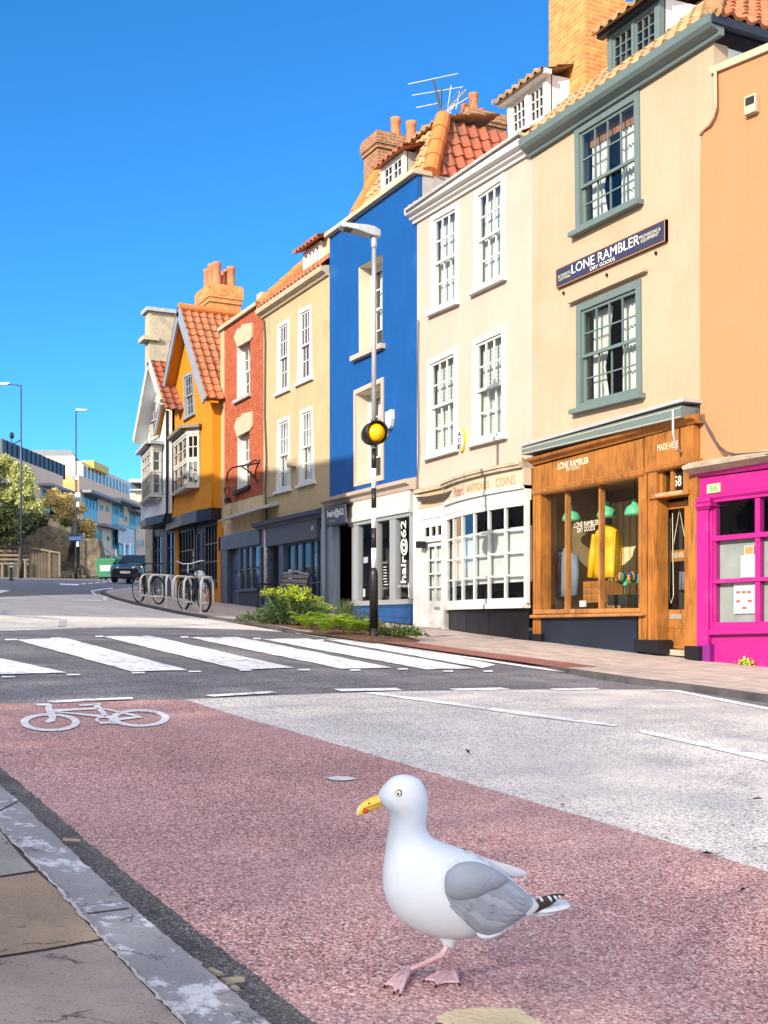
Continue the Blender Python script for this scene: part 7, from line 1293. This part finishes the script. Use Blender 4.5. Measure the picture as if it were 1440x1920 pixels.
ztp = dep(140, 839, 112).z; zmid = dep(140, 855, 112).z; pA, pB, pC = dep(40, 838, 112), dep(140, 838, 112), dep(207, 872, 150)
vwall(pA, pB, 6, zmid, M['panel_pink'], 'plant_room'); vwall(pB, pC, 6, zmid, M['plant_grey'], 'plant_room')
roofv = [Vector((pA.x, pA.y, zmid)), Vector((pB.x, pB.y, zmid)), Vector((pC.x, pC.y, zmid))]; tp = [p+FWD*1.5-RGT*.8+Vector((0, 0, ztp-zmid)) for p in roofv]; MB().add(roofv+tp, [(0, 1, 4, 3), (1, 2, 5, 4)]).build('plant_roof', M['plant_grey'], H)
bb_ = [roofv[0]+FWD*30, roofv[2]+FWD*12]; MB().add([tp[0], tp[1], tp[2], tp[2]-RGT*22, tp[0]+FWD*35], [(0, 1, 2, 3, 4)]).build('flat_roof', M['plant_grey'], H)
# glazed entrance, banners and posts
win(222, 253, 987, 1043, 4, 'teal_glass', -.4); MB().fb(FB, fx(223, 990, -.6)[0], fx(252, 990, -.6)[0], fx(238, 1022, -.6)[1], fx(238, 990, -.6)[1], -.6, -.5).build('screen', M['paper'], H)
for x, yb, yt, lb in ((217, 1046, 1030, 'left of three thin white posts beyond the green bin'), (233, 1046, 1018, 'middle thin white post beyond the green bin'), (244, 1046, 1018, 'right thin white post above the navy car')):
    p = dep(x, yb, 96); z = dep(x, yt, 96).z; tag(MB().tube([Vector((p.x, p.y, p.z-1.5)), Vector((p.x, p.y, z))], .09, 8).build('sign_post', M['pole_white']), lb, 'post', 'white posts beyond the bin')
r = thing('handrail', 'thin steel handrail sloping down beside the rubble wall end', 'railing', dp(195, 1060, 84)); mb = MB().tube([dp(186, 1020, 84), dp(222, 1048, 88)], .04, 6).tube([dp(186, 1032, 84), dp(222, 1056, 88)], .03, 6)
for k in range(4): mb.tube([dp(187+k*11, 1021+k*8.6, 84+k*1.2), dp(187+k*11, 1052+k*4, 84+k*1.2)], .035, 6)
mb.build('rail', M['galvanised'], r)
bk = thing('brown_bank', 'low brown earth bank behind the green bin', 'bank', dp(215, 1065, 86)); MB().prism([dp(x, y, 88) for x, y in ((185, 1036), (200, 1040), (222, 1052), (228, 1085), (185, 1085))], FWD*3).build('bank', M['dark_rubble'], bk)
# another block just left of the white gable, farther off
FB2 = FB; b = thing('modern_building', 'pale flat roofed block glimpsed left of the white gabled house', 'building', dep(254, 1000, 150)); q = [dep(243, 912, 150), dep(300, 912, 150)]
MB().prism([dep(243, 925, 150), dep(300, 925, 150), dep(300, 1085, 150), dep(243, 1085, 150)], FWD*8).build('wall', M['panel_pink'], b); MB().prism([dep(242, 898, 149), dep(300, 898, 149), dep(300, 904, 149), dep(242, 904, 149)], FWD*9).build('roof', M['paper'], b); MB().prism([dep(244, 904, 150.5), dep(300, 904, 150.5), dep(300, 925, 150.5), dep(244, 925, 150.5)], FWD*6).build('window_band', M['louvre'], b); MB().prism([dep(243, 917, 149), dep(300, 917, 149), dep(300, 919, 149), dep(243, 919, 149)], FWD*.3).build('balcony_rail', M['window_white'], b)
# ---------------------------------------------------------------- the side of the street behind the viewer (it shades the road)
mat('opposite_render', (.42, .36, .28), .9, .1, 1)
def opp(label, x0, x1, z0, z1, y=-4.0):
    t = thing('terraced_house', label, 'house', ((x0+x1)/2, y, G((x0+x1)/2, y))); mb = MB(); d = 7
    v = [Vector((x0, y, -2)), Vector((x1, y, -2)), Vector((x1, y-d, -2)), Vector((x0, y-d, -2)), Vector((x0, y, z0)), Vector((x1, y, z1)), Vector((x1, y-d, z1)), Vector((x0, y-d, z0))]; mb.add(v, [(0, 1, 5, 4), (1, 2, 6, 5), (2, 3, 7, 6), (3, 0, 4, 7)]); mb.build('wall', M['opposite_render'], t)
    MB().add([v[4], v[5], v[6], v[7], (v[4]+v[7])/2+Vector((0, 0, .3)), (v[5]+v[6])/2+Vector((0, 0, .3))], [(0, 1, 5, 4), (4, 5, 2, 3), (1, 2, 5), (0, 4, 3)]).build('roof', M['dark_tile'], t); mb = MB()
    for k in range(int((x1-x0)/2.2)):
        for zz in (2, 4.6): mb.box((x0+1.2+k*2.2, y+.02, zz+G(x0+k*2, y)), (1, .06, 1.5))
    mb.build('window', M['dark_room'], t); return t
opp('tall plain house across the road from the blue house', -34, -15.4, OPP[0]+1.05, OPP[0]); opp('tall plain house across the road from the gabled houses', -58, -34.2, OPP[0]+2.1, OPP[0]+1.0)
mat('foliage_spring', (.10, .15, .03), .6, .35, .8, trans=.45)
def street_tree(label, x, y, z0, z1, r, n):
    t = thing('tree', label, 'tree', (x, y, -.2), 'trees behind the viewer'); mb = MB(); zc = (z0+z1)/2; h = (z1-z0)/2; clumps = []
    for _ in range(46):
        d = Vector((R.gauss(0, 1), R.gauss(0, 1), R.gauss(0, 1))).normalized()*R.random()**.35; clumps.append(Vector((x+d.x*r, y+d.y*r*.8, zc+d.z*h)))
    for _ in range(n):
        c = R.choice(clumps); mb.leaf(c+Vector((R.gauss(0, .75), R.gauss(0, .75), R.gauss(0, .6))), R.uniform(.1, .19), .09)
    mb.build('crown', M['foliage_spring'], t); mb = MB().tube([(x, y, -.6), (x+.1, y, zc*.5), (x, y+.1, zc)], [.28, .2, .12], 10)
    for c in clumps[:18]: mb.tube([Vector((x, y, zc*R.uniform(.6, 1))), (c+Vector((x, y, zc)))/2+Vector((0, 0, .4)), c], [.09, .06, .02], 6)
    mb.build('trunk', M['bark'], t)
for i, (x, y, z0, z1, r, n) in enumerate(TREES): street_tree(['tall spring tree behind the viewer opposite the antiques shop', 'spring tree behind the viewer opposite the dry goods shop', 'spring tree behind the viewer at the right', 'spring tree furthest down the hill behind the viewer'][i], x, y, z0, z1, r, n)
# ---------------------------------------------------------------- the gull
mat('feather_white', (.57, .61, .665), .8, .04, 30, .07, 200, spec=.12); mat('feather_grey', (.25, .28, .335), .75, .10, 22, .12, 110, spec=.2); mat('feather_pale', (.46, .475, .52), .75, .05, 25); mat('feather_black', (.030, .024, .018), .6, .3, 30); mat('bill_yellow', (.82, .52, .05), .35, .1, 30, spec=.5); mat('bill_tip', (.72, .62, .45), .4, .05); mat('bill_red', (.50, .05, .012), .4, .1, 80); mat('leg_pink', (.62, .42, .44), .55, .15, 60, .3, 200); mat('eye_pale', (.80, .74, .55), .2, .05); mat('eye_ring', (.30, .16, .05), .5, .1); mat('pupil', (.004, .004, .004), .1, 0)
gf = gp(800, 1850, .004); GD = (gf-Vector((0, 0, CZ))).dot(FWD); k_ = GD/FL
gull = thing('herring_gull', 'white herring gull with pale grey wings walking left across the red cycle lane', 'gull', gf)
TW = -FWD      # towards the viewer
def g3(x, y, d=0): return dep(x, y, GD)+TW*(d*k_)
def gloft(name, rings, m, par=None, n=20, sub=2, dflt=0):
    mb = MB(); mb.loft([(g3(*A), g3(*B_), TW*(w*k_), TW*(off*k_)) for A, B_, w, off in rings], n); return mb.build(name, m, par or gull, smooth=True, sub=sub)
body = gloft('body', [((750, 1452), (760, 1452), 4, 0), ((738, 1455), (779, 1456), 21, 0), ((726, 1464), (791, 1464), 31, 0), ((716, 1476), (798, 1477), 37, 0), ((706, 1490), (803, 1493), 41, 0), ((711, 1506), (803, 1510), 41, 0), ((727, 1518), (801, 1526), 38, 0), ((732, 1533), (799, 1541), 36, 0), ((729, 1553), (799, 1555), 36, 0), ((724, 1580), (809, 1571), 42, 0), ((720, 1606), (828, 1579), 55, 0), ((716, 1638), (852, 1587), 68, 0), ((717, 1668), (884, 1598), 80, 0), ((727, 1700), (914, 1615), 86, 0), ((752, 1729), (940, 1634), 84, 0), ((795, 1752), (963, 1652), 74, 0), ((848, 1764), (982, 1669), 60, 0), ((900, 1752), (998, 1682), 44, 0), ((945, 1734), (1012, 1690), 31, 0), ((985, 1718), (1026, 1696), 22, 0), ((1020, 1710), (1040, 1698), 14, 0)], M['feather_white'], n=24)
# head features
bill = gloft('bill', [((734, 1507), (722, 1488), 16, 0), ((720, 1511), (708, 1490), 17, 0), ((710, 1515), (699, 1493), 14, 0), ((699, 1520), (688, 1498), 11.5, 0), ((688, 1525), (678, 1505), 9.5, 0), ((678, 1529), (671.5, 1513), 7, 0), ((672.5, 1530), (668.5, 1520), 4, 0), ((670, 1530), (668, 1526), 1.5, 0)], M['bill_yellow'], n=16)
gloft('bill_tip', [((680, 1521), (676.5, 1506), 8.6, 0), ((675.5, 1525), (671.5, 1512), 7, 0), ((671.5, 1530), (668, 1519), 4.4, 0), ((669.5, 1532), (667.5, 1527), 1.8, 0)], M['bill_tip'], bill, 12, 1)
MB().sphere(g3(686, 1519, 8.2), (6.2*k_, 6.2*k_, 4.6*k_), 12, 8).build('red_spot', M['bill_red'], bill, smooth=True)
MB().tube([g3(715, 1502, 16.6), g3(704, 1506.5, 15), g3(692, 1511, 12), g3(681, 1515, 9.3)], .6*k_, 6).build('gape_line', M['eye_ring'], bill); MB().sphere(g3(692, 1504.5, 11.5), (3*k_, 2*k_, 1.1*k_), 8, 6).build('nostril', M['pupil'], bill)
for sd in (1, -1):
    e = MB().sphere(g3(747.5, 1482, sd*35.2), 6.9*k_, 18, 12).build('eye', M['eye_ring'], gull, smooth=True)
    n_ = (TW*sd-RGT*.25).normalized(); c = g3(747.5, 1482, sd*35.2)
    MB().lathe([(0.1*k_, 1.5*k_), (3.6*k_, 1.2*k_), (4.9*k_, 0), (4.9*k_, -1*k_)], c+n_*6.0*k_, 18, axis=n_).build('iris', M['eye_pale'], e, smooth=True); MB().lathe([(.1*k_, 1.0*k_), (2.0*k_, .7*k_), (2.2*k_, 0), (2.2*k_, -.5*k_)], c+n_*7.2*k_, 14, axis=n_).build('pupil', M['pupil'], e, smooth=True)
# near wing
wing = gloft('wing', [((818, 1664), (822, 1634), 4, 70), ((822, 1676), (838, 1612), 13, 71), ((838, 1690), (862, 1604), 20, 70), ((862, 1708), (890, 1608), 23, 66), ((888, 1733), (918, 1612), 23, 60), ((908, 1743), (944, 1630), 21, 53), ((932, 1738), (966, 1650), 18, 46), ((955, 1724), (988, 1669), 14, 39), ((975, 1712), (1002, 1688), 10, 32), ((990, 1704), (1006, 1694), 5, 27)], M['feather_grey'], n=24)
gloft('scapulars', [((828, 1652), (830, 1622), 4, 84), ((836, 1664), (848, 1600), 15, 85), ((858, 1672), (880, 1596), 21, 83), ((884, 1670), (908, 1606), 21, 77), ((912, 1660), (934, 1620), 17, 67), ((938, 1651), (952, 1638), 8, 57)], M['feather_grey'], wing, 20)
gloft('tertial_edge', [((978, 1712), (960, 1658), 3, 44), ((994, 1705), (975, 1662), 5, 40), ((1003, 1697), (990, 1672), 4, 36), ((1008, 1691), (1001, 1681), 2, 33)], M['feather_pale'], wing, 14)
gloft('wing_edge', [((890, 1742), (886, 1728), 5, 62), ((905, 1747), (903, 1735), 7, 58), ((925, 1744), (922, 1734), 7, 53), ((945, 1732), (941, 1724), 6, 46), ((962, 1722), (957, 1714), 4, 42)], M['feather_white'], wing, 12)
pr = gloft('primaries', [((962, 1715), (985, 1690), 4, 30), ((985, 1712), (998, 1682), 7, 27), ((1010, 1702), (1015, 1674), 7, 24), ((1030, 1693), (1032, 1671), 6, 21), ((1042, 1684), (1043, 1671), 4, 19), ((1047, 1678), (1049, 1671), 3, 18), ((1056, 1675.5), (1057, 1672.5), 1.5, 17)], M['feather_black'], wing, 16)
for (x0, y0, x1, y1) in ((1007, 1675, 1015, 1686), (1023, 1673, 1031, 1684), (1034, 1673, 1041, 1681), (1043, 1673, 1047, 1677)):
    MB().loft([(g3(x0-1, y0+1, 29), g3(x0+1, y0-1, 29), TW*k_, Vector()), (g3((x0+x1)/2-1, (y0+y1)/2+2, 30), g3((x0+x1)/2+3, (y0+y1)/2-2, 30), TW*1.6*k_, Vector()), (g3(x1-1, y1+1, 28), g3(x1+1, y1-1, 28), TW*k_, Vector())], 10).build('wing_mirror_spot', M['feather_white'], gull, smooth=True)
for c in [o for o in gull.children if o.name.startswith('wing_mirror')]: c.name = 'white_feather_tip'; c.parent = gull
def fblade(mb, P, t0, a0, L_, wd, lf, n=7, curl=.1):
    rows = []
    for j in range(n):
        u = j/(n-1); ww = wd*(math.sin(math.pi*(.18+.80*u))**.7); rows.append([P(t0+L_*u-.08*L_*abs(v)**2*u, a0+curl*u*u+ww*v, lf*(.1+u)*(1-.55*v*v)+.3) for v in (-1, -.5, 0, .5, 1)])
    mb.add([p for r_ in rows for p in r_], [(j*5+i, j*5+i+1, j*5+i+6, j*5+i+5) for j in range(n-1) for i in range(4)])
BRG = [((720, 1606), (828, 1579), 55), ((716, 1638), (852, 1587), 68), ((717, 1668), (884, 1598), 80), ((727, 1700), (914, 1615), 86), ((752, 1729), (940, 1634), 84), ((795, 1752), (963, 1652), 74), ((848, 1764), (982, 1669), 60), ((900, 1752), (998, 1682), 44), ((945, 1734), (1012, 1690), 31), ((985, 1718), (1026, 1696), 22), ((1020, 1710), (1040, 1698), 14)]
def bpt(t, a, lift=0):
    t = max(0, min(t, len(BRG)-1.001)); i = int(t); f = t-i; A = [BRG[i][0][k]+(BRG[i+1][0][k]-BRG[i][0][k])*f for k in (0, 1)]; B_ = [BRG[i][1][k]+(BRG[i+1][1][k]-BRG[i][1][k])*f for k in (0, 1)]; w = BRG[i][2]+(BRG[i+1][2]-BRG[i][2])*f
    c, s_ = math.cos(a), math.sin(a); sc_ = 1+lift/max(40, w)
    return g3((A[0]+B_[0])/2+(B_[0]-A[0])/2*c*sc_, (A[1]+B_[1])/2+(B_[1]-A[1])/2*c*sc_, w*s_*sc_)
fl_ = MB()
for row, (t0, n_) in enumerate(((1.6, 7), (2.4, 7), (3.2, 7), (4.1, 7), (5.0, 6), (6.0, 5), (7.0, 5))):      # mantle and rump
    for k in range(n_):
        a0 = math.radians(-40+85*(k+.5)/n_)+R.uniform(-.04, .04); fblade(fl_, bpt, t0+R.uniform(-.15, .15), a0, R.uniform(1.0, 1.3), .11, .8, 6, 0)
fl_.build('mantle_feathers', M['feather_white'], body, smooth=True)
# tail and vent feathers fanned under the folded wing
for k, (x0_, y0_, x1_, y1_, d_, m_) in enumerate(((990, 1706, 1066, 1694, 20, 'feather_white'), (985, 1710, 1056, 1700, 14, 'feather_pale'), (980, 1712, 1044, 1708, 8, 'feather_white'), (995, 1704, 1064, 1692, -12, 'feather_pale'))):
    gloft('tail_feather', [((x0_, y0_+5), (x0_, y0_-5), 4, d_), (((x0_+x1_)/2, (y0_+y1_)/2+6), ((x0_+x1_)/2, (y0_+y1_)/2-5), 3.5, d_), ((x1_-8, y1_+4.5), (x1_-8, y1_-3.5), 2.5, d_), ((x1_, y1_+1), (x1_, y1_-1), 1, d_)], M[m_], n=10, sub=1)
# rows of overlapping feathers lying on the wing
WR = [((822, 1676), (838, 1612), 13, 71), ((838, 1690), (862, 1604), 20, 70), ((862, 1708), (890, 1608), 23, 66), ((888, 1733), (918, 1612), 23, 60), ((908, 1743), (944, 1630), 21, 53), ((932, 1738), (966, 1650), 18, 46), ((955, 1724), (988, 1669), 14, 39), ((975, 1712), (1002, 1688), 10, 32)]
def wpt(t, a, lift=0):
    i = min(int(t), len(WR)-2); f = t-i; A = [WR[i][0][k]+(WR[i+1][0][k]-WR[i][0][k])*f for k in (0, 1)]; B_ = [WR[i][1][k]+(WR[i+1][1][k]-WR[i][1][k])*f for k in (0, 1)]
    w = WR[i][2]+(WR[i+1][2]-WR[i][2])*f; o = WR[i][3]+(WR[i+1][3]-WR[i][3])*f; c, s_ = math.cos(a), math.sin(a)
    return g3((A[0]+B_[0])/2+(B_[0]-A[0])/2*c, (A[1]+B_[1])/2+(B_[1]-A[1])/2*c, o+w*s_+lift)
fm = MB(); ft_ = MB()
for (t0, t1, L_, wd, n_, lf) in ((.7, 1.0, 1.5, .20, 7, 1.5), (1.7, 2.2, 1.7, .17, 9, 1.8), (2.9, 3.6, 1.9, .15, 9, 2.0), (4.1, 4.7, 1.7, .16, 7, 2.0)):
    for k in range(n_):
        a0 = math.radians(30+125*(k+.5)/n_); ts = t0+(t1-t0)*math.sin(math.pi*k/n_)+R.uniform(-.08, .08); rows = []
        for j in range(7):
            u = j/6; t = min(ts+L_*u, 6.95); ww = wd*(math.sin(math.pi*(.18+.80*u))**.7); ac = a0+.10*u*u
            rows.append([wpt(t-.10*(abs(v)**2)*u, ac+ww*v, lf*(.1+u*1.0)*(1-.55*v*v)+.4) for v in (-1, -.5, 0, .5, 1)])
        vs = [p for r_ in rows for p in r_]; mb_ = fm if k % 3 else ft_
        mb_.add(vs, [(j*5+i, j*5+i+1, j*5+i+6, j*5+i+5) for j in range(6) for i in range(4)])
fm.build('covert_feathers', M['feather_grey'], wing, smooth=True); mat('feather_mid', (.31, .34, .395), .75, .08, 22, .12, 110, spec=.2); ft_.build('covert_feathers', M['feather_mid'], wing, smooth=True)
# far wing tip and tail
gloft('far_wing', [((890, 1632), (888, 1606), 8, -42), ((915, 1645), (910, 1614), 9, -42), ((940, 1654), (935, 1623), 8, -40), ((962, 1655), (958, 1628), 6, -38), ((982, 1653), (980, 1637), 4, -37), ((995, 1649), (994, 1643), 2, -36)], M['feather_pale'], n=14)
gloft('tail', [((985, 1716), (1005, 1692), 26, 0), ((1015, 1712), (1025, 1694), 32, 0), ((1040, 1706), (1046, 1692), 34, 0), ((1060, 1699), (1062, 1692), 30, 0), ((1068, 1697), (1069, 1694), 20, 0)], M['feather_white'], n=16, sub=1)
gloft('undertail_feather', [((990, 1718), (1000, 1706), 10, 12), ((1015, 1714), (1018, 1703), 12, 14), ((1033, 1713), (1034, 1706), 8, 14), ((1039, 1712), (1039, 1709), 3, 14)], M['feather_white'], n=12, sub=1)
# legs: feathered thigh, shank, webbed foot
def gnd(x, y): return gp(x, y, .004)
thigh = gloft('thigh', [((812, 1736), (868, 1736), 26, 12), ((822, 1754), (860, 1754), 18, 12), ((829, 1768), (852, 1768), 11, 12), ((833, 1777), (848, 1777), 6, 12)], M['feather_white'], n=14)
def foot(name, joint, heel, toes, dd):
    leg = MB(); hl = gnd(*heel)+Vector((0, 0, .008)); pts = [joint[0], joint[1], hl]
    q = [g3(*p) for p in joint]; q2 = q[:-1]+[q[-1].lerp(hl, .08), hl]
    leg.tube([q[0], q[1], q[1].lerp(hl, .25), q[1].lerp(hl, .9), hl], [5.5*k_, 6.6*k_, 4.6*k_, 5*k_, 6*k_], 12); o = leg.build('leg', M['leg_pink'], gull, smooth=True, sub=1)
    T = [gnd(*t)+Vector((0, 0, .004)) for t in toes]; ft = MB()
    for t in T: ft.tube([hl, hl.lerp(t, .5)+Vector((0, 0, .006)), t], [5.5*k_, 4.4*k_, 2.6*k_], 8)
    for a, b in zip(T, T[1:]):
        m_ = [hl.lerp(a, .92), hl.lerp(b, .92), hl.lerp((a+b)/2, .84)]; up_ = Vector((0, 0, .0035)); ft.add([hl+up_*2, m_[0]+up_, m_[2]+up_, m_[1]+up_, hl, m_[0]-up_*.2, m_[2]-up_*.2, m_[1]-up_*.2], [(0, 1, 2), (0, 2, 3), (4, 6, 5), (4, 7, 6), (1, 5, 6, 2), (2, 6, 7, 3), (0, 4, 5, 1), (3, 7, 4, 0)])
    f = ft.build('foot', M['leg_pink'], o); cl = MB()
    for t in T: cl.tube([t, t+(t-hl).normalized()*7*k_-Vector((0, 0, .002))], [2.4*k_, .6*k_], 6)
    cl.build('claw', M['pupil'], f)
foot('a', [(838, 1764, 22), (831, 1783, 24)], (768, 1826), [(722, 1852), (739, 1864), (750, 1868)], 0)
foot('b', [(846, 1766, -4), (842, 1782, -4)], (848, 1828), [(796, 1842), (818, 1851), (860, 1848)], 0)
